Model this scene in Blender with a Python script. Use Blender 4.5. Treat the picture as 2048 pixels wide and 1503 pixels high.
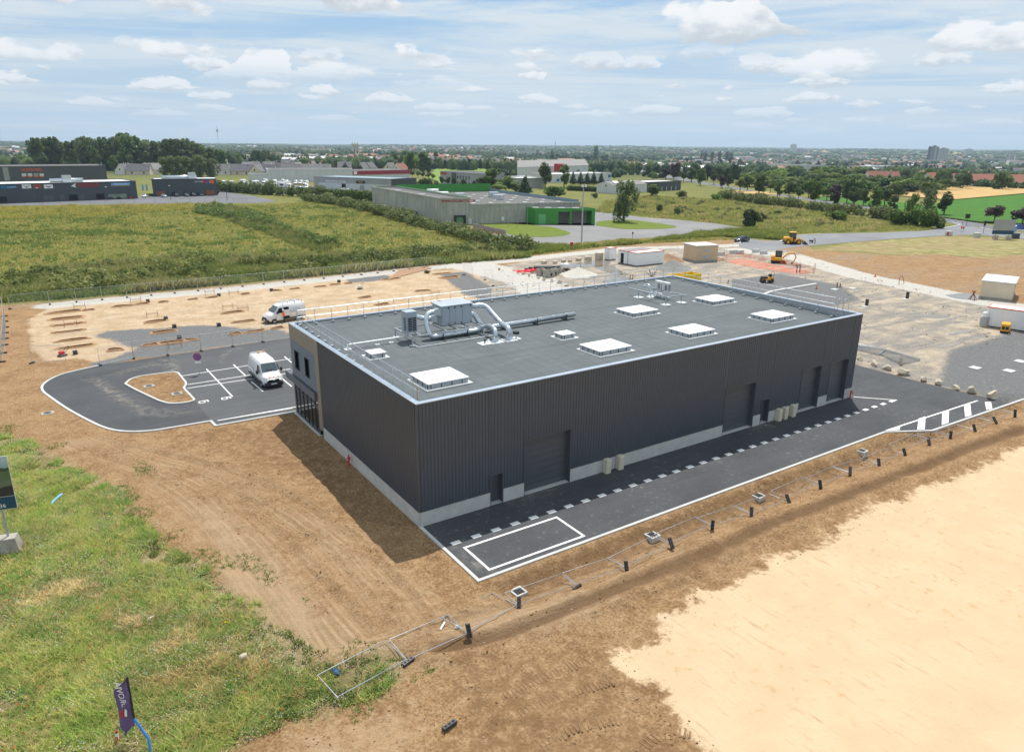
import bpy, bmesh, math, random
import numpy as np
from mathutils import Matrix, Vector, Euler
S = bpy.context.scene
for o in list(bpy.data.objects): bpy.data.objects.remove(o)
R = math.radians
# -- camera
# metres; x runs along the long front of the warehouse, y into its depth, z up
YAW, PITCH, ROLL, FPX = 0.589719577, 0.3084772, -0.00838317, 1454.402
CAM = np.array([-18.115, -37.405, 23.232])
_cy, _sy, _cp, _sp, _cr, _sr = math.cos(YAW), math.sin(YAW), math.cos(PITCH), math.sin(PITCH), math.cos(ROLL), math.sin(ROLL)
RT = np.array([_cy, -_sy, 0.0]); FWH = np.array([_sy, _cy, 0.0])
FW = FWH * _cp + np.array([0, 0, -_sp]); UPV = FWH * _sp + np.array([0, 0, _cp])
CR = _cr * RT - _sr * UPV; CU = _sr * RT + _cr * UPV
cam = bpy.data.cameras.new('camera'); camo = bpy.data.objects.new('camera', cam); S.collection.objects.link(camo)
cam.sensor_width = 36.0; cam.lens = FPX / 2048 * 36.0; cam.clip_start = 0.5; cam.clip_end = 60000
mw = Matrix.Identity(4)
for i in range(3):
    mw[i][0] = CR[i]; mw[i][1] = CU[i]; mw[i][2] = -FW[i]; mw[i][3] = CAM[i]
camo.matrix_world = mw
S.camera = camo
# -- render, exposure
S.render.engine = 'CYCLES'
S.view_settings.view_transform = 'Standard'; S.view_settings.look = 'None'
S.view_settings.exposure = 0.08; S.view_settings.gamma = 1.0; S.view_settings.use_curve_mapping = False
S.render.resolution_x = 1024; S.render.resolution_y = 751
HAZE = 9e-5
S.cycles.max_bounces = 6; S.cycles.transparent_max_bounces = 12; S.cycles.volume_bounces = 0
# -- node helper
class NT:
    def __init__(s, tree): s.t = tree; s.N = tree.nodes; s.L = tree.links
    def n(s, typ, **kw):
        nd = s.N.new('ShaderNode' + typ)
        for k, v in kw.items():
            if k[0] == '_': setattr(nd, k[1:], v)
        for k, v in kw.items():
            if k[0] != '_': s.set(nd.inputs[k.replace('__', ' ')], v)
        return nd
    def set(s, sock, v):
        if isinstance(v, bpy.types.NodeSocket): s.L.new(v, sock)
        else:
            try: sock.default_value = v
            except Exception: sock.default_value = tuple(v) + (1.0,)
    def pos(s): return s.n('NewGeometry').outputs['Position']
    def objc(s): return s.n('TexCoord').outputs['Object']
    def attr(s, name, out='Fac'): return s.n('Attribute', _attribute_name=name).outputs[out]
    def math(s, op, a, b=0.0, c=0.0, clamp=False):
        nd = s.n('Math', _operation=op, _use_clamp=clamp); s.set(nd.inputs[0], a); s.set(nd.inputs[1], b); s.set(nd.inputs[2], c)
        return nd.outputs[0]
    def vmath(s, op, a, b=(0, 0, 0), out=0):
        nd = s.n('VectorMath', _operation=op); s.set(nd.inputs[0], a); s.set(nd.inputs[1], b); return nd.outputs[out]
    def noise(s, vec, scale=1.0, detail=3.0, rough=0.55, dist=0.0, out='Fac'):
        nd = s.n('TexNoise', Scale=scale, Detail=detail, Roughness=rough, Distortion=dist); s.L.new(vec, nd.inputs['Vector']); return nd.outputs[out]
    def mapv(s, vec, rot=0.0, scale=(1, 1, 1), loc=(0, 0, 0)):
        nd = s.n('Mapping'); s.L.new(vec, nd.inputs['Vector']); nd.inputs['Rotation'].default_value = (0, 0, rot)
        nd.inputs['Scale'].default_value = scale; nd.inputs['Location'].default_value = loc; return nd.outputs[0]
    def rng(s, v, a, b, c=0.0, d=1.0, smooth=False):
        nd = s.n('MapRange'); nd.clamp = True
        if smooth: nd.interpolation_type = 'SMOOTHSTEP'
        for i, q in enumerate((v, a, b, c, d)): s.set(nd.inputs[i], q)
        return nd.outputs[0]
    def mix(s, f, a, b, blend='MIX'):
        nd = s.n('Mix', _data_type='RGBA', _blend_type=blend); s.set(nd.inputs[0], f); s.set(nd.inputs[6], a); s.set(nd.inputs[7], b); return nd.outputs[2]
    def bump(s, h, strength=0.3, dist=0.1):
        nd = s.n('Bump', Strength=strength, Distance=dist); s.L.new(h, nd.inputs['Height']); return nd.outputs[0]
# -- sky
SUN_EL, SUN_AZ = R(62.4), R(45.9)      # towards the sun: 45.9 degrees from +y to +x
w = bpy.data.worlds.new('World'); S.world = w; w.use_nodes = True
t = NT(w.node_tree); t.N.clear()
sky = t.n('TexSky', _sky_type='NISHITA', _sun_disc=False, _sun_elevation=SUN_EL, _sun_rotation=SUN_AZ, _altitude=80.0, _air_density=1.0, _dust_density=1.2, _ozone_density=1.3)
d = t.n('TexCoord').outputs['Generated']
sx = t.n('SeparateXYZ'); t.L.new(d, sx.inputs[0])
el = t.math('MAXIMUM', sx.outputs[2], 0.0005)
az = t.math('ARCTAN2', sx.outputs[0], sx.outputs[1])
# cumulus: separate heaps with flat bases and ragged tops, smaller and closer towards the horizon
lh = t.math('LOGARITHM', t.math('ADD', el, 0.03), 2.718)
def heaps(sa, sl, ox, oy, p0, rmax):
    v = t.n('CombineXYZ'); t.set(v.inputs[0], t.math('MULTIPLY_ADD', az, sa, ox)); t.set(v.inputs[1], t.math('MULTIPLY_ADD', lh, sl, oy)); v = v.outputs[0]
    wn = t.vmath('SCALE', t.vmath('SUBTRACT', t.noise(v, 1.6, 3, .6, 0, 'Color'), (.5, .5, .5))); wn.node.inputs['Scale'].default_value = .55
    vw = t.vmath('ADD', v, wn); vo = t.n('TexVoronoi', _voronoi_dimensions='2D', Scale=1.0); t.L.new(vw, vo.inputs['Vector'])
    rel = t.n('SeparateXYZ'); t.L.new(t.vmath('SUBTRACT', vw, vo.outputs['Position']), rel.inputs[0]); cc = t.n('SeparateXYZ'); t.L.new(vo.outputs['Color'], cc.inputs[0])
    y = rel.outputs[1]; yy = t.math('ADD', t.math('MULTIPLY', t.math('MAXIMUM', y, 0), 1.15), t.math('MULTIPLY', t.math('MAXIMUM', t.math('MULTIPLY', y, -1), 0), 2.3))
    ln = t.math('SQRT', t.math('ADD', t.math('MULTIPLY', rel.outputs[0], rel.outputs[0]), t.math('MULTIPLY', yy, yy)))
    rr = t.rng(cc.outputs[0], p0, 1.0, -.12, rmax); fb = t.math('SUBTRACT', t.noise(v, 4.2, 7, .6), .5)
    den = t.math('ADD', t.math('SUBTRACT', rr, ln), t.math('MULTIPLY', fb, .62))
    return t.rng(den, -.01, .13, 0, 1, True), t.rng(t.math('ADD', t.math('MULTIPLY', y, 2.2), t.math('MULTIPLY', fb, 1.6)), -.42, .30, 0, 1, True)
A1, S1 = heaps(6.6, 2.1, 3.1, 1.7, -.35, .74); A2, S2 = heaps(15.0, 3.8, 8.4, 5.2, -.25, .64)
k1 = t.rng(el, .055, .10, 0, 1, True); k2 = t.rng(el, .085, .13, 1, 0, True)
A1 = t.math('MULTIPLY', A1, k1); A2 = t.math('MULTIPLY', A2, t.math('MULTIPLY', k2, t.rng(el, .006, .06, .2, .9)))
v3 = t.n('CombineXYZ'); t.set(v3.inputs[0], t.math('MULTIPLY', az, 2.6)); t.set(v3.inputs[1], t.math('MULTIPLY', lh, 4.2)); t.set(v3.inputs[2], 9.0)
vr = t.n('Mapping'); t.L.new(v3.outputs[0], vr.inputs[0]); vr.inputs['Rotation'].default_value = (0, 0, 0.35)
veil = t.rng(t.noise(vr.outputs[0], 1.0, 9.0, 0.64, 0.7), 0.34, 0.60, 0.18, 0.96, True)
hz = t.rng(el, 0.0, 0.15, 1.0, 0.0)
c1 = t.mix(veil, t.mix(.75, sky.outputs[0], (2.2, 5.0, 8.3)), (7.3, 8.0, 8.45))
c2 = t.mix(t.math('MULTIPLY', hz, 0.72), c1, (6.7, 7.5, 8.0))
CT = (9.6, 9.65, 9.7); CB = (6.0, 6.5, 6.95)
c3 = t.mix(A2, c2, t.mix(S2, CB, CT)); c3 = t.mix(A1, c3, t.mix(S1, CB, CT))
bg = t.n('Background', Strength=0.095); t.L.new(c3, bg.inputs[0])
t.L.new(bg.outputs[0], t.n('OutputWorld').inputs[0])
# -- sun
sl = bpy.data.lights.new('sun', 'SUN'); sl.energy = 4.8; sl.angle = R(0.53); sl.color = (1.0, 0.955, 0.89)
so = bpy.data.objects.new('sun', sl); S.collection.objects.link(so)
sd = Vector((math.sin(SUN_AZ) * math.cos(SUN_EL), math.cos(SUN_AZ) * math.cos(SUN_EL), math.sin(SUN_EL)))
so.rotation_euler = sd.to_track_quat('Z', 'Y').to_euler(); so.location = (60, 60, 120)
# -- terrain and pixel -> ground
rng = np.random.default_rng(7); random.seed(7)
def sstep(a, b, x):
    u = np.clip((x - a) / (b - a), 0, 1); return u * u * (3 - 2 * u)
def T(x, y):
    """height of the land: level near the site, a shallow valley with the town beyond, low hills on the horizon"""
    x = np.asarray(x, float); y = np.asarray(y, float)
    dx = x - CAM[0]; dy = y - CAM[1]
    d = np.hypot(dx, dy) + 1e-6
    a = np.arctan2(dx * RT[0] + dy * RT[1], dx * FWH[0] + dy * FWH[1])
    dep = 6 + 15 * sstep(-0.25, 0.45, a)
    z = -dep * sstep(480, 1500, d)
    ridge = 6 * np.sin(a * 9 + 1.0) + 4 * np.sin(a * 23 + d * 0.0007) + 3 * np.sin(a * 41 + 2.0)
    z = z + sstep(2300, 7000, d) * (dep + 2 + ridge * 0.8)
    return z
_tt = np.exp(np.linspace(math.log(22), math.log(12000), 1600))
def ray(px, py):
    x = (px - 1024) / FPX; y = -(py - 751.5) / FPX
    v = FW + x * CR + y * CU
    return v / np.linalg.norm(v)
def G(px, py, z=None):
    v = ray(px, py)
    if z is not None:
        k = (z - CAM[2]) / v[2]; return Vector(CAM + v * k)
    P = CAM[None] + v[None] * _tt[:, None]
    h = P[:, 2] - T(P[:, 0], P[:, 1])
    i = int(np.argmax(h <= 0)) if (h <= 0).any() else len(_tt) - 1
    if i == 0: i = 1
    k = h[i - 1] / (h[i - 1] - h[i]) if h[i - 1] != h[i] else 0
    p = P[i - 1] + (P[i] - P[i - 1]) * k
    return Vector((p[0], p[1], float(T(p[0], p[1]))))
def G2(px, py, z=None):
    p = G(px, py, z); return (p.x, p.y)
def mpp(p):      # metres seen by one photo pixel at a place
    return float(np.dot(np.array(p) - CAM, FW)) / FPX
def AT(px, py, dist):    # point on a pixel's ray at a distance along the view
    v = ray(px, py); return Vector(CAM + v * (dist / float(np.dot(v, FW))))
def up_at(base, py):     # height above base reached by photo row py straight over it
    b = np.array(base); lo, hi = 0.0, 200.0
    for _ in range(40):
        m = (lo + hi) / 2; q = b + np.array([0, 0, m]) - CAM
        yy = 751.5 - FPX * np.dot(q, CU) / np.dot(q, FW)
        if yy > py: lo = m
        else: hi = m
    return lo
# -- objects
COL = S.collection
_u = 'first second third fourth fifth sixth seventh eighth ninth tenth eleventh twelfth thirteenth fourteenth fifteenth sixteenth seventeenth eighteenth nineteenth twentieth'.split()
ORD = _u + ['twenty-' + q for q in _u[:9]] + ['thirtieth'] + ['thirty-' + q for q in _u[:9]]
def tag(o, label=None, cat=None, group=None, kind=None):
    if label: o['label'] = label
    if cat: o['category'] = cat
    if group: o['group'] = group
    if kind: o['kind'] = kind
    return o
def thing(name, label, cat, loc=(0, 0, 0), rz=0.0, group=None):
    o = bpy.data.objects.new(name, None); COL.objects.link(o); o.empty_display_size = 0.2
    o.location = loc; o.rotation_euler = (0, 0, rz)
    return tag(o, label, cat, group)
def copy_tree(o, parent=None):
    c = o.copy(); COL.objects.link(c); c.parent = parent
    for ch in list(o.children): copy_tree(ch, c)
    return c
def dup(o, loc, rz=0.0, label=None, sc=None, group=None):
    c = copy_tree(o); c.location = loc; c.rotation_euler = (0, 0, rz)
    if sc is not None: c.scale = sc if hasattr(sc, '__len__') else (sc, sc, sc)
    if label: c['label'] = label
    if group: c['group'] = group
    return c
class MB:
    def __init__(s): s.v = []; s.f = []; s.M = Matrix.Identity(4)
    def at(s, loc=(0, 0, 0), rz=0.0, rx=0.0, ry=0.0):
        s.M = Matrix.Translation(loc) @ Euler((rx, ry, rz)).to_matrix().to_4x4(); return s
    def add(s, vs, fs):
        n = len(s.v); s.v += [tuple(s.M @ Vector(p)) for p in vs]; s.f += [tuple(n + i for i in q) for q in fs]; return s
    def box(s, x0, x1, y0, y1, z0, z1):
        return s.add([(x0, y0, z0), (x1, y0, z0), (x1, y1, z0), (x0, y1, z0), (x0, y0, z1), (x1, y0, z1), (x1, y1, z1), (x0, y1, z1)],
                     [(0, 3, 2, 1), (4, 5, 6, 7), (0, 1, 5, 4), (1, 2, 6, 5), (2, 3, 7, 6), (3, 0, 4, 7)])
    def bbox(s, x0, x1, y0, y1, z0, z1, b=0.03):    # box with chamfered upright edges and top
        p = [(x0 + b, y0), (x1 - b, y0), (x1, y0 + b), (x1, y1 - b), (x1 - b, y1), (x0 + b, y1), (x0, y1 - b), (x0, y0 + b)]
        cx, cy = (x0 + x1) / 2, (y0 + y1) / 2
        q = [(cx + (a - cx) * (1 - b / max(.01, (x1 - x0) / 2)), cy + (c - cy) * (1 - b / max(.01, (y1 - y0) / 2))) for a, c in p]
        vs = [(a, c, z0) for a, c in p] + [(a, c, z1 - b) for a, c in p] + [(a, c, z1) for a, c in q]
        fs = [tuple(range(7, -1, -1)), tuple(range(16, 24))]
        for k in (0, 8):
            for i in range(8): j = (i + 1) % 8; fs.append((k + i, k + j, k + 8 + j, k + 8 + i))
        return s.add(vs, fs)
    def quad(s, *p): return s.add(list(p), [tuple(range(len(p)))])
    def prism(s, poly, z0, z1):
        n = len(poly)
        a = sum(poly[i][0] * poly[(i + 1) % n][1] - poly[(i + 1) % n][0] * poly[i][1] for i in range(n))
        if a < 0: poly = poly[::-1]
        return s.add([(x, y, z0) for x, y in poly] + [(x, y, z1) for x, y in poly],
                     [tuple(range(n - 1, -1, -1)), tuple(range(n, 2 * n))] + [(i, (i + 1) % n, n + (i + 1) % n, n + i) for i in range(n)])
    def cyl(s, p0, p1, r, n=8, r1=None, cap=True):
        p0 = Vector(p0); p1 = Vector(p1); r1 = r if r1 is None else r1
        d = (p1 - p0).normalized(); a = d.orthogonal().normalized(); b = d.cross(a)
        vs = [p0 + (a * math.cos(2 * math.pi * i / n) + b * math.sin(2 * math.pi * i / n)) * r for i in range(n)]
        vs += [p1 + (a * math.cos(2 * math.pi * i / n) + b * math.sin(2 * math.pi * i / n)) * r1 for i in range(n)]
        fs = [(i, (i + 1) % n, n + (i + 1) % n, n + i) for i in range(n)]
        if cap: fs += [tuple(range(n - 1, -1, -1)), tuple(range(n, 2 * n))]
        return s.add(vs, fs)
    def tube(s, path, r, n=10, rs=None, cap=True):
        P = [Vector(p) for p in path]; m = len(P); vs = []; fs = []; a = None
        for k in range(m):
            d = ((P[min(k + 1, m - 1)] - P[k]).normalized() + (P[k] - P[max(k - 1, 0)]).normalized()).normalized()
            if a is None: a = d.orthogonal().normalized()
            a = (a - d * a.dot(d)).normalized(); b = d.cross(a); rr = rs[k] if rs else r
            vs += [P[k] + (a * math.cos(2 * math.pi * i / n) + b * math.sin(2 * math.pi * i / n)) * rr for i in range(n)]
        for k in range(m - 1):
            fs += [(k * n + i, k * n + (i + 1) % n, (k + 1) * n + (i + 1) % n, (k + 1) * n + i) for i in range(n)]
        if cap: fs += [tuple(range(n - 1, -1, -1)), tuple(range((m - 1) * n, m * n))]
        return s.add(vs, fs)
    def build(s, name, mat, parent=None, smooth=False, kind=None):
        me = bpy.data.meshes.new(name); me.from_pydata(s.v, [], s.f)
        if isinstance(mat, str): mat = M[mat]
        me.materials.append(mat)
        if smooth: me.polygons.foreach_set('use_smooth', [True] * len(me.polygons))
        o = bpy.data.objects.new(name, me); COL.objects.link(o); o.parent = parent
        if kind: o['kind'] = kind
        return o
def bend(pts, rad=0.4, n=5):
    """round the corners of a polyline"""
    P = [Vector(p) for p in pts]; out = [P[0]]
    for i in range(1, len(P) - 1):
        a = (P[i - 1] - P[i]); b = (P[i + 1] - P[i]); r = min(rad, a.length * .48, b.length * .48)
        q0 = P[i] + a.normalized() * r; q1 = P[i] + b.normalized() * r
        for k in range(n + 1):
            u = k / n; out.append(q0 * (1 - u) ** 2 + P[i] * 2 * u * (1 - u) + q1 * u * u)
    out.append(P[-1]); return out
def np_mesh(name, V, F, mat, parent=None, attrs=None, smooth=False, col=None):
    me = bpy.data.meshes.new(name); V = np.asarray(V, np.float32); F = np.asarray(F, np.int32); k = F.shape[1]
    me.vertices.add(len(V)); me.vertices.foreach_set('co', V.ravel())
    me.loops.add(F.size); me.loops.foreach_set('vertex_index', F.ravel())
    me.polygons.add(len(F)); me.polygons.foreach_set('loop_start', np.arange(0, F.size, k, dtype=np.int32))
    me.polygons.foreach_set('loop_total', np.full(len(F), k, np.int32))
    if smooth: me.polygons.foreach_set('use_smooth', np.ones(len(F), bool))
    me.update(calc_edges=True)
    for a, v in (attrs or {}).items():
        at = me.attributes.new(a, 'FLOAT', 'POINT'); at.data.foreach_set('value', np.asarray(v, np.float32))
    if col is not None:
        at = me.attributes.new('col', 'FLOAT_COLOR', 'POINT')
        c4 = np.ones((len(V), 4), np.float32); c4[:, :3] = col; at.data.foreach_set('color', c4.ravel())
    me.materials.append(M[mat] if isinstance(mat, str) else mat)
    if name is None: return me
    o = bpy.data.objects.new(name, me); COL.objects.link(o); o.parent = parent
    return o
def sdf(poly, X, Y):
    """signed distance to a polygon, positive inside"""
    P = np.asarray(poly, float); X = np.asarray(X, float); Y = np.asarray(Y, float)
    dmin = np.full(X.shape, 1e9); ins = np.zeros(X.shape, bool)
    for i in range(len(P)):
        ax, ay = P[i]; bx, by = P[(i + 1) % len(P)]
        ex, ey = bx - ax, by - ay; L = ex * ex + ey * ey + 1e-12
        tt = np.clip(((X - ax) * ex + (Y - ay) * ey) / L, 0, 1)
        dmin = np.minimum(dmin, (X - ax - tt * ex) ** 2 + (Y - ay - tt * ey) ** 2)
        c = ((ay > Y) != (by > Y)) & (X < (bx - ax) * (Y - ay) / (by - ay + 1e-12) + ax)
        ins ^= c
    return np.sqrt(dmin) * np.where(ins, 1, -1)
def pld(line, X, Y):
    """distance to a polyline"""
    dmin = np.full(np.shape(X), 1e9)
    for (ax, ay), (bx, by) in zip(line[:-1], line[1:]):
        ex, ey = bx - ax, by - ay; L = ex * ex + ey * ey + 1e-12
        tt = np.clip(((X - ax) * ex + (Y - ay) * ey) / L, 0, 1)
        dmin = np.minimum(dmin, (X - ax - tt * ex) ** 2 + (Y - ay - tt * ey) ** 2)
    return np.sqrt(dmin)
def vnoise(X, Y, sc, seed=0):
    """cheap smooth value noise"""
    x = X / sc + seed * 17.3; y = Y / sc - seed * 9.1
    xi = np.floor(x); yi = np.floor(y); fx = x - xi; fy = y - yi
    fx = fx * fx * (3 - 2 * fx); fy = fy * fy * (3 - 2 * fy)
    def h(a, b):
        q = np.sin(a * 127.1 + b * 311.7 + seed * 74.7) * 43758.5453; return q - np.floor(q)
    return (h(xi, yi) * (1 - fx) + h(xi + 1, yi) * fx) * (1 - fy) + (h(xi, yi + 1) * (1 - fx) + h(xi + 1, yi + 1) * fx) * fy
def px(*pts):    # photo pixels -> ground polygon
    return [G2(a, b) for a, b in pts]
# -- materials
M = {}
def mat(name, col, rough=0.6, metal=0.0, var=0.12, scale=2.0, bump=0.0, bscale=30.0, spec=0.5, obj=False, trans=0.0, coat=0.0, rv=0.0, stretch=(1, 1, 1)):
    m = bpy.data.materials.new(name); m.use_nodes = True; t = NT(m.node_tree); b = t.N['Principled BSDF']
    p = t.objc() if obj else t.pos()
    p = t.mapv(p, 0, stretch)
    n = t.noise(p, scale, 5.0, 0.6)
    lo = tuple(c * (1 - var) for c in col); hi = tuple(min(1, c * (1 + var)) for c in col)
    c = t.mix(t.rng(n, 0.3, 0.7), lo, hi)
    if rv:
        r = t.n('ObjectInfo').outputs['Random']
        c = t.mix(1.0, c, t.n('CombineColor', Red=t.rng(r, 0, 1, 1 - rv, 1 + rv), Green=t.rng(r, 0, 1, 1 - rv, 1 + rv), Blue=t.rng(r, 0, 1, 1 - rv, 1 + rv)).outputs[0], 'MULTIPLY')
    t.L.new(c, b.inputs['Base Color']); b.inputs['Metallic'].default_value = metal
    t.L.new(t.rng(n, 0.2, 0.8, max(0, rough - 0.07), min(1, rough + 0.07)), b.inputs['Roughness'])
    b.inputs['Specular IOR Level'].default_value = spec
    if coat: b.inputs['Coat Weight'].default_value = coat; b.inputs['Coat Roughness'].default_value = 0.08
    if bump: t.L.new(t.bump(t.noise(p, bscale, 4.0, 0.6), bump, 0.02), b.inputs['Normal'])
    M[name] = m; return m
def glassmat(name, col, rough=0.04, alpha=0.0):
    m = bpy.data.materials.new(name); m.use_nodes = True; t = NT(m.node_tree); b = t.N['Principled BSDF']
    n = t.noise(t.pos(), 0.7, 2.0)
    t.L.new(t.mix(n, tuple(c * 0.7 for c in col), tuple(c * 1.3 for c in col)), b.inputs['Base Color'])
    b.inputs['Roughness'].default_value = rough; b.inputs['Specular IOR Level'].default_value = 0.9
    if alpha:
        b.inputs['Alpha'].default_value = alpha
    M[name] = m; return m
def foliage(name, a, b2, c2, scale=0.35, hue=0.0):
    """leaf material: light and dark clumps, some variation from plant to plant, light let through the leaf"""
    m = bpy.data.materials.new(name); m.use_nodes = True; t = NT(m.node_tree); bs = t.N['Principled BSDF']
    n = t.noise(t.pos(), scale, 3.0, 0.6); n2 = t.noise(t.pos(), scale * 6, 2.0, 0.6)
    a, b2, c2 = [tuple(q * 1.9 for q in z) for z in (a, b2, c2)]; c = t.mix(t.rng(n, 0.35, 0.65), a, b2); c = t.mix(t.math('MULTIPLY', t.rng(n2, 0.5, 0.75), 0.6), c, c2)
    r = t.n('ObjectInfo').outputs['Random']
    hs = t.n('HueSaturation', Hue=t.rng(r, 0, 1, 0.485, 0.515), Saturation=t.rng(t.math('FRACT', t.math('MULTIPLY', r, 7.3)), 0, 1, 0.85, 1.1), Value=t.rng(t.math('FRACT', t.math('MULTIPLY', r, 3.1)), 0, 1, 0.8, 1.2), Color=c)
    t.L.new(hs.outputs[0], bs.inputs['Base Color']); bs.inputs['Roughness'].default_value = 0.6; bs.inputs['Specular IOR Level'].default_value = 0.25
    tr = t.n('BsdfTranslucent'); t.L.new(hs.outputs[0], tr.inputs[0])
    ms = t.n('MixShader'); ms.inputs[0].default_value = 0.4; t.L.new(bs.outputs[0], ms.inputs[1]); t.L.new(tr.outputs[0], ms.inputs[2])
    t.L.new(ms.outputs[0], t.N['Material Output'].inputs[0]); M[name] = m; return m
def vcol(name, rough=0.8, trans=0.3, var=0.25):
    """material that takes its own colour from the piece (attribute col)"""
    m = bpy.data.materials.new(name); m.use_nodes = True; t = NT(m.node_tree); bs = t.N['Principled BSDF']
    c = t.attr('col', 'Color'); n = t.noise(t.pos(), 0.5, 3.0)
    c = t.mix(1.0, c, t.mix(n, (1 - var,) * 3, (1 + var,) * 3), 'MULTIPLY')
    t.L.new(c, bs.inputs['Base Color']); bs.inputs['Roughness'].default_value = rough; bs.inputs['Specular IOR Level'].default_value = 0.2
    if trans:
        tr = t.n('BsdfTranslucent'); t.L.new(c, tr.inputs[0]); ms = t.n('MixShader'); ms.inputs[0].default_value = trans
        t.L.new(bs.outputs[0], ms.inputs[1]); t.L.new(tr.outputs[0], ms.inputs[2]); t.L.new(ms.outputs[0], t.N['Material Output'].inputs[0])
    M[name] = m; return m
mat('clad_dark', (0.062, 0.074, 0.096), 0.42, 0.0, 0.06, 0.6, spec=0.6)
mat('clad_door', (0.085, 0.092, 0.105), 0.4, 0.0, 0.05, 0.8)
mat('clad_slat', (0.10, 0.115, 0.135), 0.4, 0.0, 0.06, 0.8)
mat('panel_beige', (0.25, 0.225, 0.19), 0.55, 0, 0.06, 0.8)
mat('coping', (0.36, 0.42, 0.50), 0.35, 0.25, 0.05, 0.7)
mat('concrete', (0.50, 0.50, 0.48), 0.8, 0, 0.10, 1.3, 0.15, 25)
mat('concrete_old', (0.34, 0.315, 0.27), 0.85, 0, 0.22, 1.6, 0.35, 18)
mat('galv', (0.56, 0.61, 0.65), 0.32, 0.85, 0.10, 3.0)
mat('galv_matt', (0.42, 0.45, 0.48), 0.5, 0.5, 0.10, 3.0)
mat('ahu_grey', (0.36, 0.41, 0.46), 0.45, 0.1, 0.05, 1.0)
mat('white_paint', (0.80, 0.80, 0.79), 0.6, 0, 0.05, 4.0)
mat('white_sheet', (0.80, 0.82, 0.83), 0.35, 0, 0.03, 1.5)
mat('white_old', (0.62, 0.63, 0.62), 0.6, 0, 0.10, 1.5)
mat('black', (0.015, 0.015, 0.017), 0.55, 0, 0.2, 3.0)
mat('black_plastic', (0.03, 0.03, 0.032), 0.5, 0, 0.25, 3.0)
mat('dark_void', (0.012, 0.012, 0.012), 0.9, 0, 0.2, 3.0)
mat('rubber', (0.02, 0.02, 0.02), 0.8, 0, 0.2, 6.0)
mat('red', (0.55, 0.02, 0.02), 0.45, 0, 0.1, 2.0)
mat('orange_hi', (0.95, 0.20, 0.02), 0.6, 0, 0.1, 2.0)
mat('yellow_machine', (0.75, 0.36, 0.015), 0.4, 0, 0.1, 2.0)
mat('yellow_skip', (0.74, 0.53, 0.01), 0.45, 0, 0.08, 1.2)
mat('beige_cab', (0.62, 0.57, 0.45), 0.5, 0, 0.05, 2.0)
mat('cream_render', (0.66, 0.57, 0.42), 0.8, 0, 0.06, 1.0)
mat('tan_render', (0.56, 0.43, 0.28), 0.8, 0, 0.06, 1.0)
mat('blue', (0.02, 0.16, 0.50), 0.45, 0, 0.1, 2.0)
mat('car_white', (0.80, 0.80, 0.80), 0.25, 0, 0.03, 1.0, coat=0.6)
mat('car_black', (0.012, 0.013, 0.016), 0.2, 0, 0.1, 1.0, coat=0.8)
mat('car_silver', (0.45, 0.47, 0.50), 0.25, 0.4, 0.05, 1.0, coat=0.6)
mat('car_blue', (0.03, 0.10, 0.42), 0.25, 0, 0.05, 1.0, coat=0.6)
mat('car_grey', (0.06, 0.065, 0.075), 0.25, 0, 0.05, 1.0, coat=0.6)
glassmat('glass_dark', (0.012, 0.016, 0.02)); glassmat('glass_sky', (0.05, 0.075, 0.085)); glassmat('glass_curtain', (0.02, 0.028, 0.032), 0.02)
mat('lamp_white', (0.8, 0.8, 0.78), 0.15, 0, 0.02, 1.0)
mat('bark', (0.10, 0.075, 0.05), 0.9, 0, 0.25, 2.0)
mat('steel_dark', (0.06, 0.065, 0.07), 0.5, 0.3, 0.1, 2.0)
mat('skin', (0.45, 0.27, 0.19), 0.6, 0, 0.05, 2.0)
mat('trousers', (0.02, 0.022, 0.03), 0.85, 0, 0.2, 6.0)
mat('rust', (0.25, 0.10, 0.045), 0.85, 0, 0.25, 3.0)
mat('wood', (0.40, 0.26, 0.13), 0.8, 0, 0.2, 3.0)
mat('stone', (0.50, 0.43, 0.33), 0.9, 0, 0.28, 1.4, 0.6, 9)
mat('plate_steel', (0.30, 0.17, 0.09), 0.7, 0.2, 0.15, 1.0)
# -- zones of the ground (photo pixels -> metres)
Z_DIRT = px((-600, 590), (0, 611), (130, 601), (480, 569), (850, 531), (1060, 512), (1250, 489), (1470, 479), (1600, 482), (1625, 499), (1720, 506), (1800, 512), (1860, 506), (1930, 514), (2048, 508), (2600, 500), (3200, 900), (3000, 2300), (-1500, 2300), (-1500, 700))
Z_MEADOW = px((-700, 845), (0, 868), (60, 884), (120, 925), (165, 945), (250, 985), (280, 1030), (335, 1095), (400, 1120), (450, 1180), (520, 1205), (545, 1255), (600, 1290), (650, 1305), (700, 1320), (770, 1305), (815, 1318), (800, 1350), (775, 1385), (700, 1410), (640, 1425), (575, 1440), (520, 1475), (440, 1530), (300, 1640), (-700, 1700))
Z_SAND = px((2600, 700), (2048, 888), (1960, 933), (1880, 963), (1760, 1008), (1690, 1042), (1640, 1093), (1590, 1092), (1555, 1112), (1500, 1150), (1450, 1178), (1400, 1182), (1370, 1208), (1330, 1240), (1322, 1272), (1275, 1292), (1215, 1302), (1255, 1352), (1300, 1372), (1340, 1412), (1372, 1462), (1440, 1510), (1600, 1800), (3000, 1800))
Z_PAD = px((56, 640), (108, 611), (640, 560), (860, 541), (950, 538), (990, 556), (985, 590), (900, 640), (600, 672), (466, 690), (336, 709), (270, 714), (212, 728), (150, 716), (92, 722), (62, 700))
Z_YARD = px((960, 540), (1060, 521), (1250, 496), (1480, 488), (1590, 503), (1700, 545), (1950, 598), (2048, 618), (2500, 690), (2500, 860), (2048, 800), (2014, 806), (1973, 795), (1709, 729), (1600, 700), (1200, 650), (960, 600))
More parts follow.
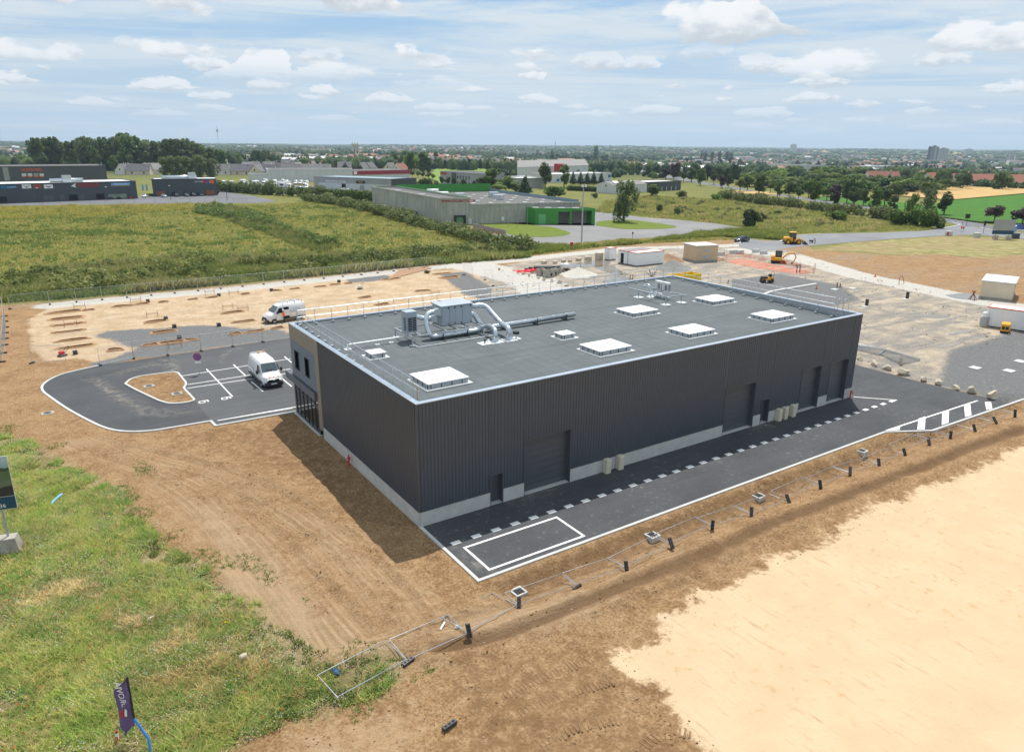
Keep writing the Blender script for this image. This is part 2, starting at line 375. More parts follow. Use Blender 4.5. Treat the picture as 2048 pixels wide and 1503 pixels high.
Z_GRAV = [px((192, 672), (212, 661), (330, 656), (400, 650), (560, 660), (590, 668), (590, 678), (466, 690), (336, 710), (268, 717), (200, 732), (172, 730), (255, 706), (275, 697), (250, 690)),
          px((880, 547), (930, 543), (985, 575), (975, 600), (930, 590), (905, 570)), px((1460, 560), (1560, 548), (1680, 570), (1720, 600), (1640, 620), (1480, 610)),
          px((1900, 700), (2048, 660), (2300, 700), (2300, 830), (2048, 795), (2000, 800), (1880, 770)), px((690, 553), (770, 548), (790, 558), (700, 566))]
L_TRACK = [px((100, 611), (480, 577), (840, 538), (1000, 523), (1250, 497), (1490, 490)), px((1480, 500), (1590, 514), (1720, 552), (1960, 602), (2200, 640)), px((940, 530), (1060, 560), (1110, 590))]
L_RUT = px((880, 1300), (1000, 1270), (1100, 1236), (1350, 1130), (1563, 1042), (1800, 950), (2048, 858))
L_HAUL = [px((330, 960), (400, 1010), (470, 1080), (540, 1160), (600, 1240), (640, 1300)), px((250, 905), (430, 950), (560, 1010), (680, 1090), (760, 1180), (820, 1260)), px((120, 870), (300, 930), (420, 985), (520, 1080), (700, 1280)), px((640, 1310), (900, 1270), (1150, 1190), (1400, 1100))]
P_YARD = px((957, 1161), (1769, 864), (1865, 860), (2048, 798), (2300, 735), (2200, 600))
SERV = [(0.0, 0.3), (0.0, -7.15), G2(1769.7, 863.7), G2(1864.7, 860.7), G2(2048, 798), G2(2030, 803), G2(2014, 805), G2(1973, 794.5), G2(1850, 766), G2(1709.7, 728.5), G2(1640, 711), (47.6, 25.5), (46.0, 25.5), (46.0, 0.3)]
KERBL = px((198.3, 731), (151, 741.6), (121, 749), (97, 760), (83, 772), (85, 782.5), (103, 796), (133, 817), (169.5, 837), (200, 852), (224, 860), (257, 863.7), (303, 862), (363, 852), (422, 842), (431.4, 851.5), (557, 829), (593, 823))
def rnd_line(pts, rad, n=5): return [(p.x, p.y) for p in bend([(a, b, 0) for a, b in pts], rad, n)]
KERBL = rnd_line(KERBL[:14], 3.0) + KERBL[14:]
LOT = KERBL + [(0.2, 24.0), (8, 24.9), (46, 24.9), (46, 36.0)] + px((720, 655), (580, 676.5), (466, 691.5), (336, 711))
ISLE = rnd_line(px((251, 769), (260, 760), (278.5, 753.8), (354, 743.8), (374, 769), (367, 777), (390.5, 802), (372, 806.7), (342, 808.9), (321, 803.7), (272.5, 781), (251, 769)), 0.9, 4)[:-1]
# -- ground mesh: one sheet in four grain sizes
def grid(x0, x1, y0, y1, st, hole=None):
    nx = int(round((x1 - x0) / st)) + 1; ny = int(round((y1 - y0) / st)) + 1
    X, Y = np.meshgrid(np.linspace(x0, x1, nx), np.linspace(y0, y1, ny))
    i = np.arange(nx * ny).reshape(ny, nx); q = np.stack([i[:-1, :-1], i[:-1, 1:], i[1:, 1:], i[1:, :-1]], -1).reshape(-1, 4)
    if hole:
        cx = (X[:-1, :-1] + X[1:, 1:]).ravel() / 2; cy = (Y[:-1, :-1] + Y[1:, 1:]).ravel() / 2
        q = q[~((cx > hole[0]) & (cx < hole[1]) & (cy > hole[2]) & (cy < hole[3]))]
    return X.ravel(), Y.ravel(), q
B0 = (-46, 62, -44, 28); B1 = (-136, 212, -100, 176); B2 = (-640, 908, -340, 1256)
gs = [grid(*B0, 0.25), grid(*B1, 1.0, B0), grid(*B2, 12.0, (B1[0] + 14, B1[1] - 14, B1[2] + 14, B1[3] - 14)), grid(-14000, 14000, -14000, 14000, 250.0, (B2[0] + 260, B2[1] - 260, B2[2] + 260, B2[3] - 260))]
GX = np.concatenate([g[0] for g in gs]); GY = np.concatenate([g[1] for g in gs])
off = 0; qs = []
for g in gs: qs.append(g[2] + off); off += len(g[0])
GF = np.concatenate(qs)
n0 = len(gs[0][0]); n01 = n0 + len(gs[1][0])
d_serv = sdf(SERV, GX[:n0], GY[:n0]); d_lot = sdf(LOT, GX[:n01], GY[:n01])
def zone(poly): 
    v = np.full(len(GX), -6.0); v[:n01] = np.clip(sdf(poly, GX[:n01], GY[:n01]), -6, 6); return v
zd = zone(Z_DIRT); zm = zone(Z_MEADOW); zs = zone(Z_SAND); zp = zone(Z_PAD); zy = zone(Z_YARD)
zg = np.full(len(GX), -6.0)
zmo = zone(px((1622, 499), (1680, 489), (1760, 481), (1900, 471), (2048, 479), (2300, 506), (2300, 524), (2048, 507), (1990, 516), (1930, 512), (1860, 507), (1800, 510), (1720, 503)))
for p in Z_GRAV: zg = np.maximum(zg, zone(p))
ztr = np.full(len(GX), -6.0); zr = np.full(len(GX), 9.0); zh = np.full(len(GX), 9.0)
for i, l in enumerate(L_TRACK): ztr[:n01] = np.maximum(ztr[:n01], np.clip((2.2, 3.4, 5.0)[i] - pld(l, GX[:n01], GY[:n01]), -6, 6))
ton = np.zeros(len(GX))
for k_, pl_, w_ in ((-.55, ((870, 1330), (1010, 1290), (1210, 1310), (1290, 1400), (1420, 1520), (1300, 1600), (800, 1600), (900, 1460)), 2.), (-.8, ((-300, 610), (40, 620), (75, 730), (210, 735), (100, 760), (60, 790), (-300, 860)), 2.), (-.75, ((960, 1165), (1250, 1062), (1640, 915), (1900, 858), (1760, 895), (1300, 1085), (1050, 1185)), .7), (-.5, ((300, 870), (560, 835), (700, 960), (800, 1050), (560, 960)), 2.), (-.6, ((1640, 1000), (1500, 1100), (1350, 1190), (1300, 1150), (1580, 1030)), 1.), (1, ((360, 1000), (440, 1010), (560, 1120), (660, 1250), (760, 1290), (650, 1320), (560, 1270), (470, 1170)), 1.5), (.8, ((450, 1130), (530, 1190), (620, 1290), (560, 1300), (480, 1215)), .8), (.7, ((880, 1240), (1150, 1170), (1250, 1200), (1050, 1290), (900, 1290)), 1.2), (.6, ((560, 1460), (800, 1400), (900, 1440), (800, 1560), (560, 1560)), 1.5), (.5, ((620, 1010), (760, 1120), (900, 1190), (800, 1240), (620, 1100)), 2.)):
    ton[:n0] += k_ * sstep(-w_, w_, sdf(px(*pl_), GX[:n0], GY[:n0]))
zr[:n0] = np.clip(pld(L_RUT, GX[:n0], GY[:n0]), 0, 9)
for l in L_HAUL: zh[:n0] = np.minimum(zh[:n0], pld(l, GX[:n0], GY[:n0]))
GZ = T(GX, GY)
for k_, bx_ in ((2, B1), (3, B2)):
    i0 = sum(len(g[0]) for g in gs[:k_]); sl_ = slice(i0, i0 + len(gs[k_][0])); ins_ = (GX[sl_] > bx_[0] - 1) & (GX[sl_] < bx_[1] + 1) & (GY[sl_] > bx_[2] - 1) & (GY[sl_] < bx_[3] + 1); GZ[sl_] -= np.where(ins_, 1.0 if k_ == 2 else 7.0, 0)
# relief of the raw earth close by
x, y = GX[:n0], GY[:n0]
edge = np.minimum(np.minimum(x - B0[0], B0[1] - x), np.minimum(y - B0[2], B0[3] - y)); fade = np.clip(edge / 3, 0, 1)
rel = 0.22 * (vnoise(x, y, 4.0, 1) - .5) + 0.16 * (vnoise(x, y, 1.3, 2) - .5) + 0.13 * (vnoise(x, y, .6, 3) - .5)
rel += 0.12 * np.maximum(0, vnoise(x, y, .8, 4) - .6)
sandm = sstep(-0.5, 0.6, zs[:n0]); rel = rel * (1 - 0.85 * sandm)
yp = np.array([-60, -13.2, -12.2, -11.3, -10.2, -9.4, -8.5, -7.45, -7.1, 60]); zpz = np.array([0, 0, 0.08, -0.05, -0.3, -0.66, -0.78, -0.04, 0, 0])
rel += np.interp(y + 0.3 * (vnoise(x, y, 2.5, 6) - .5), yp, zpz) * sstep(-1.5, 2.5, x) * (1 - sandm)
rel += (-0.10 * np.exp(-(zr[:n0] / .35) ** 2) + 0.14 * np.exp(-((zr[:n0] - .8) / .5) ** 2)) * (1 - sandm)
rel += -0.11 * np.exp(-((zh[:n0] - 1.0) / .33) ** 2) + 0.08 * np.exp(-((zh[:n0] - 1.6) / .3) ** 2)
fgm = sstep(-.5, 1.5, zm[:n0]); rel += fgm * (0.25 * (vnoise(x, y, 3.0, 8) - .4))
keep = np.minimum(1, np.clip(np.maximum(-d_serv - .15, 0) / 0.6, 0, 1)) * np.clip(np.maximum(-d_lot[:n0] - .15, 0) / .6, 0, 1)
bld = sdf([(0, 0), (46.6, 0), (46.6, 24.6), (0, 24.6)], x, y); keep = keep * np.clip((-bld - .1) / .8, 0, 1)
GZ[:n0] += rel * fade * keep - 0.03 * (keep < 0.5)
def RELIEF(xx, yy):       # height of the raw earth at a place (nearest grid point)
    i = int(round((xx - B0[0]) / .25)); j = int(round((yy - B0[2]) / .25)); nx = int(round((B0[1] - B0[0]) / .25)) + 1
    ny = int(round((B0[3] - B0[2]) / .25)) + 1
    if 0 <= i < nx and 0 <= j < ny: return float(GZ[j * nx + i])
    return float(T(xx, yy))
def GR(a, b):             # photo pixel -> point resting on the raw earth
    p = G(a, b); p.z = RELIEF(p.x, p.y); p2 = G(a, b, p.z); p2.z = RELIEF(p2.x, p2.y); return p2
# -- ground material
gm = bpy.data.materials.new('ground'); gm.use_nodes = True; t = NT(gm.node_tree); b = t.N['Principled BSDF']; P = t.pos()
nA = t.noise(P, 0.06, 4, .6); nB = t.noise(P, 0.35, 5, .62); nC = t.noise(P, 1.6, 5, .65); nD = t.noise(P, 7.0, 4, .65); nE = t.noise(P, 26.0, 3, .6)
def edgef(a, amp=1.6, wd=0.35, extra=None):
    e = t.math('ADD', t.attr(a), t.math('MULTIPLY', t.math('SUBTRACT', nB, .5), amp * 1.3))
    e = t.math('ADD', e, t.math('MULTIPLY', t.math('SUBTRACT', nC, .5), amp))
    e = t.math('ADD', e, t.math('MULTIPLY', t.math('SUBTRACT', nD, .5), amp * .5))
    return t.rng(e, -wd, wd, 0, 1, True)
# grass land
g1 = t.mix(t.rng(nA, .35, .65), (0.12, 0.14, 0.035), (0.23, 0.205, 0.07))
g1 = t.mix(t.rng(nB, .35, .7), g1, (0.16, 0.17, 0.04)); g1 = t.mix(t.math('MULTIPLY', t.rng(nC, .5, .75), .55), g1, (0.22, 0.18, 0.075))
g1 = t.mix(t.math('MULTIPLY', t.rng(nD, .52, .72), .6), g1, (0.045, 0.065, 0.015))
dl = t.vmath('LENGTH', P, out='Value'); fr_ = t.noise(P, .006, 5, .6); g1 = t.mix(t.rng(dl, 420, 720, 0, 1, True), g1, t.mix(t.rng(fr_, .42, .6), (0.045, 0.072, 0.026), (0.115, 0.13, 0.045)))
# brown earth
e1 = t.mix(t.rng(nB, .32, .68), (0.235, 0.134, 0.062), (0.385, 0.242, 0.122)); e1 = t.mix(t.rng(nC, .45, .75), e1, (0.43, 0.285, 0.155))
e1 = t.mix(t.math('MULTIPLY', t.rng(nD, .48, .64), .6), e1, (0.125, 0.066, 0.029)); e1 = t.mix(t.math('MULTIPLY', t.rng(nD, .46, .34), .5), e1, (0.44, 0.30, 0.17))
tn = t.math('ADD', t.attr('tone'), t.math('MULTIPLY', t.math('SUBTRACT', nC, .5), 1.6)); e1 = t.mix(t.rng(tn, .15, 1.0, 0, .8, True), e1, t.mix(t.rng(nD, .3, .7), (0.38, 0.262, 0.155), (0.48, 0.35, 0.22))); e1 = t.mix(t.rng(tn, -.15, -1.0, 0, .75, True), e1, t.mix(t.rng(nD, .3, .7), (0.125, 0.068, 0.031), (0.235, 0.14, 0.068)))
# compacted haul tracks: pale with streaks that run along them
zhn = t.attr('haul'); st = t.n('CombineXYZ'); t.set(st.inputs[0], t.math('MULTIPLY', zhn, 5.0)); t.set(st.inputs[1], t.math('MULTIPLY', nA, 6.0))
stn = t.noise(st.outputs[0], 1.0, 4, .65)
hf = t.math('MULTIPLY', t.rng(zhn, 0.4, 3.2, 1, 0, True), t.math('MULTIPLY', t.rng(nB, .34, .66), .8))
e2 = t.mix(hf, e1, t.mix(t.rng(stn, .35, .65), (0.24, 0.15, 0.08), (0.44, 0.315, 0.19)))
rut = t.rng(t.attr('rut'), 0.15, 0.9, 1, 0, True); e2 = t.mix(t.math('MULTIPLY', rut, .75), e2, (0.125, 0.072, 0.037))
# light site pad
p1 = t.mix(t.rng(nB, .35, .65), (0.43, 0.31, 0.19), (0.56, 0.435, 0.30)); p1 = t.mix(t.math('MULTIPLY', t.rng(nC, .48, .68), .7), p1, (0.36, 0.235, 0.13))
p1 = t.mix(t.math('MULTIPLY', t.rng(t.noise(t.mapv(P, 0.2, (.25, 1.6, 1)), .5, 5, .65), .56, .7), .55), p1, (0.27, 0.245, 0.22))
# trodden yard: pale clay with grey chippings and wheel arcs
y1 = t.mix(t.rng(nB, .36, .62), (0.21, 0.19, 0.165), (0.46, 0.38, 0.285)); y1 = t.mix(t.math('MULTIPLY', t.rng(nC, .5, .68), .5), y1, (0.27, 0.225, 0.175))
y1 = t.mix(t.rng(t.noise(t.mapv(P, -.4, (.35, 1.6, 1)), .3, 6, .66, .8), .47, .62), y1, (0.19, 0.183, 0.175)); y1 = t.mix(t.math('MULTIPLY', t.rng(nD, .48, .64), .5), y1, (0.56, 0.49, 0.39))
gv = t.mix(t.rng(nD, .35, .65), (0.115, 0.118, 0.122), (0.20, 0.20, 0.198)); gv = t.mix(t.math('MULTIPLY', t.rng(nC, .55, .7), .4), gv, (0.36, 0.31, 0.25))
tk = t.mix(t.rng(nC, .35, .65), (0.44, 0.415, 0.375), (0.53, 0.50, 0.45))
# pale graded sand with scraper marks
sv = t.mapv(P, R(12), (2.4, .3, 1)); s1 = t.mix(t.rng(nB, .3, .7), (0.50, 0.37, 0.23), (0.555, 0.42, 0.275))
sm = t.math('MULTIPLY', t.rng(t.noise(sv, 1.3, 5, .72), .555, .66), t.rng(nB, .42, .60)); s1 = t.mix(t.math('MULTIPLY', sm, .65), s1, (0.36, 0.245, 0.14))
s1 = t.mix(t.math('MULTIPLY', t.rng(nC, .58, .70), t.rng(nA, .40, .55)), s1, (0.44, 0.29, 0.145))
# soil under the flower meadow
m1 = t.mix(t.rng(nC, .35, .65), (0.14, 0.135, 0.042), (0.23, 0.185, 0.085)); m1 = t.mix(t.math('MULTIPLY', t.rng(nB, .42, .62), .8), m1, (0.40, 0.30, 0.175)); m1 = t.mix(t.rng(nD, .5, .72), m1, (0.085, 0.09, 0.025))
e2 = t.mix(t.rng(t.noise(t.mapv(P, .5, (.25, 1, 1)), .12, 5, .65), .46, .66, 0, t.rng(dl, 60, 110, 0, .7)), e2, t.mix(t.rng(nC, .35, .65), (0.22, 0.165, 0.115), (0.36, 0.27, 0.185)))
mo = t.mix(t.rng(nB, .36, .62), (0.20, 0.185, 0.06), (0.36, 0.31, 0.15)); mo = t.mix(t.math('MULTIPLY', t.rng(nA, .45, .6), .6), mo, (0.30, 0.22, 0.12))
c = t.mix(edgef('dirt', 2.0), g1, e2); c = t.mix(edgef('mown', 5.0, 2.5), c, mo); c = t.mix(edgef('pad', 1.2), c, p1); c = t.mix(edgef('yard', 1.6), c, y1)
c = t.mix(edgef('grav', 1.8, .5), c, gv); c = t.mix(edgef('trk', 1.2, .5), c, tk)
fs = edgef('sand', 2.6, .35); c = t.mix(fs, c, s1); c = t.mix(edgef('meadow', 2.6, .8), c, m1)
t.L.new(c, b.inputs['Base Color']); b.inputs['Roughness'].default_value = 0.95; b.inputs['Specular IOR Level'].default_value = 0.15
hgt = t.math('ADD', t.math('MULTIPLY', nD, .5), t.math('ADD', t.math('MULTIPLY', nC, .8), t.math('MULTIPLY', nE, .22)))
bs = t.n('Bump', Strength=t.rng(fs, 0, 1, 1.0, .35), Distance=0.2); t.L.new(hgt, bs.inputs['Height']); t.L.new(bs.outputs[0], b.inputs['Normal'])
M['ground'] = gm
ground = np_mesh('ground', np.stack([GX, GY, GZ], 1), GF, 'ground', attrs={'dirt': zd, 'meadow': zm, 'sand': zs, 'pad': zp, 'yard': zy, 'grav': zg, 'trk': ztr, 'rut': zr, 'haul': zh, 'tone': ton, 'mown': zmo}, smooth=True)
tag(ground, kind='structure')
# -- asphalt, kerbs and road paint
def asphalt(name, a, c2, dust, dusta=0.35, sc=1.0):
    m = bpy.data.materials.new(name); m.use_nodes = True; t = NT(m.node_tree); b = t.N['Principled BSDF']; P = t.pos()
    n1 = t.noise(P, .18 * sc, 4, .6); n2 = t.noise(P, 2.2, 5, .7); n3 = t.noise(P, 45, 2, .6); st = t.noise(t.mapv(P, 0, (.12, 1.3, 1)), .9, 4, .6)
    c = t.mix(t.rng(n1, .3, .7), a, c2); c = t.mix(t.math('MULTIPLY', t.rng(st, .45, .75), .35), c, tuple(q * 1.35 for q in c2))
    c = t.mix(t.math('MULTIPLY', t.math('MULTIPLY', t.rng(n2, .56, .74), t.rng(n1, .4, .65)), dusta), c, dust); c = t.mix(t.math('MULTIPLY', t.rng(n3, .55, .8), .3), c, tuple(q * 2 for q in c2))
    t.L.new(c, b.inputs['Base Color']); t.L.new(t.rng(n2, .3, .7, .72, .9), b.inputs['Roughness']); b.inputs['Specular IOR Level'].default_value = 0.3
    t.L.new(t.bump(n3, .25, .01), b.inputs['Normal']); M[name] = m
asphalt('asphalt_new', (0.044, 0.047, 0.052), (0.066, 0.070, 0.076), (0.28, 0.26, 0.23), .9)
asphalt('asphalt_lot', (0.045, 0.048, 0.053), (0.064, 0.068, 0.074), (0.24, 0.22, 0.19), .5)
asphalt('asphalt_bay', (0.066, 0.070, 0.075), (0.088, 0.092, 0.097), (0.24, 0.22, 0.19), .4)
asphalt('asphalt_old', (0.16, 0.158, 0.158), (0.22, 0.215, 0.21), (0.30, 0.28, 0.24), .4, .5)
asphalt('asphalt_road', (0.15, 0.155, 0.165), (0.205, 0.21, 0.22), (0.34, 0.32, 0.29), .3, .5)
asphalt('asphalt_far', (0.11, 0.115, 0.125), (0.15, 0.155, 0.165), (0.30, 0.29, 0.26), .3, .5)
def sheet(name, poly, z, m, label=None, parent=None, kind='structure'):
    bm = bmesh.new(); vs = [bm.verts.new((a, c, z)) for a, c in poly]; f = bm.faces.new(vs)
    if f.normal.z < 0 or sum(poly[i][0] * poly[(i + 1) % len(poly)][1] - poly[(i + 1) % len(poly)][0] * poly[i][1] for i in range(len(poly))) < 0: f.normal_flip()
    bmesh.ops.triangulate(bm, faces=bm.faces[:]); me = bpy.data.meshes.new(name); bm.to_mesh(me); bm.free(); me.materials.append(M[m])
    o = bpy.data.objects.new(name, me); COL.objects.link(o); o.parent = parent
    if kind and parent is None: o['kind'] = kind
    if label: o['label'] = label
    return o
def ribbon(line, w, z0, z1=None, closed=False):
    """strip of constant width along a polyline, as a flat sheet or a solid kerb"""
    P = [Vector((a, c, 0)) for a, c in line]; n = len(P); L = []; Rr = []
    for i in range(n):
        a = P[(i - 1) % n] if (closed or i > 0) else P[i]; c = P[(i + 1) % n] if (closed or i < n - 1) else P[i]
        d1 = (P[i] - a); d2 = (c - P[i])
        d1 = d1.normalized() if d1.length > 1e-6 else d2.normalized(); d2 = d2.normalized() if d2.length > 1e-6 else d1
        tn = (d1 + d2).normalized(); nn = Vector((-tn.y, tn.x, 0)); k = w / 2 / max(.35, abs(nn.dot(Vector((-d1.y, d1.x, 0)))))
        L.append(P[i] + nn * k); Rr.append(P[i] - nn * k)
    mb = MB(); m = n if closed else n - 1
    if z1 is None:
        mb.add([(p.x, p.y, z0) for p in L] + [(p.x, p.y, z0) for p in Rr], [(n + i, n + (i + 1) % n, (i + 1) % n, i) for i in range(m)])
    else:
        vs = [(p.x, p.y, z) for z in (z0, z1) for q in (L, Rr) for p in q]
        fs = []
        for i in range(m):
            j = (i + 1) % n; fs += [(3 * n + i, 3 * n + j, 2 * n + j, 2 * n + i), (2 * n + i, 2 * n + j, j, i), (n + i, n + j, 3 * n + j, 3 * n + i)]
        if not closed: fs += [(0, n, 3 * n, 2 * n), (n - 1, 3 * n - 1, 4 * n - 1, 2 * n - 1)]
        mb.add(vs, fs)
    return mb
serv = sheet('service_yard', SERV, 0.012, 'asphalt_new'); lot = sheet('car_park', LOT, 0.012, 'asphalt_lot')
ribbon([(0.0, 0.0), (0.0, -7.15), G2(1769.7, 863.7), G2(1864.7, 860.7), G2(2048, 798), G2(2200, 762)], 0.2, -0.2, 0.05).build('kerb', 'concrete', serv)
ribbon(KERBL, 0.22, -0.2, 0.07).build('kerb', 'concrete', lot)
bay = sheet('parking_bay', px((336, 711.5), (354, 743.8), (390.5, 802), (422, 841.5), (431.4, 851), (557, 828.5), (593, 822.5)) + [(0.2, 24.2), (8, 25.2), (30, 25.2), (30, 33)] + px((580, 677.5), (466, 692.5)), 0.017, 'asphalt_bay')
isle = MB().prism(ISLE, 0.0, 0.10).build('traffic_island', 'ground', None, kind='structure')
for nm in ('dirt',):
    at = isle.data.attributes.new(nm, 'FLOAT', 'POINT'); at.data.foreach_set('value', [6.0] * len(isle.data.vertices))
for nm, v in (('meadow', -6.), ('sand', -6.), ('pad', -6.), ('yard', -6.), ('grav', -6.), ('trk', -6.), ('rut', 9.), ('haul', 9.), ('tone', -.5), ('mown', -6.)):
    at = isle.data.attributes.new(nm, 'FLOAT', 'POINT'); at.data.foreach_set('value', [v] * len(isle.data.vertices))
ribbon(ISLE, 0.2, 0.0, 0.14, True).build('kerb', 'concrete', isle)
def mark(line, w, parent, z=0.022): return ribbon(line, w, z).build('road_marking', 'white_paint', parent)
def markz(pts, w, parent, z=0.022): return mark(px(*pts), w, parent, z)
# parking bay lines
for pts in ([(361.8, 752), (581, 717.4)], [(375.4, 769), (497, 750.5), (581, 737.5)], [(374, 776.5), (497, 758.5), (583, 745)], [(413, 738), (465, 793)], [(467, 729), (491, 751.3)], [(502.5, 763), (526, 782.5)], [(564.5, 757), (583.5, 773)], [(569, 713), (583, 725)], [(435, 841), (585, 816)]):
    markz(pts, 0.13, bay, 0.024)
markz([(435, 841), (600, 812)], 0.13, bay, 0.021)
for c0 in ((409, 802), (454, 795)):     # painted wheelchair symbols, seen very foreshortened
    q = G(*c0); mb = MB().at((q.x, q.y, 0.023), 0.0)
    mb.add([(-.5, .05, 0), (.35, .05, 0), (.35, .2, 0), (-.5, .2, 0)], [(0, 1, 2, 3)]); mb.add([(.2, -.35, 0), (.36, -.35, 0), (.36, .05, 0), (.2, .05, 0)], [(0, 1, 2, 3)])
    ring = [(math.cos(k * .5) * .33 - .25, math.sin(k * .5) * .33 - .2, 0) for k in range(13)] + [(math.cos(k * .5) * .22 - .25, math.sin(k * .5) * .22 - .2, 0) for k in range(13)]
    mb.add(ring, [(i, i + 1, 14 + i, 13 + i) for i in range(12)]); mb.build('wheelchair_symbol', 'white_paint', bay)
# service yard: dashes, delivery box, hatched corner
for k in range(34):
    x0 = 0.62 + k * 1.452
    if x0 > 49.3: break
    mark([(x0, -2.93), (x0 + 0.62, -2.93)], 0.36, serv)
mark([(49.55, -3.0), (46.9, -0.2)][::-1], 0.13, serv, 0.0225); mark([(48.9, -2.98), (49.6, -2.98)], 0.16, serv, 0.026)
mark([(1.15, -3.72), (7.95, -3.72)], 0.16, serv); mark([(1.15, -6.55), (7.95, -6.55)], 0.16, serv)
mark([(1.08, -3.64), (1.08, -6.63)], 0.16, serv, 0.0235); mark([(8.02, -3.64), (8.02, -6.63)], 0.16, serv, 0.0235)
h0 = (G2(1772, 861)); h1 = G2(1955, 801)
mark([h0, h1], 0.16, serv)
for q_ in (((1772, 861), (1801, 851.5), (1799, 859.5)), ((1837, 837), (1851, 832.5), (1849.5, 858), (1834.5, 858.5)), ((1884.4, 824), (1898, 820), (1897, 845), (1883.5, 850)), ((1928, 810.5), (1940.5, 807.8), (1942.8, 830.4), (1930.3, 833.8)), ((1969.5, 803.7), (1982, 804), (1984.6, 816.8), (1972.9, 819.5))):
    sheet('road_marking', px(*q_), 0.019, 'white_paint', parent=serv)
# -- the warehouse
BL, BW, BH = 46.62, 24.56, 8.3
ROOFZ = lambda y: 7.5 + 0.025 * y
bd = thing('warehouse', 'large new charcoal metal clad warehouse with flat grey roof, filling the middle', 'warehouse')
def ribs(x0, x1, z0, z1, pitch=0.25, depth=0.032):
    """trapezoid sheet in the xz plane facing -y"""
    pts = []; x = x0
    while x < x1 - 1e-6:
        for a, dd in ((0, 0.0), (.46, 0.0), (.54, -depth), (.92, -depth)):
            xx = x + a * pitch
            if xx < x1: pts.append((xx, dd))
        x += pitch
    pts.append((x1, 0.0)); n = len(pts)
    return [(a, c, z0) for a, c in pts] + [(a, c, z1) for a, c in pts], [(i, i + 1, n + i + 1, n + i) for i in range(n - 1)]
# openings on the front: x0, x1, head height
BIG = [(7.95, 11.98, 4.1), (28.1, 32.0, 4.1), (38.3, 41.2, 4.1), (42.55, 45.45, 4.1)]; SMALL = [(5.2, 6.25, 2.2), (32.95, 34.1, 2.2)]
OPN = sorted(BIG + SMALL); PZ = 1.05
mb = MB(); xs = 0.0
for a, c2, h in OPN:
    mb.add(*ribs(xs, a, PZ, BH - .05)); mb.add(*ribs(a, c2, h, BH - .05)); xs = c2
mb.add(*ribs(xs, BL, PZ, BH - .05)); mb.build('cladding', 'clad_dark', bd)
# plinth panels between the openings, joints left open
pb = 0.0; segs = []
for a, c2, h in OPN: segs.append((pb, a)); pb = c2
segs.append((pb, BL))
def plinth(x0, x1, build):
    n = max(1, round((x1 - x0) / 4.6)); w_ = (x1 - x0) / n
    for k in range(n): build(x0 + k * w_ + .008, x0 + (k + 1) * w_ - .008)
for a, c2 in segs: plinth(a, c2, lambda p, q: MB().box(p, q, -0.07, 0.12, -.1, PZ - .03).build('plinth_panel', 'concrete', bd))
for a, c2 in segs: MB().box(a, c2, -0.09, 0.02, PZ - .027, PZ + .03).build('drip_flashing', 'clad_door', bd)
for i, (a, c2, h) in enumerate(OPN):
    big = c2 - a > 2
    dr = MB().box(a, c2, 0.42, 0.46, 0.05, h).build('roller_door' if big else 'door', 'clad_door', bd)
    mb = MB()
    if big:
        for k in range(1, int(h / .5) + 1): mb.box(a + .06, c2 - .06, 0.405, 0.419, k * .5 - .012, k * .5 + .012)
        mb.build('slat_joint', 'clad_dark', dr)
    else:
        mb.box(a + .12, a + .16, .36, .41, .95, 1.1); mb.build('handle', 'galv', dr)
    fr = MB().box(a - .001, a + .05, -.045, .42, 0, h).box(c2 - .05, c2 + .001, -.045, .42, 0, h).box(a, c2, -.045, .42, h - .001, h + .05)
    fr.build('door_frame', 'clad_door', bd)
    MB().box(a + .05, c2 - .05, -.02, .42, -.05, .03).build('door_sill', 'concrete', bd)
# left end: ribbed part, then the office corner
YO = 17.4
v, f = ribs(0.0, YO - .1, 1.05, BH - .05)
MB().add([(c2, YO - .1 - a, z) for a, c2, z in v], f).build('cladding', 'clad_dark', bd)
for k in range(4):
    y0 = k * YO / 4; MB().box(-.07, .12, y0 + .008, y0 + YO / 4 - .008, -.2, 1.02).build('plinth_panel', 'concrete', bd)
MB().box(-.09, .02, 0, YO, 1.023, 1.08).build('drip_flashing', 'clad_door', bd)
MB().box(-.06, .06, -.06, .06, 1.05, BH - .05).build('corner_trim', 'clad_dark', bd)
# beige frame around the office front
MB().box(-.10, .2, YO - .1, YO + .75, 0.6, BH - .05).build('facing_panel', 'panel_beige', bd)
for y0, y1 in ((YO + .755, 21.2), (21.21, BW - .05)): MB().box(-.10, .2, y0, y1, 6.95, BH - .05).build('facing_panel', 'panel_beige', bd)
WN = [(19.9, 20.75), (22.5, 23.4)]; SZ0, SZ1 = 3.75, 6.95
for k in range(16):
    z0 = SZ0 + k * .2; z1 = z0 + .15
    ys = [(YO + .75, WN[0][0]), (WN[0][1], WN[1][0]), (WN[1][1], BW)] if 4.55 < z0 + .1 < 6.1 else [(YO + .75, BW)]
    for y0, y1 in ys: MB().add([(-.02, y0, z0), (-.02, y1, z0), (-.11, y1, z0 + .03), (-.11, y0, z0 + .03), (-.02, y0, z1), (-.02, y1, z1)], [(0, 1, 2, 3), (3, 2, 5, 4)]).build('slat', 'clad_slat', bd)
MB().box(0.0, .1, YO + .75, BW, SZ0, 4.55).box(0, .1, YO + .75, BW, 6.1, SZ1).box(0, .1, YO + .75, WN[0][0], 4.55, 6.1).box(0, .1, WN[0][1], WN[1][0], 4.55, 6.1).box(0, .1, WN[1][1], BW, 4.55, 6.1).build('backing_wall', 'black', bd)
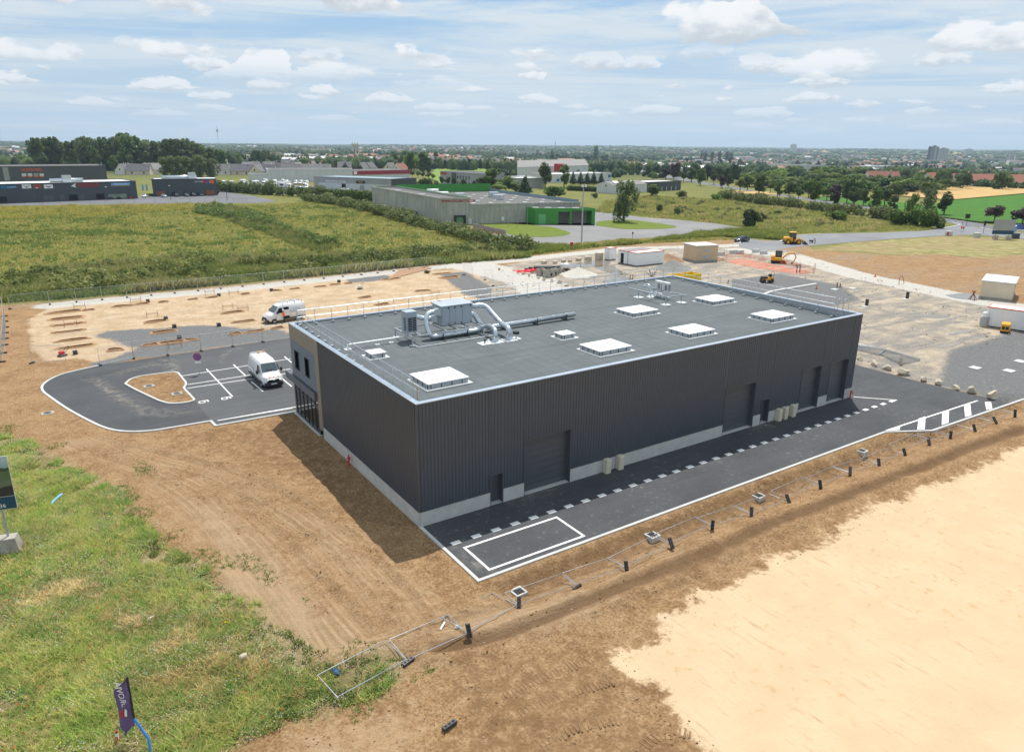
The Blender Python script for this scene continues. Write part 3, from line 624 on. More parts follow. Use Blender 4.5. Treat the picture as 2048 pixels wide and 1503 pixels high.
for y0, y1 in WN:
    wn = MB().box(.16, .19, y0, y1, 4.55, 6.1).build('window', 'glass_dark', bd)
    MB().box(-.12, .16, y0 - .04, y0, 4.5, 6.14).box(-.12, .16, y1, y1 + .04, 4.5, 6.14).box(-.12, .16, y0, y1, 6.1, 6.14).box(-.14, .16, y0, y1, 4.5, 4.55).build('window_frame', 'black', wn)
    MB().box(.13, .16, y0 + .1, y0 + .45, 4.62, 5.6).build('window_sticker', 'white_old', wn)
# canopy band and glass front, wrapping the corner
MB().box(-.35, .2, YO + .75, BW + 1.3, 3.1, 3.74).build('canopy', 'clad_slat', bd)
MB().box(.201, 9.0, BW + .05, BW + 1.3, 3.1, 3.74).build('canopy', 'clad_slat', bd)
ny = 6; gw = (BW - .25 - YO - .75) / ny
for k in range(ny):
    y0 = YO + .75 + k * gw
    for z0, z1 in ((0.15, 2.35), (2.42, 3.1)): MB().box(.02, .05, y0 + .04, y0 + gw - .04, z0, z1).build('pane', 'glass_curtain', bd)
    MB().box(-.03, .08, y0 - .04, y0 + .04, .05, 3.1).build('mullion', 'black_plastic', bd)
MB().box(-.05, .1, BW - .3, BW, .05, 3.1).box(-.02, .08, YO + .75, BW - .3, 2.355, 2.415).box(-.06, .1, YO + .75, BW - .3, 0.03, .145).build('glazing_frame', 'clad_door', bd)
MB().box(-.25, .3, YO + .6, BW + .2, -.1, .03).build('threshold', 'concrete', bd)
# back and right walls
MB().box(.2, BL - .01, BW - .12, BW, 0, BH - .05).build('rear_wall', 'clad_dark', bd)
v, f = ribs(0, BW, .0, BH - .05)
MB().add([(BL - c2, a, z) for a, c2, z in v], f).build('cladding', 'clad_dark', bd)
MB().box(.55, BL - .4, .5, BW - .4, 0, 7.3).build('inner_shell', 'dark_void', bd)
# roof: felt laid in strips, parapets and coping
rm = bpy.data.materials.new('roof_felt'); rm.use_nodes = True; t = NT(rm.node_tree); b = t.N['Principled BSDF']; P = t.pos()
n1 = t.noise(P, .25, 4, .6); n2 = t.noise(P, 2.5, 4, .6); n3 = t.noise(P, 60, 2, .6); n4 = t.noise(t.mapv(P, 0, (.35, 3.0, 1)), 1.0, 3, .6)
c = t.mix(t.rng(n1, .3, .7), (0.085, 0.099, 0.105), (0.11, 0.127, 0.134)); c = t.mix(t.math('MULTIPLY', t.rng(n4, .5, .8), .4), c, (0.18, 0.205, 0.215)); c = t.mix(t.math('MULTIPLY', t.rng(n3, .5, .75), .35), c, (0.20, 0.215, 0.225))
sp = t.n('SeparateXYZ'); t.L.new(P, sp.inputs[0])
t.L.new(c, b.inputs['Base Color']); b.inputs['Roughness'].default_value = .85; b.inputs['Specular IOR Level'].default_value = .3; t.L.new(t.bump(n3, .3, .01), b.inputs['Normal']); M['roof_felt'] = rm
rf = MB().add([(.3, .3, ROOFZ(.3)), (BL - .3, .3, ROOFZ(.3)), (BL - .3, BW - .3, ROOFZ(BW - .3)), (.3, BW - .3, ROOFZ(BW - .3))], [(0, 1, 2, 3)]).build('roof', 'roof_felt', bd)
mat('felt_lap', (0.08, 0.094, 0.10), .9, 0, .25, 2.0)
for k in range(1, 47):          # each strip of felt laps the next
    x_ = .3 + k * 1.0
    if x_ > BL - .4: break
    MB().add([(x_, .3, ROOFZ(.3) + .006), (x_ + .035, .3, ROOFZ(.3) + .006), (x_ + .035, BW - .3, ROOFZ(BW - .3) + .006), (x_, BW - .3, ROOFZ(BW - .3) + .006)], [(0, 1, 2, 3)]).build('felt_lap', 'felt_lap', rf)
for y_ in (8.1, 16.3):
    MB().add([(.3, y_, ROOFZ(y_) + .009), (BL - .3, y_, ROOFZ(y_) + .009), (BL - .3, y_ + .07, ROOFZ(y_) + .011), (.3, y_ + .07, ROOFZ(y_) + .011)], [(0, 1, 2, 3)]).build('felt_lap', 'felt_lap', rf)
for nm, bx in (('f', (0, BL, 0.02, .3)), ('b', (0, BL, BW - .3, BW - .13)), ('l', (.03, .3, .31, BW - .31)), ('r', (BL - .3, BL - .02, .31, BW - .31))):
    MB().box(*bx, 7.2, BH - .05).build('parapet', 'galv_matt', bd)
e = .06
for bx in ((-e, BL + e, -e, .32), (-e, BL + e, BW - .32, BW + e), (-e, .34, .322, BW - .322), (BL - .34, BL + e, .322, BW - .322)): MB().box(*bx, BH - .055, BH).build('coping', 'coping', bd)
for k in range(18):
    y0 = .4 + k * 1.32; MB().box(BL - .318, BL - .302, y0, y0 + 1.30, ROOFZ(y0) + .15, BH - .06).build('parapet_panel', 'galv_matt', bd)
for k in range(35):
    x0 = .4 + k * 1.32
    if x0 + 1.3 > BL - .3: break
    MB().box(x0, x0 + 1.30, BW - .318, BW - .302, ROOFZ(BW) + .03, BH - .06).build('parapet_panel', 'galv_matt', bd)
# -- roof guard rails
def guard(name, label, a, b2, inward, n, top=9.42):
    g_ = thing(name, label, 'guard rail', (a[0], a[1], BH)); A = Vector((a[0], a[1], BH)); Bv = Vector((b2[0], b2[1], BH)); d_ = Bv - A; iv = Vector((inward[0], inward[1], 0))
    for k in range(n + 1):
        p = d_ * (k / n)
        q0 = p + Vector((0, 0, ROOFZ(a[1] + p.y) - BH + .03))
        MB().cyl(p + Vector((0, 0, -.35)), p + Vector((0, 0, top - BH)), .024, 6).box(p.x - .07, p.x + .07, p.y - .07, p.y + .07, -.38, -.3).build('post', 'galv', g_)
        MB().tube([p + Vector((0, 0, -.34)), p + iv * .25 + Vector((0, 0, -.36))], .025, 6).box((p + iv * .3).x - .1, (p + iv * .3).x + .1, (p + iv * .3).y - .1, (p + iv * .3).y + .1, q0.z, q0.z + .12).build('foot', 'galv_matt', g_)
    for z_ in (top - BH, .52): MB().cyl((0, 0, z_), tuple(d_ + Vector((0, 0, z_))), .026, 8).build('rail', 'galv', g_)
    return g_
gl_ = guard('guard_rail', 'galvanised guard rail along the left edge of the warehouse roof', (.5, 1.4), (.5, 23.9), (1, 0), 15)
MB().cyl((0, -.55, -.4), (0, -.55, .75), .03, 6).build('end_post', 'wood', gl_); MB().cyl((0, 0, .52), (0, -.7, .5), .024, 6).build('rail', 'galv', gl_)
guard('guard_rail', 'galvanised guard rail along the far long edge of the warehouse roof', (.6, 23.95), (45.9, 23.95), (0, -1), 30)
gr_ = guard('guard_rail', 'galvanised guard rail along the right hand edge of the warehouse roof', (46.0, 2.6), (46.0, 23.8), (-1, 0), 12)
ld = thing('roof_ladder', 'short galvanised ladder with hoop over the parapet at the right roof corner', 'ladder', (46.05, 1.8, ROOFZ(1.8)))
for s_ in (-.3, .3): MB().tube(bend([(-.35, s_, 0), (-.35, s_, 1.95), (.5, s_, 1.95), (.5, s_, .75)], .2), .025, 6).build('stile', 'galv', ld)
for k in range(4): MB().cyl((-.35, -.3, .25 + k * .28), (-.35, .3, .25 + k * .28), .018, 6).build('rung', 'galv', ld)
# -- rooflights
def rooflight(cx, cy, sx, sy, label, ns):
    z0 = ROOFZ(cy); s_ = thing('rooflight', label, 'rooflight', (cx, cy, z0), 0, 'white rooflights on the warehouse roof'); hx, hy = sx / 2, sy / 2
    MB().box(-hx - .22, hx + .22, -hy - .22, hy + .22, -.02, .035).build('flashing', 'white_old', s_)
    MB().box(-hx + .04, hx - .04, -hy + .04, hy - .04, .0, .34).build('upstand', 'galv_matt', s_)
    for i in range(ns):
        y0 = -hy + i * sy / ns
        MB().add([(-hx - .03, y0 + .012, .34), (hx + .03, y0 + .012, .34), (hx + .03, y0 + sy / ns - .012, .34), (-hx - .03, y0 + sy / ns - .012, .34),
                  (-hx - .03, y0 + .012, .41), (hx + .03, y0 + .012, .41), (hx + .03, y0 + sy / ns - .012, .41), (-hx - .03, y0 + sy / ns - .012, .41)],
                 [(4, 5, 6, 7), (0, 1, 5, 4), (1, 2, 6, 5), (2, 3, 7, 6), (3, 0, 4, 7)]).build('cover_panel', 'white_sheet', s_)
    for i in range(4 if sx > 2 else 2):
        k = 4 if sx > 2 else 2; u = -1 + (2 * i + .5) / (k - .5) * .9
        MB().box(u * hx - .02, u * hx + .02, -hy - .0, -hy + .045, .05, .33).box(-hx, -hx + .045, u * hy - .02, u * hy + .02, .05, .33).build('bracket', 'steel_dark', s_)
    return s_
rooflight(4.25, 5.05, 3.1, 2.8, 'large white rooflight nearest the near left roof corner', 3)
rooflight(19.25, 5.05, 3.25, 2.6, 'large white rooflight in the middle of the near row, right of the small square one', 4)
rooflight(29.2, 5.2, 3.2, 2.5, 'large white rooflight third in the near row, above the middle roller door', 4)
rooflight(40.1, 5.15, 3.3, 2.5, 'large white rooflight nearest the right parapet in the near row', 4)
rooflight(30.0, 12.95, 3.2, 2.5, 'large white rooflight in the far row left of the air conditioner frame', 4)
rooflight(40.6, 12.7, 3.2, 2.5, 'large white rooflight in the far row right of the air conditioner frame', 4)
rooflight(2.75, 12.4, 1.2, 1.25, 'small square white rooflight beside the left guard rail', 1)
rooflight(18.65, 9.6, 1.35, 1.25, 'small square white rooflight right of the ducts', 1)
# -- plant on the roof
ah = thing('air_handling_unit', 'big grey air handling box raised on a steel frame on the roof', 'ventilation unit', (9.75, 14.8, 8.7))
MB().box(0, 2.9, 0, 1.6, .06, 1.66).build('casing', 'ahu_grey', ah)
MB().add([(-.08, -.12, 1.665), (2.98, -.12, 1.665), (2.98, 1.7, 1.665), (-.08, 1.7, 1.665), (-.08, -.12, 1.74), (2.98, -.12, 1.74), (2.98, 1.7, 1.80), (-.08, 1.7, 1.80)], [(0, 3, 2, 1), (4, 5, 6, 7), (0, 1, 5, 4), (1, 2, 6, 5), (2, 3, 7, 6), (3, 0, 4, 7)]).build('cap', 'ahu_grey', ah)
for x0, x1 in ((.03, .74), (.77, 1.32), (1.35, 1.95), (1.98, 2.87)):
    dr = MB().box(x0, x1, -.035, -.003, .1, 1.62).build('access_panel', 'ahu_grey', ah); MB().box(x1 - .12, x1 - .06, -.075, -.036, 1.45, 1.6).box(x1 - .12, x1 - .06, -.075, -.036, .12, .24).build('latch', 'black', dr)
MB().box(0, 2.9, .05, 1.55, 0, .055).build('base_rail', 'steel_dark', ah)
fr = thing('support_frame', 'galvanised steel frame carrying the air handling box and heat pump', 'steel frame', (6.3, 13.5, 7.84))
for y_ in (0, 3.2): MB().box(0, 6.8, y_ - .05, y_ + .05, .7, .8).build('beam', 'galv', fr)
for x_ in (0.1, .9, 3.3, 4.4, 5.6, 6.7): MB().box(x_ - .04, x_ + .04, .06, 3.14, .715, .8).build('joist', 'galv_matt', fr)
for x_ in (.1, 6.7):
    for y_ in (0, 3.2): MB().box(x_ - .05, x_ + .05, y_ - .05, y_ + .05, .02 + .02 * y_, .699).box(x_ - .2, x_ + .2, y_ - .2, y_ + .2, .018 * y_, .04 + .018 * y_).build('leg', 'galv', fr)
def fanunit(name, label, loc, sx, sy, sz, rows, rz=0.0, front='y', frames=2):
    h_ = thing(name, label, 'heat pump', loc, rz); MB().bbox(0, sx, 0, sy, 0, sz, .03).build('casing', 'ahu_grey' if sz > 1 else 'white_old', h_)
    for fx in (0, 1):
        if fx == 0: a0, a1 = sx * .12, sx * .92
        else: a0, a1 = sy * .1, sy * .5
        z0, z1 = sz * .06, sz * .72
        mb = MB()
        if fx == 0: mb.box(a0, a1, -.012, .0, z0, z1)
        else: mb.box(-.012, 0.0, a0, a1, z0, z1)
        gr = mb.build('grille', 'dark_void', h_); mb = MB()
        for k in range(rows + 1):
            zz = z0 + (z1 - z0) * k / rows
            if fx == 0: mb.box(a0, a1, -.03, -.013, zz - .015, zz + .015)
            else: mb.box(-.03, -.013, a0, a1, zz - .015, zz + .015)
        for k in range(frames + 1):
            aa = a0 + (a1 - a0) * k / frames
            if fx == 0: mb.box(aa - .012, aa + .012, -.032, -.031 + .018, z0, z1)
            else: mb.box(-.032, -.014, aa - .012, aa + .012, z0, z1)
        mb.build('grille_bars', 'ahu_grey' if sz > 1 else 'white_old', gr)
    return h_
fanunit('heat_pump', 'tall grey heat pump with black grilles at the left end of the steel frame', (6.45, 14.6, 8.66), .95, .95, 1.7, 8)
mbp = thing('refrigerant_pipe', 'white lagged pipe running from the heat pump to the left roof edge', 'pipe', (1.6, 15.1, 7.88))
MB().tube(bend([(0, 0, 0), (0, 0, .38), (5.0, .02, .38), (5.3, .3, .5)], .15), .07, 10).build('lagging', 'white_sheet', mbp, True)
MB().box(-.25, .25, -.25, .25, -.03, .05).build('flashing', 'white_sheet', mbp)
for x_ in (2.5, 3.7): MB().cyl((x_, 0, 0), (x_, 0, .34), .02, 6).box(x_ - .18, x_ + .18, -.18, .18, -.02, .06).build('pipe_foot', 'white_old', mbp)
def duct(name, label, path, r, seg=0.9, feet=(), cone=None):
    d_ = thing(name, label, 'duct', path[0]); o = Vector(path[0]); P = [Vector(p) - o for p in bend(path, .55, 5)]
    MB().tube(P, r, 14).build('duct_pipe', 'galv', d_, True)
    acc = 0.0; nxt = .35
    for i in range(len(P) - 1):      # joint collars
        L_ = (P[i + 1] - P[i]).length
        while nxt < acc + L_:
            u = (nxt - acc) / L_; q = P[i].lerp(P[i + 1], u); dv = (P[i + 1] - P[i]).normalized()
            MB().cyl(q - dv * .02, q + dv * .02, r + .014, 14).build('collar', 'galv', d_); nxt += seg
        acc += L_
    for fx in feet:
        p = Vector(fx) - o; zr_ = ROOFZ(fx[1]) - o.z
        MB().box(p.x - .03, p.x + .03, p.y - r - .08, p.y - r - .03, zr_, p.z + r).box(p.x - .03, p.x + .03, p.y + r + .03, p.y + r + .08, zr_, p.z + r).box(p.x - .03, p.x + .03, p.y - r - .1, p.y + r + .1, p.z - r - .06, p.z - r - .01).box(p.x - .15, p.x + .15, p.y - r - .2, p.y + r + .2, zr_ + .005, zr_ + .07).build('bracket', 'steel_dark', d_)
    if cone:
        q = Vector(cone) - o; MB().cyl(q, q + Vector((0, 0, .3)), r + .14, 14, r + .02).build('cowl', 'galv', d_, True); MB().box(q.x - .55, q.x + .55, q.y - .5, q.y + .5, -.02 + q.z, q.z + .03).build('flashing', 'white_sheet', d_)
    return d_
duct('ventilation_duct', 'silver duct looping from the left of the air handling box and along under it', [(9.7, 15.2, 9.95), (8.55, 15.2, 9.95), (8.2, 14.6, 9.0), (8.35, 14.15, 8.15), (9.2, 14.15, 8.15), (13.0, 14.15, 8.15), (13.3, 13.0, 8.75), (12.8, 11.25, 8.75), (12.8, 11.25, 7.85)], .2, feet=((9.4, 14.15, 8.15), (11.7, 14.15, 8.15)), cone=(12.8, 11.25, 7.79))
duct('ventilation_duct', 'long straight silver duct lying across the roof to the right', [(12.66, 15.5, 9.25), (13.3, 15.5, 9.25), (13.55, 15.1, 8.5), (13.7, 14.3, 8.2), (14.4, 14.3, 8.2), (23.4, 14.3, 8.25)], .22, 1.5, feet=((15.6, 14.3, 8.22), (19.0, 14.3, 8.23), (22.3, 14.3, 8.25)))
duct('ventilation_duct', 'silver duct from the top right of the air handling box sloping down to the roof', [(12.66, 15.2, 10.0), (14.2, 15.2, 10.0), (14.6, 13.3, 8.75), (14.1, 11.2, 8.75), (14.1, 11.2, 7.85)], .22, cone=(14.1, 11.2, 7.79))
duct('ventilation_duct', 'short silver duct stub behind the heat pump', [(9.7, 15.9, 9.25), (8.9, 15.9, 9.25), (8.0, 17.3, 9.45)], .2)
for x_, y_, zc, lb in ((9.42, 15.2, 9.95, 'upper square to round duct hood on the left of the air handling box'), (9.42, 15.9, 9.25, 'lower square to round duct hood on the left of the air handling box')):
    cb = thing('duct_hood', lb, 'duct', (9.745, y_, zc)); MB().add([(0, -.4, -.35), (0, .4, -.35), (0, .4, .35), (0, -.4, .35), (-.55, -.16, -.16), (-.55, .16, -.16), (-.55, .16, .16), (-.55, -.16, .16)], [(0, 1, 5, 4), (1, 2, 6, 5), (2, 3, 7, 6), (3, 0, 4, 7)]).build('hood', 'galv', cb)
    MB().box(-.03, .004, -.43, .43, -.38, .38).build('flange', 'galv_matt', cb)
v1 = thing('roof_vent', 'black square capped vent beside the duct outlets', 'vent', (14.85, 11.3, ROOFZ(11.3)))
MB().box(-.5, .3, -.4, .4, .0, .03).build('flashing', 'white_sheet', v1); MB().cyl((0, 0, 0), (0, 0, .4), .07, 8).build('pipe', 'galv', v1); MB().bbox(-.2, .2, -.2, .2, .38, .62, .03).build('cap', 'black', v1)
v2 = thing('roof_vent', 'small roof outlet on a white square left of the duct outlets', 'vent', (11.8, 11.3, ROOFZ(11.3)))
MB().box(-.5, .5, -.45, .45, 0, .03).build('flashing', 'white_sheet', v2); MB().cyl((.0, 0, 0), (0, 0, .3), .06, 8).cyl((.0, 0, .3), (0, 0, .36), .13, 8).build('pipe', 'black_plastic', v2); MB().tube(bend([(.3, .1, 0), (.3, .1, .25), (.5, .1, .25), (.5, .1, .1)], .1), .04, 8).build('swan_neck', 'white_sheet', v2)
cp = thing('condensate_pipe', 'thin white pipe lying on the roof in front of the steel frame', 'pipe', (6.5, 12.8, ROOFZ(12.8))); MB().tube([(0, .6, .08), (.05, 0, .08), (3.5, 0, .08), (5.8, 0, .09), (7.2, .05, .09)], .035, 8).build('pipe', 'white_sheet', cp)
for k in range(5): MB().box(.6 + k * 1.3 - .06, .6 + k * 1.3 + .06, -.08, .08, .003, .045).build('pipe_clip', 'galv_matt', cp)
af = thing('support_frame', 'open galvanised frame on white feet at the far right of the roof', 'steel frame', (35.0, 13.7, 7.85))
for x_ in (0, 2.2): MB().box(x_ - .06, x_ + .06, -.3, 5.9, .75, .87).build('beam', 'galv', af)
for y_ in (.3, 3.1): MB().box(.07, 2.13, y_ - .04, y_ + .04, .76, .84).build('joist', 'galv', af)
for x_ in (0, 2.2):
    for y_ in (.4, 4.4): MB().box(x_ - .06, x_ + .06, y_ - .06, y_ + .06, .01, .749).build('leg', 'galv', af); MB().box(x_ - .42, x_ + .42, y_ - .42, y_ + .42, .012 * y_ + .0, .03 + .022 * y_).build('flashing', 'white_sheet', af)
for k, y_ in enumerate((17.9, 16.85)): fanunit('air_conditioner', ('left hand white air conditioner box on the far roof frame', 'right hand white air conditioner box on the far roof frame')[k], (37.0, y_ - .95, 8.75), .4, .92, .85, 5)
lp = thing('refrigerant_pipe', 'tangle of silver lagged pipes beside the far roof air conditioners', 'pipe', (36.2, 17.6, 7.93))
MB().tube(bend([(-.2, .9, .95), (.1, .9, 1.2), (.2, .4, 1.2), (.1, .1, .6), (.1, .0, .0)], .2), .09, 8).build('lagging', 'galv', lp, True); MB().tube(bend([(.1, 0, .55), (.3, -1.4, .55), (.3, -1.5, .0)], .2), .06, 8).build('lagging', 'white_sheet', lp, True)
MB().box(-.35, .35, -.35, .35, -.01, .04).build('flashing', 'white_sheet', lp)
# -- boxes and pipes against the walls
for x_, lb in ((15.28, 'beige meter cabinet standing alone left of its pair by the near plinth'), (16.55, 'beige meter cabinet, right one of the pair by the near plinth'), (35.25, 'beige meter cabinet, left of the three beyond the small far door'), (36.1, 'beige meter cabinet, middle of the three beyond the small far door'), (37.25, 'beige meter cabinet, right of the three beyond the small far door')):
    c_ = thing('meter_cabinet', lb, 'cabinet', (x_, -.31, .012), 0, 'beige meter cabinets along the front'); MB().bbox(-.24, .24, -.2, .23, 0, 1.1, .03).build('case', 'beige_cab', c_)
    MB().box(-.2, .2, -.22, -.203, .2, 1.03).build('door', 'beige_cab', c_)
for p_, lb in (((46.15, -.3, .012), 'red fire water pipe against the plinth at the right front corner'), ((-.3, 11.3, -.02), 'red fire water pipe against the plinth on the shaded left side')):
    h_ = thing('fire_riser', lb, 'pipe', p_); MB().cyl((0, 0, 0), (0, 0, .8), .06, 8).build('pipe', 'red', h_); MB().tube(bend([(0, 0, .75), (.0, -.2, .75), (0, -.2, .5)], .1), .045, 8).cyl((-.13, 0, .6), (.13, 0, .6), .045, 8).build('outlet', 'red', h_)
    MB().cyl((0, 0, .8), (0, 0, .85), .07, 8).build('cap', 'red', h_)
# -- mesh fence panels
def fence_proto(lean=False):
    f_ = thing('mesh_fence', 'steel mesh site fence panel', 'fence panel', group='upright site fence panels')
    mb = MB(); r_ = .021
    mb.tube([(0, 0, .12), (0, 0, 2.0), (3.45, 0, 2.0), (3.45, 0, .12)], r_, 6); mb.cyl((0, 0, .2), (3.45, 0, .2), r_, 6); mb.build('frame', 'galv', f_)
    mb = MB()
    for k in range(1, 28): mb.cyl((k * 3.45 / 28, 0, .2), (k * 3.45 / 28, 0, 2.0), .0028, 3, cap=False)
    for k in range(1, 8): mb.cyl((0, 0, .2 + k * .225), (3.45, 0, .2 + k * .225), .0028, 3, cap=False)
    o = mb.build('mesh_infill', 'galv_matt', f_); o['kind'] = 'stuff'
    MB().bbox(-.12, .12, -.36, .36, 0, .14, .03).build('foot_block', 'rubber', f_)
    return f_
FP = fence_proto(); first = [True]
def place_fence(a, b2, label, z=0.0, rx=0.0):
    a = Vector((a[0], a[1], z)); b2 = Vector((b2[0], b2[1], z)); d_ = b2 - a
    o = FP if first[0] else copy_tree(FP); first[0] = False
    o.location = a; o.rotation_euler = (rx, 0, math.atan2(d_.y, d_.x)); o.scale = (d_.length / 3.47, 1, 1); o['label'] = label; return o
def fence_line(pts, label, gaps=()):
    P = px(*pts); k = 0
    for a, b2 in zip(P[:-1], P[1:]):
        L_ = math.dist(a, b2); n = max(1, round(L_ / 3.5))
        for i in range(n):
            q0 = tuple(a[j] + (b2[j] - a[j]) * i / n for j in (0, 1)); q1 = tuple(a[j] + (b2[j] - a[j]) * (i + 1) / n for j in (0, 1))
            if k not in gaps: place_fence(q0, q1, label if n == 1 and len(P) == 2 else label + ', ' + ORD[k] + ' from the near end')
            k += 1
fence_line([(20, 618), (100, 609), (349.7, 586.3), (568.6, 564.5), (722.5, 549.5), (849, 535.5), (891, 539.5)], 'mesh fence panel beside the pale track behind the pad')
fence_line([(64.5, 726), (133, 726.5)], 'mesh fence panel standing alone at the near left corner of the earth pad')
fence_line([(200, 730.5), (268, 717), (336, 710.3), (402.7, 702), (466, 693), (526, 684), (590, 675)], 'mesh fence panel between car park and earth pad')
fence_line([(4, 724), (10, 690), (12, 655), (8, 622)], 'mesh fence panel along the left edge of the picture')
for a, b2 in (((928, 549.5), (946, 554.5)), ((970, 560), (985, 562)), ((986, 572), (1026, 575.5))):
    place_fence(G2(*a), G2(*b2), ORD[[928, 970, 986].index(a[0])] + ' from left of three loose mesh fence panels on the pale track')
# -- fence blown flat in front
fl = thing('fallen_fence', 'fallen mesh fence panel', 'fence panel', group='fence panels lying flat in front of the warehouse')
MB().tube([(0, 0, .03), (0, 2.0, .05), (3.45, 2.0, .05), (3.45, 0, .03)], .023, 6).cyl((0, .1, .035), (3.45, .1, .035), .023, 6).build('frame', 'galv_matt', fl)
mb = MB()
for k in range(1, 24): mb.cyl((k * 3.45 / 24, .1, .03), (k * 3.45 / 24, 2.0, .04), .0014, 3, cap=False)
for k in range(1, 9): mb.cyl((0, .1 + k * .23, .03), (3.45, .1 + k * .23, .03), .0014, 3, cap=False)
o = mb.build('mesh_infill', 'steel_dark', fl); o['kind'] = 'stuff'
fb = thing('rubber_block', 'black fence foot', 'fence foot', group='black fence feet in front of the warehouse')
mb = MB()      # slotted recycled rubber block, lying long along x
mb.bbox(-.36, .36, -.11, .11, 0, .13, .025); mb.build('block', 'black_plastic', fb)
for x_ in (-.2, 0, .2): MB().box(x_ - .06, x_ + .06, -.05, .05, .131, .134).build('slot', 'dark_void', fb)
feet = [(937, 1270), (1038, 1211), (1153, 1171), (1252, 1137), (1341, 1096), (1424, 1061), (1502, 1030), (1575, 1001), (1639, 974), (1699, 949), (1757, 927), (1808, 906), (1856, 889), (1900, 876), (1947, 861), (1988, 846), (2028, 834)]
FT = [GR(816, 1325)] + [GR(*q) for q in feet]
first2 = [True]; first3 = [True]
for i, p in enumerate(FT):
    o = fb if first2[0] else copy_tree(fb); first2[0] = False
    o.location = p + Vector((0, 0, .02))
    if i == 0: o.rotation_euler = (0.15, 0, R(20)); o['label'] = 'grey fence foot lying on its side at the edge of the flower meadow'
    elif i == 3: o.rotation_euler = (R(70), 0, R(15)); o['label'] = 'black fence foot tipped flat, third along the row of fallen fence'
    else:
        tl = R(52 + 12 * math.sin(i * 2.3)); d_ = (FT[min(i + 1, len(FT) - 1)] - FT[i - 1]); o.rotation_euler = (0, -tl, math.atan2(d_.y, d_.x) + R(55 + 20 * math.sin(i * 1.7))); o.location = p + Vector((0, 0, .3))
        o['label'] = 'black fence foot on end right at the front of the fallen fence row' if i == 1 else 'black rubber fence foot on end along the fallen fence, ' + ORD[i] + ' from the near end'
for i in range(len(FT)):
    a = G(677, 1401) if i == 0 else FT[i - 1]; b2 = FT[0] if i == 0 else FT[i]
    d_ = b2 - a; o = fl if first3[0] else copy_tree(fl); first3[0] = False
    o.location = Vector((a.x, a.y, max(a.z, b2.z) + .06 + (.12 if i > 1 else 0))); L2 = math.hypot(d_.x, d_.y)
    slope = math.atan2(d_.z, L2); o.rotation_euler = (R(-4 if i > 1 else 0) , -slope, math.atan2(d_.y, d_.x)); o.scale = (L2 / 3.47, .95 if i < 3 else .72, 1)
    o['label'] = ('mesh fence panel lying flat in the flowers, its near end in the meadow', 'mesh fence panel lying flat on bare earth next to the meadow edge')[i] if i < 2 else 'fallen mesh fence panel between black feet, ' + ORD[i] + ' from the near end'
o = dup(fb, GR(899, 1452) + Vector((0, 0, .02)), R(12), 'black fence foot lying alone on the bare earth at the bottom centre')
# -- drains
for (a, b2), lb in (((1037, 1180), 'square concrete drain box with grate nearest the camera'), ((1304, 1077), 'square concrete drain box with grate, second from the near end'), ((1516, 995), 'square concrete drain box with grate, third from the near end'), ((1721, 915), 'square concrete drain box with grate, farthest along the kerb')):
    p = GR(a, b2); dn = thing('drain_box', lb, 'drain', p + Vector((0, 0, -.2)), R(4), 'concrete drain boxes along the ditch')
    w_ = .38; MB().box(-w_, w_, -w_, -w_ + .1, 0, .42).box(-w_, w_, w_ - .1, w_, 0, .42).box(-w_, -w_ + .1, -w_ + .1, w_ - .1, 0, .42).box(w_ - .1, w_, -w_ + .1, w_ - .1, 0, .42).build('frame', 'concrete', dn)
    MB().box(-w_ + .1, w_ - .1, -w_ + .1, w_ - .1, .3, .36).build('cover_pit', 'dark_void', dn); mb = MB()
    for k in range(6): mb.box(-w_ + .1, w_ - .1, -.25 + k * .1 - .025, -.25 + k * .1 + .025, .37, .40)
    mb.build('grate', 'black', dn)
for (a, b2), lb in (((95, 826), 'flat concrete manhole cover in the earth left of the car park'), ((298, 772), 'flat manhole cover on the left of the traffic island'), ((354, 787), 'flat manhole cover on the right of the traffic island')):
    p = G(a, b2, .11 if a > 200 else RELIEF(*G2(a, b2))); mh = thing('manhole_cover', lb, 'manhole', p); MB().bbox(-.5, .5, -.4, .4, -.05, .05, .02).build('slab', 'concrete_old', mh); MB().cyl((0, 0, .05), (0, 0, .065), .3, 12).build('lid', 'steel_dark', mh)
# -- text
def text_mesh(name, s_, size, m, parent, loc, rot=(R(90), 0, 0), depth=.01, bold=0.0, mirror=False, sx=1.0):
    cu = bpy.data.curves.new('t', 'FONT'); cu.body = s_; cu.size = size; cu.align_x = 'CENTER'; cu.align_y = 'CENTER'; cu.extrude = depth; cu.offset = bold; cu.resolution_u = 3
    ob = bpy.data.objects.new('t', cu); COL.objects.link(ob); bpy.context.view_layer.update(); dg = bpy.context.evaluated_depsgraph_get()
    me = bpy.data.meshes.new_from_object(ob.evaluated_get(dg)); bpy.data.objects.remove(ob); bpy.data.curves.remove(cu)
    me.materials.clear(); me.materials.append(M[m]); o = bpy.data.objects.new(name, me); COL.objects.link(o); o.parent = parent; o.location = loc; o.rotation_euler = rot; o.scale = (-sx if mirror else sx, 1, 1); return o
# -- billboard cut by the left edge
bp = GR(22, 1100); bb = thing('site_billboard', 'site billboard on a concrete block at the left edge, photo above a blue strip', 'billboard', bp, R(-12))
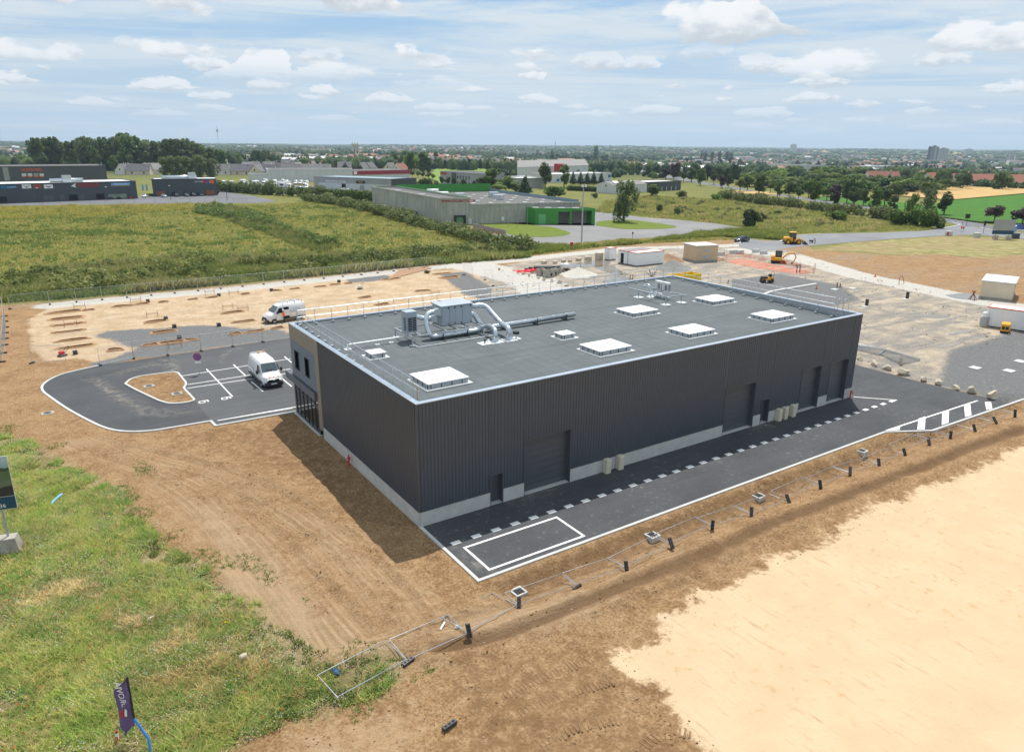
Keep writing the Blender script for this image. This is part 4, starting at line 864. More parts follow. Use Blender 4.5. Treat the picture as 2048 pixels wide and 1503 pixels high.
# plane: x to the right, faces -y (towards the camera)
mat('bb_blue', (0.006, 0.06, 0.115), .4, 0, .05, 1.0)
m_ = bpy.data.materials.new('bb_print'); m_.use_nodes = True; t = NT(m_.node_tree); b = t.N['Principled BSDF']; oc = t.objc(); sp = t.n('SeparateXYZ'); t.L.new(oc, sp.inputs[0])
nz = t.noise(oc, 1.2, 3); zz = t.math('ADD', sp.outputs[2], t.math('MULTIPLY', t.math('SUBTRACT', nz, .5), .5)); zz = t.math('ADD', zz, t.math('MULTIPLY', sp.outputs[0], -.15))
c = t.mix(t.rng(zz, 4.0, 4.05), (0.03, 0.03, 0.035), (0.13, 0.17, 0.11)); c = t.mix(t.rng(zz, 4.35, 4.4), c, (0.10, 0.15, 0.08)); c = t.mix(t.rng(zz, 4.95, 5.0), c, (0.05, 0.075, 0.05)); c = t.mix(t.rng(zz, 5.15, 5.22), c, (0.30, 0.42, 0.46)); c = t.mix(t.rng(zz, 5.3, 5.6), c, (0.42, 0.52, 0.58)); c = t.mix(t.rng(nz, .62, .66), c, (0.06, 0.08, 0.05))
t.L.new(c, b.inputs['Base Color']); b.inputs['Roughness'].default_value = .35; M['bb_print'] = m_
W_ = 3.0
MB().box(-W_ + .8, .8, -.02, .02, 2.68, 5.97).build('backing_board', 'white_old', bb); MB().box(-W_ + .82, .78, -.03, -.021, 3.5, 5.95).build('printed_panel', 'bb_print', bb); MB().box(-W_ + .82, .78, -.03, -.021, 2.7, 3.47).build('strip', 'bb_blue', bb)
MB().add([(-.9, -.034, 4.35), (.2, -.034, 4.4), (.2, -.034, 4.65), (-.9, -.034, 4.75)], [(0, 1, 2, 3)]).build('printed_building', 'galv_matt', bb)
text_mesh('lettering', '36', .34, 'white_paint', bb, (.1, -.034, 2.92), depth=.002); text_mesh('lettering', 'LMY', .16, 'steel_dark', bb, (.2, -.034, 5.6), depth=.002)
for x_ in (-1.9, .0): MB().cyl((x_, .06, .8), (x_, .06, 5.9), .07, 8).build('pole', 'galv_matt', bb)
cbk = MB().add([(-2.6, -.55, -.1), (.62, -.55, -.1), (.62, .55, -.1), (-2.6, .55, -.1), (-2.45, -.38, .92), (.42, -.38, .92), (.42, .38, .92), (-2.45, .38, .92)], [(0, 3, 2, 1), (4, 5, 6, 7), (0, 1, 5, 4), (1, 2, 6, 5), (2, 3, 7, 6), (3, 0, 4, 7)]).build('concrete_base', 'concrete_old', bb)
MB().tube([(math.cos(k * .2618) * .42 - .3, -.55 + (.17 / 1.02) * (math.sin(k * .2618) * .42 + .5), .4 + math.sin(k * .2618) * .42) for k in range(25)], .03, 5, cap=False).build('cast_ring', 'concrete_old', cbk)
# -- feather flag
fp_ = GR(303, 1512); fg = thing('feather_flag', 'purple feather flag with white lettering on a bent blue and black pole', 'flag', fp_, R(-34))
H0 = fp_.z
q0 = G(267, 1434, 1.2); q1 = G(252, 1351, 3.5)
def loc_f(p): return fg.matrix_world.inverted() @ p
bpy.context.view_layer.update()
iv = (Matrix.Translation(fp_) @ Matrix.Rotation(R(-34), 4, 'Z')).inverted()
base = Vector((0, 0, -.1)); k1 = iv @ G(297, 1476, .55); k2 = iv @ G(268, 1436, 1.25); k3 = iv @ G(254, 1353, 2.95)
MB().tube([base, k1, k2], .05, 8).build('lower_pole', 'blue', fg); MB().tube([k2, (k2 + k3) / 2, k3], .045, 8).build('upper_pole', 'black', fg)
mat('purple', (0.13, 0.09, 0.22), .6, 0, .12, 3.0)
lv = Vector((-1, 0, 0)); cols = 7; rows = 16; vs = []; fs_ = []
for j in range(rows + 1):
    u = j / rows; e_ = k2.lerp(k3, u * 1.14 - .14); wd = .62 * (1 if .1 < u < .8 else (.75 if u <= .1 else max(.12, 1 - (u - .8) * 4.4)))
    for i in range(cols + 1):
        a_ = i / cols; vs.append(tuple(e_ + lv * wd * a_ + Vector((0, .05 * math.sin(a_ * 5 + u * 7), -.25 * a_ * (1 - u * .5) - .25 * (1 - u) * a_))))
for j in range(rows):
    for i in range(cols): fs_.append((j * (cols + 1) + i, j * (cols + 1) + i + 1, (j + 1) * (cols + 1) + i + 1, (j + 1) * (cols + 1) + i))
cl_ = MB().add(vs, fs_).build('cloth', 'purple', fg, True)
mid = k2.lerp(k3, .6); ax = (k3 - k2).normalized(); ry = math.atan2(ax.x, ax.z)
text_mesh('lettering', 'EUROVIA', .34, 'white_paint', cl_, k2.lerp(k3, .62) + Vector((-.30, -.10, -.12)), (R(90), R(90) + ry, 0), .004, mirror=True)
MB().add([(-.30, -.1, .0), (-.2, -.1, -.02), (-.16, -.1, .3), (-.24, -.1, .36)], [(0, 1, 2, 3)]).build('emblem_white', 'white_paint', cl_).location = k2.lerp(k3, .1); MB().add([(-.46, -.1, -.12), (-.36, -.1, -.1), (-.34, -.1, .26), (-.44, -.1, .34)], [(0, 1, 2, 3)]).build('emblem_pink', 'red', cl_).location = k2.lerp(k3, .1)
cn = thing('traffic_cone', 'small red and white cone hidden in the weeds beside the flag', 'cone', GR(236, 1480)); MB().cyl((0, 0, 0), (0, 0, .25), .1, 8, .07).build('lower_cone', 'red', cn); MB().cyl((0, 0, .25), (0, 0, .38), .07, 8, .05).build('white_band', 'white_paint', cn); MB().cyl((0, 0, .38), (0, 0, .52), .05, 8, .02).build('tip', 'red', cn)
# -- loose bits in the meadow
def lump(name, label, cat, p, size, m, group=None, seed=0, n=2, rz=0.0):
    bm = bmesh.new(); bmesh.ops.create_icosphere(bm, subdivisions=n, radius=1.0); r_ = np.random.default_rng(seed)
    ks = r_.normal(size=(14, 3)); ks /= np.linalg.norm(ks, axis=1)[:, None]; hs = r_.uniform(.45, .9, 14)
    for v in bm.verts:
        c_ = np.array(v.co)
        for k_, h_ in zip(ks, hs):       # cut the ball by random planes: broken, angular stone
            dd = c_ @ k_ - h_
            if dd > 0: c_ = c_ - k_ * dd
        v.co = Vector((c_[0] * size[0], c_[1] * size[1], max(-.35, c_[2]) * size[2]))
    me = bpy.data.meshes.new(name); bm.to_mesh(me); bm.free(); me.materials.append(M[m]); o = bpy.data.objects.new(name, me); COL.objects.link(o); o.location = p; o.rotation_euler = (0, 0, rz)
    return tag(o, label, cat, group)
lump('stone_block', 'pale stone block standing in the meadow grass', 'stone', GR(487, 1318) + Vector((0, 0, .15)), (.28, .22, .3), 'stone', None, 3)
lump('white_bag', 'white scrap of plastic in the meadow grass', 'litter', GR(305, 1237) + Vector((0, 0, .1)), (.3, .12, .1), 'white_old', None, 4)
lump('blue_sheet', 'crumpled dark blue sheet lying inside the fallen fence panel', 'litter', GR(671, 1347) + Vector((0, 0, .12)), (.2, .38, .12), 'bb_blue', None, 5)
p = GR(114, 1003); bs_ = thing('blue_pipe', 'short light blue plastic strip lying in the meadow', 'pipe', p + Vector((0, 0, .2)), R(60)); mat('sky_blue', (.2, .5, .85), .4, 0, .1, 2); MB().tube([(-.6, 0, 0), (-.2, .05, .05), (.3, .02, .08), (.65, -.05, .1)], .07, 6).build('pipe', 'sky_blue', bs_)
p = GR(885, 1253); wp = thing('white_pipe', 'short white plastic pipe beside the fallen fence', 'pipe', p + Vector((0, 0, .05)), R(40)); MB().cyl((-.3, 0, 0), (.3, 0, .02), .05, 8).build('pipe', 'white_sheet', wp)
lump('white_can', 'small white can lying under the fallen fence', 'can', GR(914, 1256) + Vector((0, 0, .08)), (.18, .13, .14), 'white_sheet', None, 8)
# -- sign and boulders
sg = thing('road_sign', 'round blue no stopping sign with red rim on a thin post in the car park', 'road sign', G(399, 748, .02), R(-30)); hs = up_at(G(399, 748, .02), 713)
MB().cyl((0, 0, 0), (0, 0, hs + .3), .03, 8).build('post', 'galv', sg)
fc = MB().cyl((0, -.04, hs), (0, -.06, hs), .42, 24).build('disc', 'red', sg); MB().cyl((0, -.061, hs), (0, -.066, hs), .34, 24).build('disc_face', 'blue', fc)
for a_ in (45, -45): MB().at((0, -.07, hs), 0, 0, R(a_)).box(-.36, .36, -.004, 0, -.04, .04).build('disc_stripe', 'red', fc)
MB().box(-.3, .3, -.06, -.04, hs - .72, hs - .5).build('supplementary_plate', 'white_sheet', sg)
bl = [(1719, 722, 1.0), (1746, 731, 1.2), (1775, 740, 1.15), (1807, 750, 1.5), (1845, 762, 1.0), (1876, 768, 1.1), (1911, 779, .95), (1944, 786, 1.2), (1985, 797, 1.5)]
for i, (a, b2, s_) in enumerate(bl):
    p = G(a, b2); lump('boulder', ['rounded brown boulder half hidden by the right warehouse corner', 'second boulder from the warehouse corner along the asphalt edge', 'slab like boulder, third from the warehouse corner', 'large flat topped boulder, fourth from the warehouse corner', 'low pale boulder in the middle of the row', 'boulder right of the low pale one in the row', 'tall narrow boulder, third from the right end of the row', 'split looking boulder, second from the right end of the row', 'largest boulder at the right end of the row'][i], 'boulder', p + Vector((0, 0, .2 * s_)), (.5 * s_, .36 * s_, .42 * s_), 'stone', 'boulders edging the asphalt', 20 + i, 3, R(30 + 40 * i))
st = [(1046, 549, .7), (1058, 553, .8), (1077, 557, .75), (1088, 561, .8), (1103, 563, .9), (1119, 567, 1.0), (1133, 572, 1.1), (998, 540, .8)]
for i, (a, b2, s_) in enumerate(st):
    lump('rubble_stone', 'single rough stone on the pale track apart from the rest' if i == 7 else ORD[i] + ' from left of the rough stones beside the red hose coil', 'stone', G(a, b2) + Vector((0, 0, .2)), (.55 * s_, .4 * s_, .5 * s_), 'stone', 'stones beside the hose coil', 50 + i, 2, i * 1.1)
# -- stacked mesh sheets on the ground
for k, (pts, lb) in enumerate((([(1716, 691), (1770, 700), (1757, 711), (1712, 699)], 'left stack of flat mesh fence panels lying behind the right warehouse corner'), ([(1772, 701), (1840, 721), (1800, 729), (1760, 710)], 'right stack of flat mesh fence panels lying behind the boulders'))):
    q = px(*pts); ms = thing('panel_stack', lb, 'fence panels', (q[0][0], q[0][1], 0)); mb = MB()
    for j in range(5):
        z_ = .05 + j * .05; o_ = (j % 2) * .12
        pp = [(c_[0] - q[0][0] + o_, c_[1] - q[0][1] + o_ * .5, z_) for c_ in q]
        fr_ = MB(); fr_.tube(pp + [pp[0]], .022, 5, cap=False); fr_.build('frame', 'galv_matt', ms)
        wm = MB()
        for u in range(1, 14):
            u /= 14; a_ = [pp[0][i] * (1 - u) + pp[1][i] * u for i in range(3)]; b_ = [pp[3][i] * (1 - u) + pp[2][i] * u for i in range(3)]; wm.cyl(a_, b_, .008, 3, cap=False)
        o = wm.build('mesh_infill', 'galv_matt', ms); o['kind'] = 'stuff'
# -- cabins, stores and plant on the yard
def cabin(label, corner, rz, L_, D_, H_, trim=True, door=None, wallm='white_sheet', roofm='white_old', name='site_cabin', cat='cabin', z=0.0, lids=True):
    c_ = thing(name, label, cat, (corner[0], corner[1], z), rz)
    MB().box(.05, L_ - .05, .05, D_ - .05, .0, .16).build('skid', 'steel_dark', c_)
    mb = MB(); n = int(L_ / .3)
    v, f = ribs(0, L_, .16, H_ - .14, .3, .025); mb.add(v, f); v2, f2 = ribs(0, D_, .16, H_ - .14, .3, .025); mb.add([(-0 + c2, D_ - a, z_) for a, c2, z_ in v2], f2); mb.add([(L_ - c2, a, z_) for a, c2, z_ in v2], f2); mb.add([(L_ - a, D_ - c2, z_) for a, c2, z_ in v], f)
    mb.build('wall', wallm, c_)
    e_ = .03
    MB().box(-e_, L_ + e_, -e_, .08, H_ - .14, H_).box(-e_, L_ + e_, D_ - .08, D_ + e_, H_ - .14, H_).box(-e_, .08, .08, D_ - .08, H_ - .14, H_).box(L_ - .08, L_ + e_, .08, D_ - .08, H_ - .14, H_).build('roof_trim', 'trim_orange' if trim else 'galv_matt', c_)
    MB().box(.08, L_ - .08, .08, D_ - .08, H_ - .1, H_ - .03).build('roof', roofm, c_)
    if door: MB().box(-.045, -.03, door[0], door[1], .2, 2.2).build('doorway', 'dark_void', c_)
    return c_
mat('trim_orange', (0.62, 0.12, 0.02), .5, 0, .1, 1.0); mat('roof_felt_grey', (0.20, 0.22, 0.24), .7, 0, .2, 1.0); mat('wall_grey', (0.5, .53, .55), .6, 0, .08, .5, stretch=(1, 1, .2)); mat('wall_pale', (.58, .60, .61), .6, 0, .08, .5)
c0 = G(1273, 533); c1 = G(1327, 527); rz = math.atan2(c1.y - c0.y, c1.x - c0.x)
cabin('white site cabin with orange roof edge and pale roof, nearest of the cabin pair', c0, rz, (c1 - c0).length, 2.6, 2.7)
nrm = Vector((-math.sin(rz), math.cos(rz), 0)); c2_ = c0 + nrm * 2.75 - Vector((math.cos(rz), math.sin(rz), 0)) * .2
cabin('white site cabin with open dark doorway and grey roof behind its twin', c2_, rz, (c1 - c0).length * .9, 2.6, 2.75, door=(.9, 1.8), roofm='roof_felt_grey')
c3_ = c0 + nrm * 9.0 + Vector((math.cos(rz), math.sin(rz), 0)) * .6; cabin('small white toilet cabin with orange roof edge behind the cabin pair', c3_, rz, 1.9, 1.6, 2.6)
def kiosk(label, fl_, fr_, rr_, H_, wallm, name='substation_kiosk'):
    """block with a thin flat roof, from its three visible ground corners"""
    a = Vector((*fl_, 0)); b_ = Vector((*fr_, 0)); c_ = Vector((*rr_, 0)); u = (a - b_); u1 = u.normalized(); w1 = Vector((u1.y, -u1.x, 0)); w1 = w1 if w1.dot(c_ - b_) > 0 else -w1; D_ = (c_ - b_).dot(w1); L_ = u.length
    k_ = thing(name, label, 'kiosk', b_); bx = lambda s0, s1, d0, d1, z0, z1: MB().prism([tuple((u1 * s0 + w1 * d0)[:2]), tuple((u1 * s1 + w1 * d0)[:2]), tuple((u1 * s1 + w1 * d1)[:2]), tuple((u1 * s0 + w1 * d1)[:2])], z0, z1)
    bx(-.08, L_ + .08, -.08, D_ + .08, -.1, .35).build('base', 'concrete_old', k_); bx(0, L_, 0, D_, .35, H_).build('wall', wallm, k_); bx(-.15, L_ + .15, -.15, D_ + .15, H_, H_ + .16).build('roof', 'white_old', k_)
    bx(-.02, -.001, D_ * .38, D_ * .62, H_ * .62, H_ * .8).build('louvre', 'galv_matt', k_); bx(-.02, -.001, D_ * .38, D_ * .62, H_ * .2, H_ * .4).build('louvre', 'galv_matt', k_); return k_
kiosk('tan rendered transformer kiosk with flat pale roof in the middle distance', G2(1366, 518), G2(1390, 524.5), G2(1413, 517), 3.3, 'tan_render')
kiosk('cream rendered kiosk with white roof at the right edge', G2(1958, 596), G2(2022, 603), G2(2062, 592), 2.8, 'cream_render')
c4 = G(1968, 652); c5 = G(2110, 672); rz4 = math.atan2(c5.y - c4.y, c5.x - c4.x); cabin('long white site cabin with orange roof edge cut by the right edge', c4, rz4, (c5 - c4).length, 3.0, 2.75)
c6 = c4 + Vector((-math.sin(rz4), math.cos(rz4), 0)) * 6.5 + Vector((math.cos(rz4), math.sin(rz4), 0)) * 4.5; cabin('pale grey metal store between the cream kiosk and the white cabin', c6, rz4, 6.0, 2.6, 2.5, trim=False, wallm='galv_matt')
# generator and gas bottles
gp = G(2009, 664); gn = thing('generator', 'orange yellow generator on a black base in front of the white cabin', 'generator', gp, R(20)); MB().box(-.85, .85, -.5, .5, 0, .28).build('base', 'black', gn); MB().bbox(-.85, .85, -.5, .5, .28, 1.25, .08).build('canopy', 'yellow_machine', gn)
for k in range(2): MB().box(-.87, -.851, -.4 + k * .42, -.05 + k * .42, .5, .9).build('louvre', 'black', gn)
MB().box(-.6, .2, -.515, -.501, .75, .95).build('louvre', 'black', gn)
tp = G(1967, 652); tk_ = thing('water_drum', 'grey drum with a round white vessel on top beside the cabin', 'drum', tp); MB().cyl((0, 0, 0), (0, 0, 1.3), .55, 14).build('drum', 'galv_matt', tk_); MB().cyl((0, 0, 1.3), (0, 0, 1.6), .42, 12, .45).cyl((0, 0, 1.6), (0, 0, 2.0), .45, 12, .3).build('vessel', 'white_sheet', tk_, True)
MB().box(-.8, .8, -.7, .7, -.01, .07).build('pallet', 'wood', tk_)
# yellow skip
s0 = G(1395, 569); sk = thing('skip_container', 'open yellow steel skip behind the far roof corner', 'skip', s0, rz + R(0)); Ls, Ds, Hs = 6.2, 2.4, 1.9
sk.location = (s0.x - math.cos(rz) * 5.4, s0.y - math.sin(rz) * 5.4, 0)
for bx in ((0, Ls, 0, .08), (0, Ls, Ds - .08, Ds), (0, .08, .08, Ds - .08), (Ls - .08, Ls, .08, Ds - .08)): MB().box(*bx, .1, Hs).build('side_wall', 'yellow_skip', sk)
MB().box(.08, Ls - .08, .08, Ds - .08, .08, .16).build('floor', 'yellow_skip', sk)
for x_ in (.8, 2.2, 3.6, 5.0): MB().box(x_ - .05, x_ + .05, -.06, -.001, .1, Hs - .1).build('rib', 'yellow_skip', sk)
MB().box(-.03, Ls + .03, -.05, .0, Hs - .1, Hs).build('top_rail', 'yellow_skip', sk)
# heaps
def heap(name, label, p, rx_, ry_, h_, m, seed=0):
    n = 28; vs = [(0, 0, h_)]; fs_ = []; rr = np.random.default_rng(seed)
    for j in range(1, 9):
        for i in range(n):
            a_ = 2 * math.pi * i / n; q = j / 8; k = 1 + .12 * math.sin(3 * a_ + seed) + .08 * math.sin(5 * a_ + 2 * seed) + rr.normal() * .03
            vs.append((math.cos(a_) * rx_ * q * k, math.sin(a_) * ry_ * q * k, h_ * (1 - q) ** 1.25 + rr.normal() * .03 * h_ * (1 - q) - .03 * (j == 8)))
    for i in range(n): fs_.append((0, 1 + i, 1 + (i + 1) % n))
    for j in range(7):
        for i in range(n): fs_.append((1 + j * n + i, 1 + (j + 1) * n + i, 1 + (j + 1) * n + (i + 1) % n, 1 + j * n + (i + 1) % n))
    o = MB().add(vs, fs_).build(name, m, None, True); o.location = p; return tag(o, label, 'heap')
mat('gravel_grey', (0.20, 0.195, 0.18), .9, 0, .25, 6.0, .6, 8); mat('gravel_pale', (0.50, 0.47, 0.41), .9, 0, .15, 5.0, .5, 8); mat('soil_heap', (0.26, 0.16, 0.09), .95, 0, .35, 2.0, .8, 5)
heap('gravel_heap', 'grey gravel heap in front of the white cabins', G(1345, 538), 4.4, 3.6, 1.9, 'gravel_grey', 1)
heap('gravel_heap', 'pale chalky gravel heap right of the pipe stack', G(1156, 550), 3.6, 3.2, 1.5, 'gravel_pale', 2)
for a, b2, s_, lb in ((1335, 517, 2.2, 'brown soil heap between the cabins and the tan kiosk'), (1352, 523, 1.6, 'low brown soil heap left of the tan kiosk base'), (1435, 520, 1.4, 'low brown soil heap right of the tan kiosk')): heap('soil_heap', lb, G(a, b2), s_ * 1.5, s_ * 1.1, .5 * s_, 'soil_heap', int(a))
# puddles
pm_ = bpy.data.materials.new('puddle'); pm_.use_nodes = True; t = NT(pm_.node_tree); b = t.N['Principled BSDF']; t.L.new(t.mix(t.noise(t.pos(), .5, 3), (.14, .12, .09), (.22, .19, .15)), b.inputs['Base Color']); b.inputs['Roughness'].default_value = .06; b.inputs['Specular IOR Level'].default_value = .8; M['puddle'] = pm_
for i, pts in enumerate(([(1110, 535), (1150, 527), (1190, 519), (1225, 523), (1215, 531), (1170, 534), (1130, 537)], [(1185, 533), (1225, 529), (1245, 545), (1262, 549), (1235, 552), (1205, 541)], [(1205, 562), (1235, 551), (1265, 556), (1270, 566), (1235, 570)], [(1826, 632), (1850, 629), (1897, 630), (1902, 634), (1880, 637)], [(1896, 668), (1930, 660), (1955, 657), (1950, 661), (1920, 668), (1900, 671)], [(1868, 692), (1900, 688), (1925, 683), (1915, 690), (1885, 698)], [(1890, 590), (1930, 585), (1985, 594), (1960, 601), (1910, 597)])):
    q = rnd_line(px(*pts) + [px(pts[0])[0]], 2.0, 3)[:-1]; o = sheet('puddle', q, .02, 'puddle')
# pipes, hose coil, concrete rings
pp = thing('pipe_stack', 'stack of black plastic drain pipes lying behind the red hose', 'pipes', G(1085, 540), rz)
u0 = G(1058, 534); u1_ = G(1105, 545)
for k in range(9):
    o_ = k * .55; L_ = 7.0 - (k % 3); a_ = R(-58 + 6 * math.sin(k)); MB().cyl((-4 + o_, .6 + .6 * (k % 2), .2 + .22 * (k % 3)), (-4 + o_ + L_ * .75, .6 + .6 * (k % 2) - L_ * .5, .2 + .22 * (k % 3)), .16, 8).build('pipe', 'black_plastic', pp)
hc = thing('hose_coil', 'bright red coiled cable duct on the pale track', 'hose', G(1056, 546)); mat('hose_red', (.85, .02, .03), .45, 0, .1, 2)
for k, (x_, y_, r_) in enumerate(((-.6, .3, 1.5), (.2, .1, 1.1), (.3, .2, .9), (1.6, -1.3, .8))): MB().tube([(x_ + r_ * math.cos(a_ * .3), y_ + r_ * .8 * math.sin(a_ * .3), .12 + .14 * k + .02 * a_) for a_ in range(22)], .1, 6).build('coil', 'hose_red', hc, True)
MB().tube([(-1.8, 2.6, .3), (-.5, 1.8, .3), (1.4, .2, .3), (1.9, -.4, .2)], .1, 6).tube([(1.6, -1.4, .1), (2.8, -1.6, .1), (3.6, -2.0, .1)], .1, 6).build('loose_end', 'hose_red', hc, True)
for i, (a, b2, w_, d_, h_, lb) in enumerate(((1082, 551, 1.3, 1.2, 1.3, 'left grey concrete chamber beside the hose coil'), (1097, 554, 1.6, 1.4, 1.4, 'middle grey concrete chamber with a round opening'), (1106, 551, 1.3, 1.2, 1.2, 'right grey concrete chamber behind the others'), (1117, 546, 1.5, 1.4, 1.0, 'dark old concrete chamber right of the pipe stack'))):
    ch = thing('concrete_chamber', lb, 'concrete ring', G(a, b2), rz + .2 * i, 'concrete drainage chambers'); MB().box(-w_ / 2, w_ / 2, -d_ / 2, -d_ / 2 + .12, 0, h_).box(-w_ / 2, w_ / 2, d_ / 2 - .12, d_ / 2, 0, h_).box(-w_ / 2, -w_ / 2 + .12, -d_ / 2 + .12, d_ / 2 - .12, 0, h_).box(w_ / 2 - .12, w_ / 2, -d_ / 2 + .12, d_ / 2 - .12, 0, h_).build('wall', 'concrete_old', ch)
    MB().cyl((0, -d_ / 2 - .012, h_ * .4), (0, -d_ / 2 - .002, h_ * .4), .28, 12).build('opening', 'dark_void', ch)
tk2 = thing('white_tank', 'small white round water tank on a trailer frame by the puddle', 'tank', G(1129, 543)); MB().cyl((-.7, 0, 1.1), (.7, 0, 1.1), .55, 14).cyl((-.85, 0, 1.1), (-.7, 0, 1.1), .35, 14, .55).cyl((.7, 0, 1.1), (.85, 0, 1.1), .55, 14, .35).build('tank', 'white_old', tk2, True); MB().box(-.7, .7, -.4, .4, .35, .55).build('chassis', 'rust', tk2)
for s_ in (-.5, .5): MB().cyl((.1, s_ - .08, .3), (.1, s_ + .08, .3), .3, 10).build('wheel', 'rubber', tk2)
bk = [(1088, 527.5, .9, 'left'), (1110, 527, .7, ''), (1127, 524.5, .8, ''), (1140, 523.5, .6, ''), (1157, 522, .9, ''), (1176, 520.5, 1.2, ''), (1215, 517, 1.0, ''), (1223, 516, 1.0, ''), (1248, 517, .8, '')]
for i, (a, b2, s_, _) in enumerate(bk):
    o = thing('concrete_block', 'rough brown concrete block, ' + ORD[i] + ' from left in the low row by the puddle', 'block', G(a, b2), rz + .3 * math.sin(i), 'brown blocks along the track'); MB().bbox(-.6 * s_, .6 * s_, -.35, .35, 0, .55 * s_ + .15, .05).build('block', 'stone', o)
o = thing('concrete_block', 'tall square brown concrete block reflected in the puddle', 'block', G(1198, 519.5), rz); MB().bbox(-.65, .65, -.6, .6, 0, 1.55, .05).build('block', 'stone', o)
for i, (a, b2) in enumerate(((1466, 507), (1480, 507.5), (1511, 505), (1527, 508), (1433, 509.5), (1442, 511))):
    o = thing('concrete_barrier', 'pale concrete barrier block beside the site road, left of the excavator' if i not in (2, 3) else 'pale concrete barrier block at the edge of the brown field above the excavator', 'barrier', G(a, b2), rz + R(-8), 'pale concrete barrier blocks'); MB().add([(-.9, -.3, 0), (.9, -.3, 0), (.9, .3, 0), (-.9, .3, 0), (-.9, -.2, .8), (.9, -.2, .8), (.9, .2, .8), (-.9, .2, .8)], [(0, 3, 2, 1), (4, 5, 6, 7), (0, 1, 5, 4), (1, 2, 6, 5), (2, 3, 7, 6), (3, 0, 4, 7)]).build('block', 'concrete', o)
# manhole risers and pipes standing in the yard
for i, (a, b2, h_) in enumerate(((1733, 611, 1.0), (1814, 597, 1.1), (1674, 574, .8), (1680, 575, .7))):
    o = thing('pipe_riser', ['dark pipe stub beside a white lid, nearer the warehouse', 'dark pipe stub beside a white lid, farther right', 'left of two thin pipe stubs on the grey chippings', 'right of two thin pipe stubs on the grey chippings'][i], 'pipe', G(a, b2)); r_ = .24 if i < 2 else .09; MB().cyl((0, 0, 0), (0, 0, h_), r_, 10).build('pipe', 'black_plastic' if i < 2 else 'rust', o)
    if i < 2: MB().cyl((-.9, -.3, 0), (-.9, -.3, .08), .5, 12).build('lid', 'concrete', o)
for i, (a, b2) in enumerate(((1593, 545), (1599, 544.5))):
    o = thing('pipe_riser', ('left', 'right')[i] + ' one of two hooked black pipes inside the orange netting', 'pipe', G(a, b2)); MB().tube(bend([(0, 0, 0), (0, 0, 1.5), (-.4, 0, 1.5), (-.45, 0, 1.3)], .2), .09, 6).build('pipe', 'black_plastic', o, True)
for i, pts in enumerate(([(1545, 583), (1633, 568)], [(1440, 620), (1545, 583)])): ribbon(px(*pts), .55, 0.0, .16).build('kerb_strip', 'concrete', None, kind='structure')
for i, (a, b2) in enumerate(((1669, 579), (1705, 577), (1950, 736), (2040, 723), (2018, 742))): MB().bbox(-.6, .6, -.5, .5, 0, .1, .03).build('cover_slab', 'concrete', tag(thing('ground_slab', ['pale slab left of the thin pipe stubs', 'pale slab right of the thin pipe stubs', 'square slab set in the dark gravel right of the boulders', 'square slab at the right edge above the kerb', 'square slab cut into the gravel near the right edge'][i], 'slab', G(a, b2))))
# netting
mn = bpy.data.materials.new('net_orange'); mn.use_nodes = True; t = NT(mn.node_tree); b = t.N['Principled BSDF']; b.inputs['Base Color'].default_value = (.9, .16, .05, 1); b.inputs['Roughness'].default_value = .6
t.L.new(t.rng(t.noise(t.pos(), .8, 4), .35, .65, .06, .5), b.inputs['Alpha']); M['net_orange'] = mn
nl = px((1445, 522), (1452, 516), (1480, 513.5), (1545, 525), (1600, 535), (1630, 541), (1628, 547), (1600, 548)); net = thing('safety_net', 'sagging orange safety netting round the dig by the excavator', 'netting', (nl[0][0], nl[0][1], 0))
for (a, b2) in zip(nl[:-1], nl[1:]):
    n = max(2, int(math.dist(a, b2) / 1.5)); vs = []
    for i in range(n + 1):
        u = i / n; x_, y_ = a[0] + (b2[0] - a[0]) * u - nl[0][0], a[1] + (b2[1] - a[1]) * u - nl[0][1]; hh = 1.0 - .28 * math.sin(math.pi * ((i * .5) % 1)); vs += [(x_, y_, 0.02), (x_ + .1 * math.sin(i), y_ + .1 * math.cos(i), hh)]
    MB().add(vs, [(2 * i, 2 * i + 2, 2 * i + 3, 2 * i + 1) for i in range(n)]).build('net', 'net_orange', net)
    for i in range(0, n + 1, 2): q = vs[2 * i]; MB().cyl((q[0], q[1], 0), (q[0], q[1], 1.15), .02, 5).build('stake', 'steel_dark', net)
nl2 = px((1450, 520), (1485, 517), (1560, 531), (1622, 543), (1600, 549), (1540, 541), (1470, 529)); o = sheet('ground_net', nl2, .03, 'net_orange', kind=None); tag(o, 'orange netting spread on the pale ground below the excavator', 'netting')
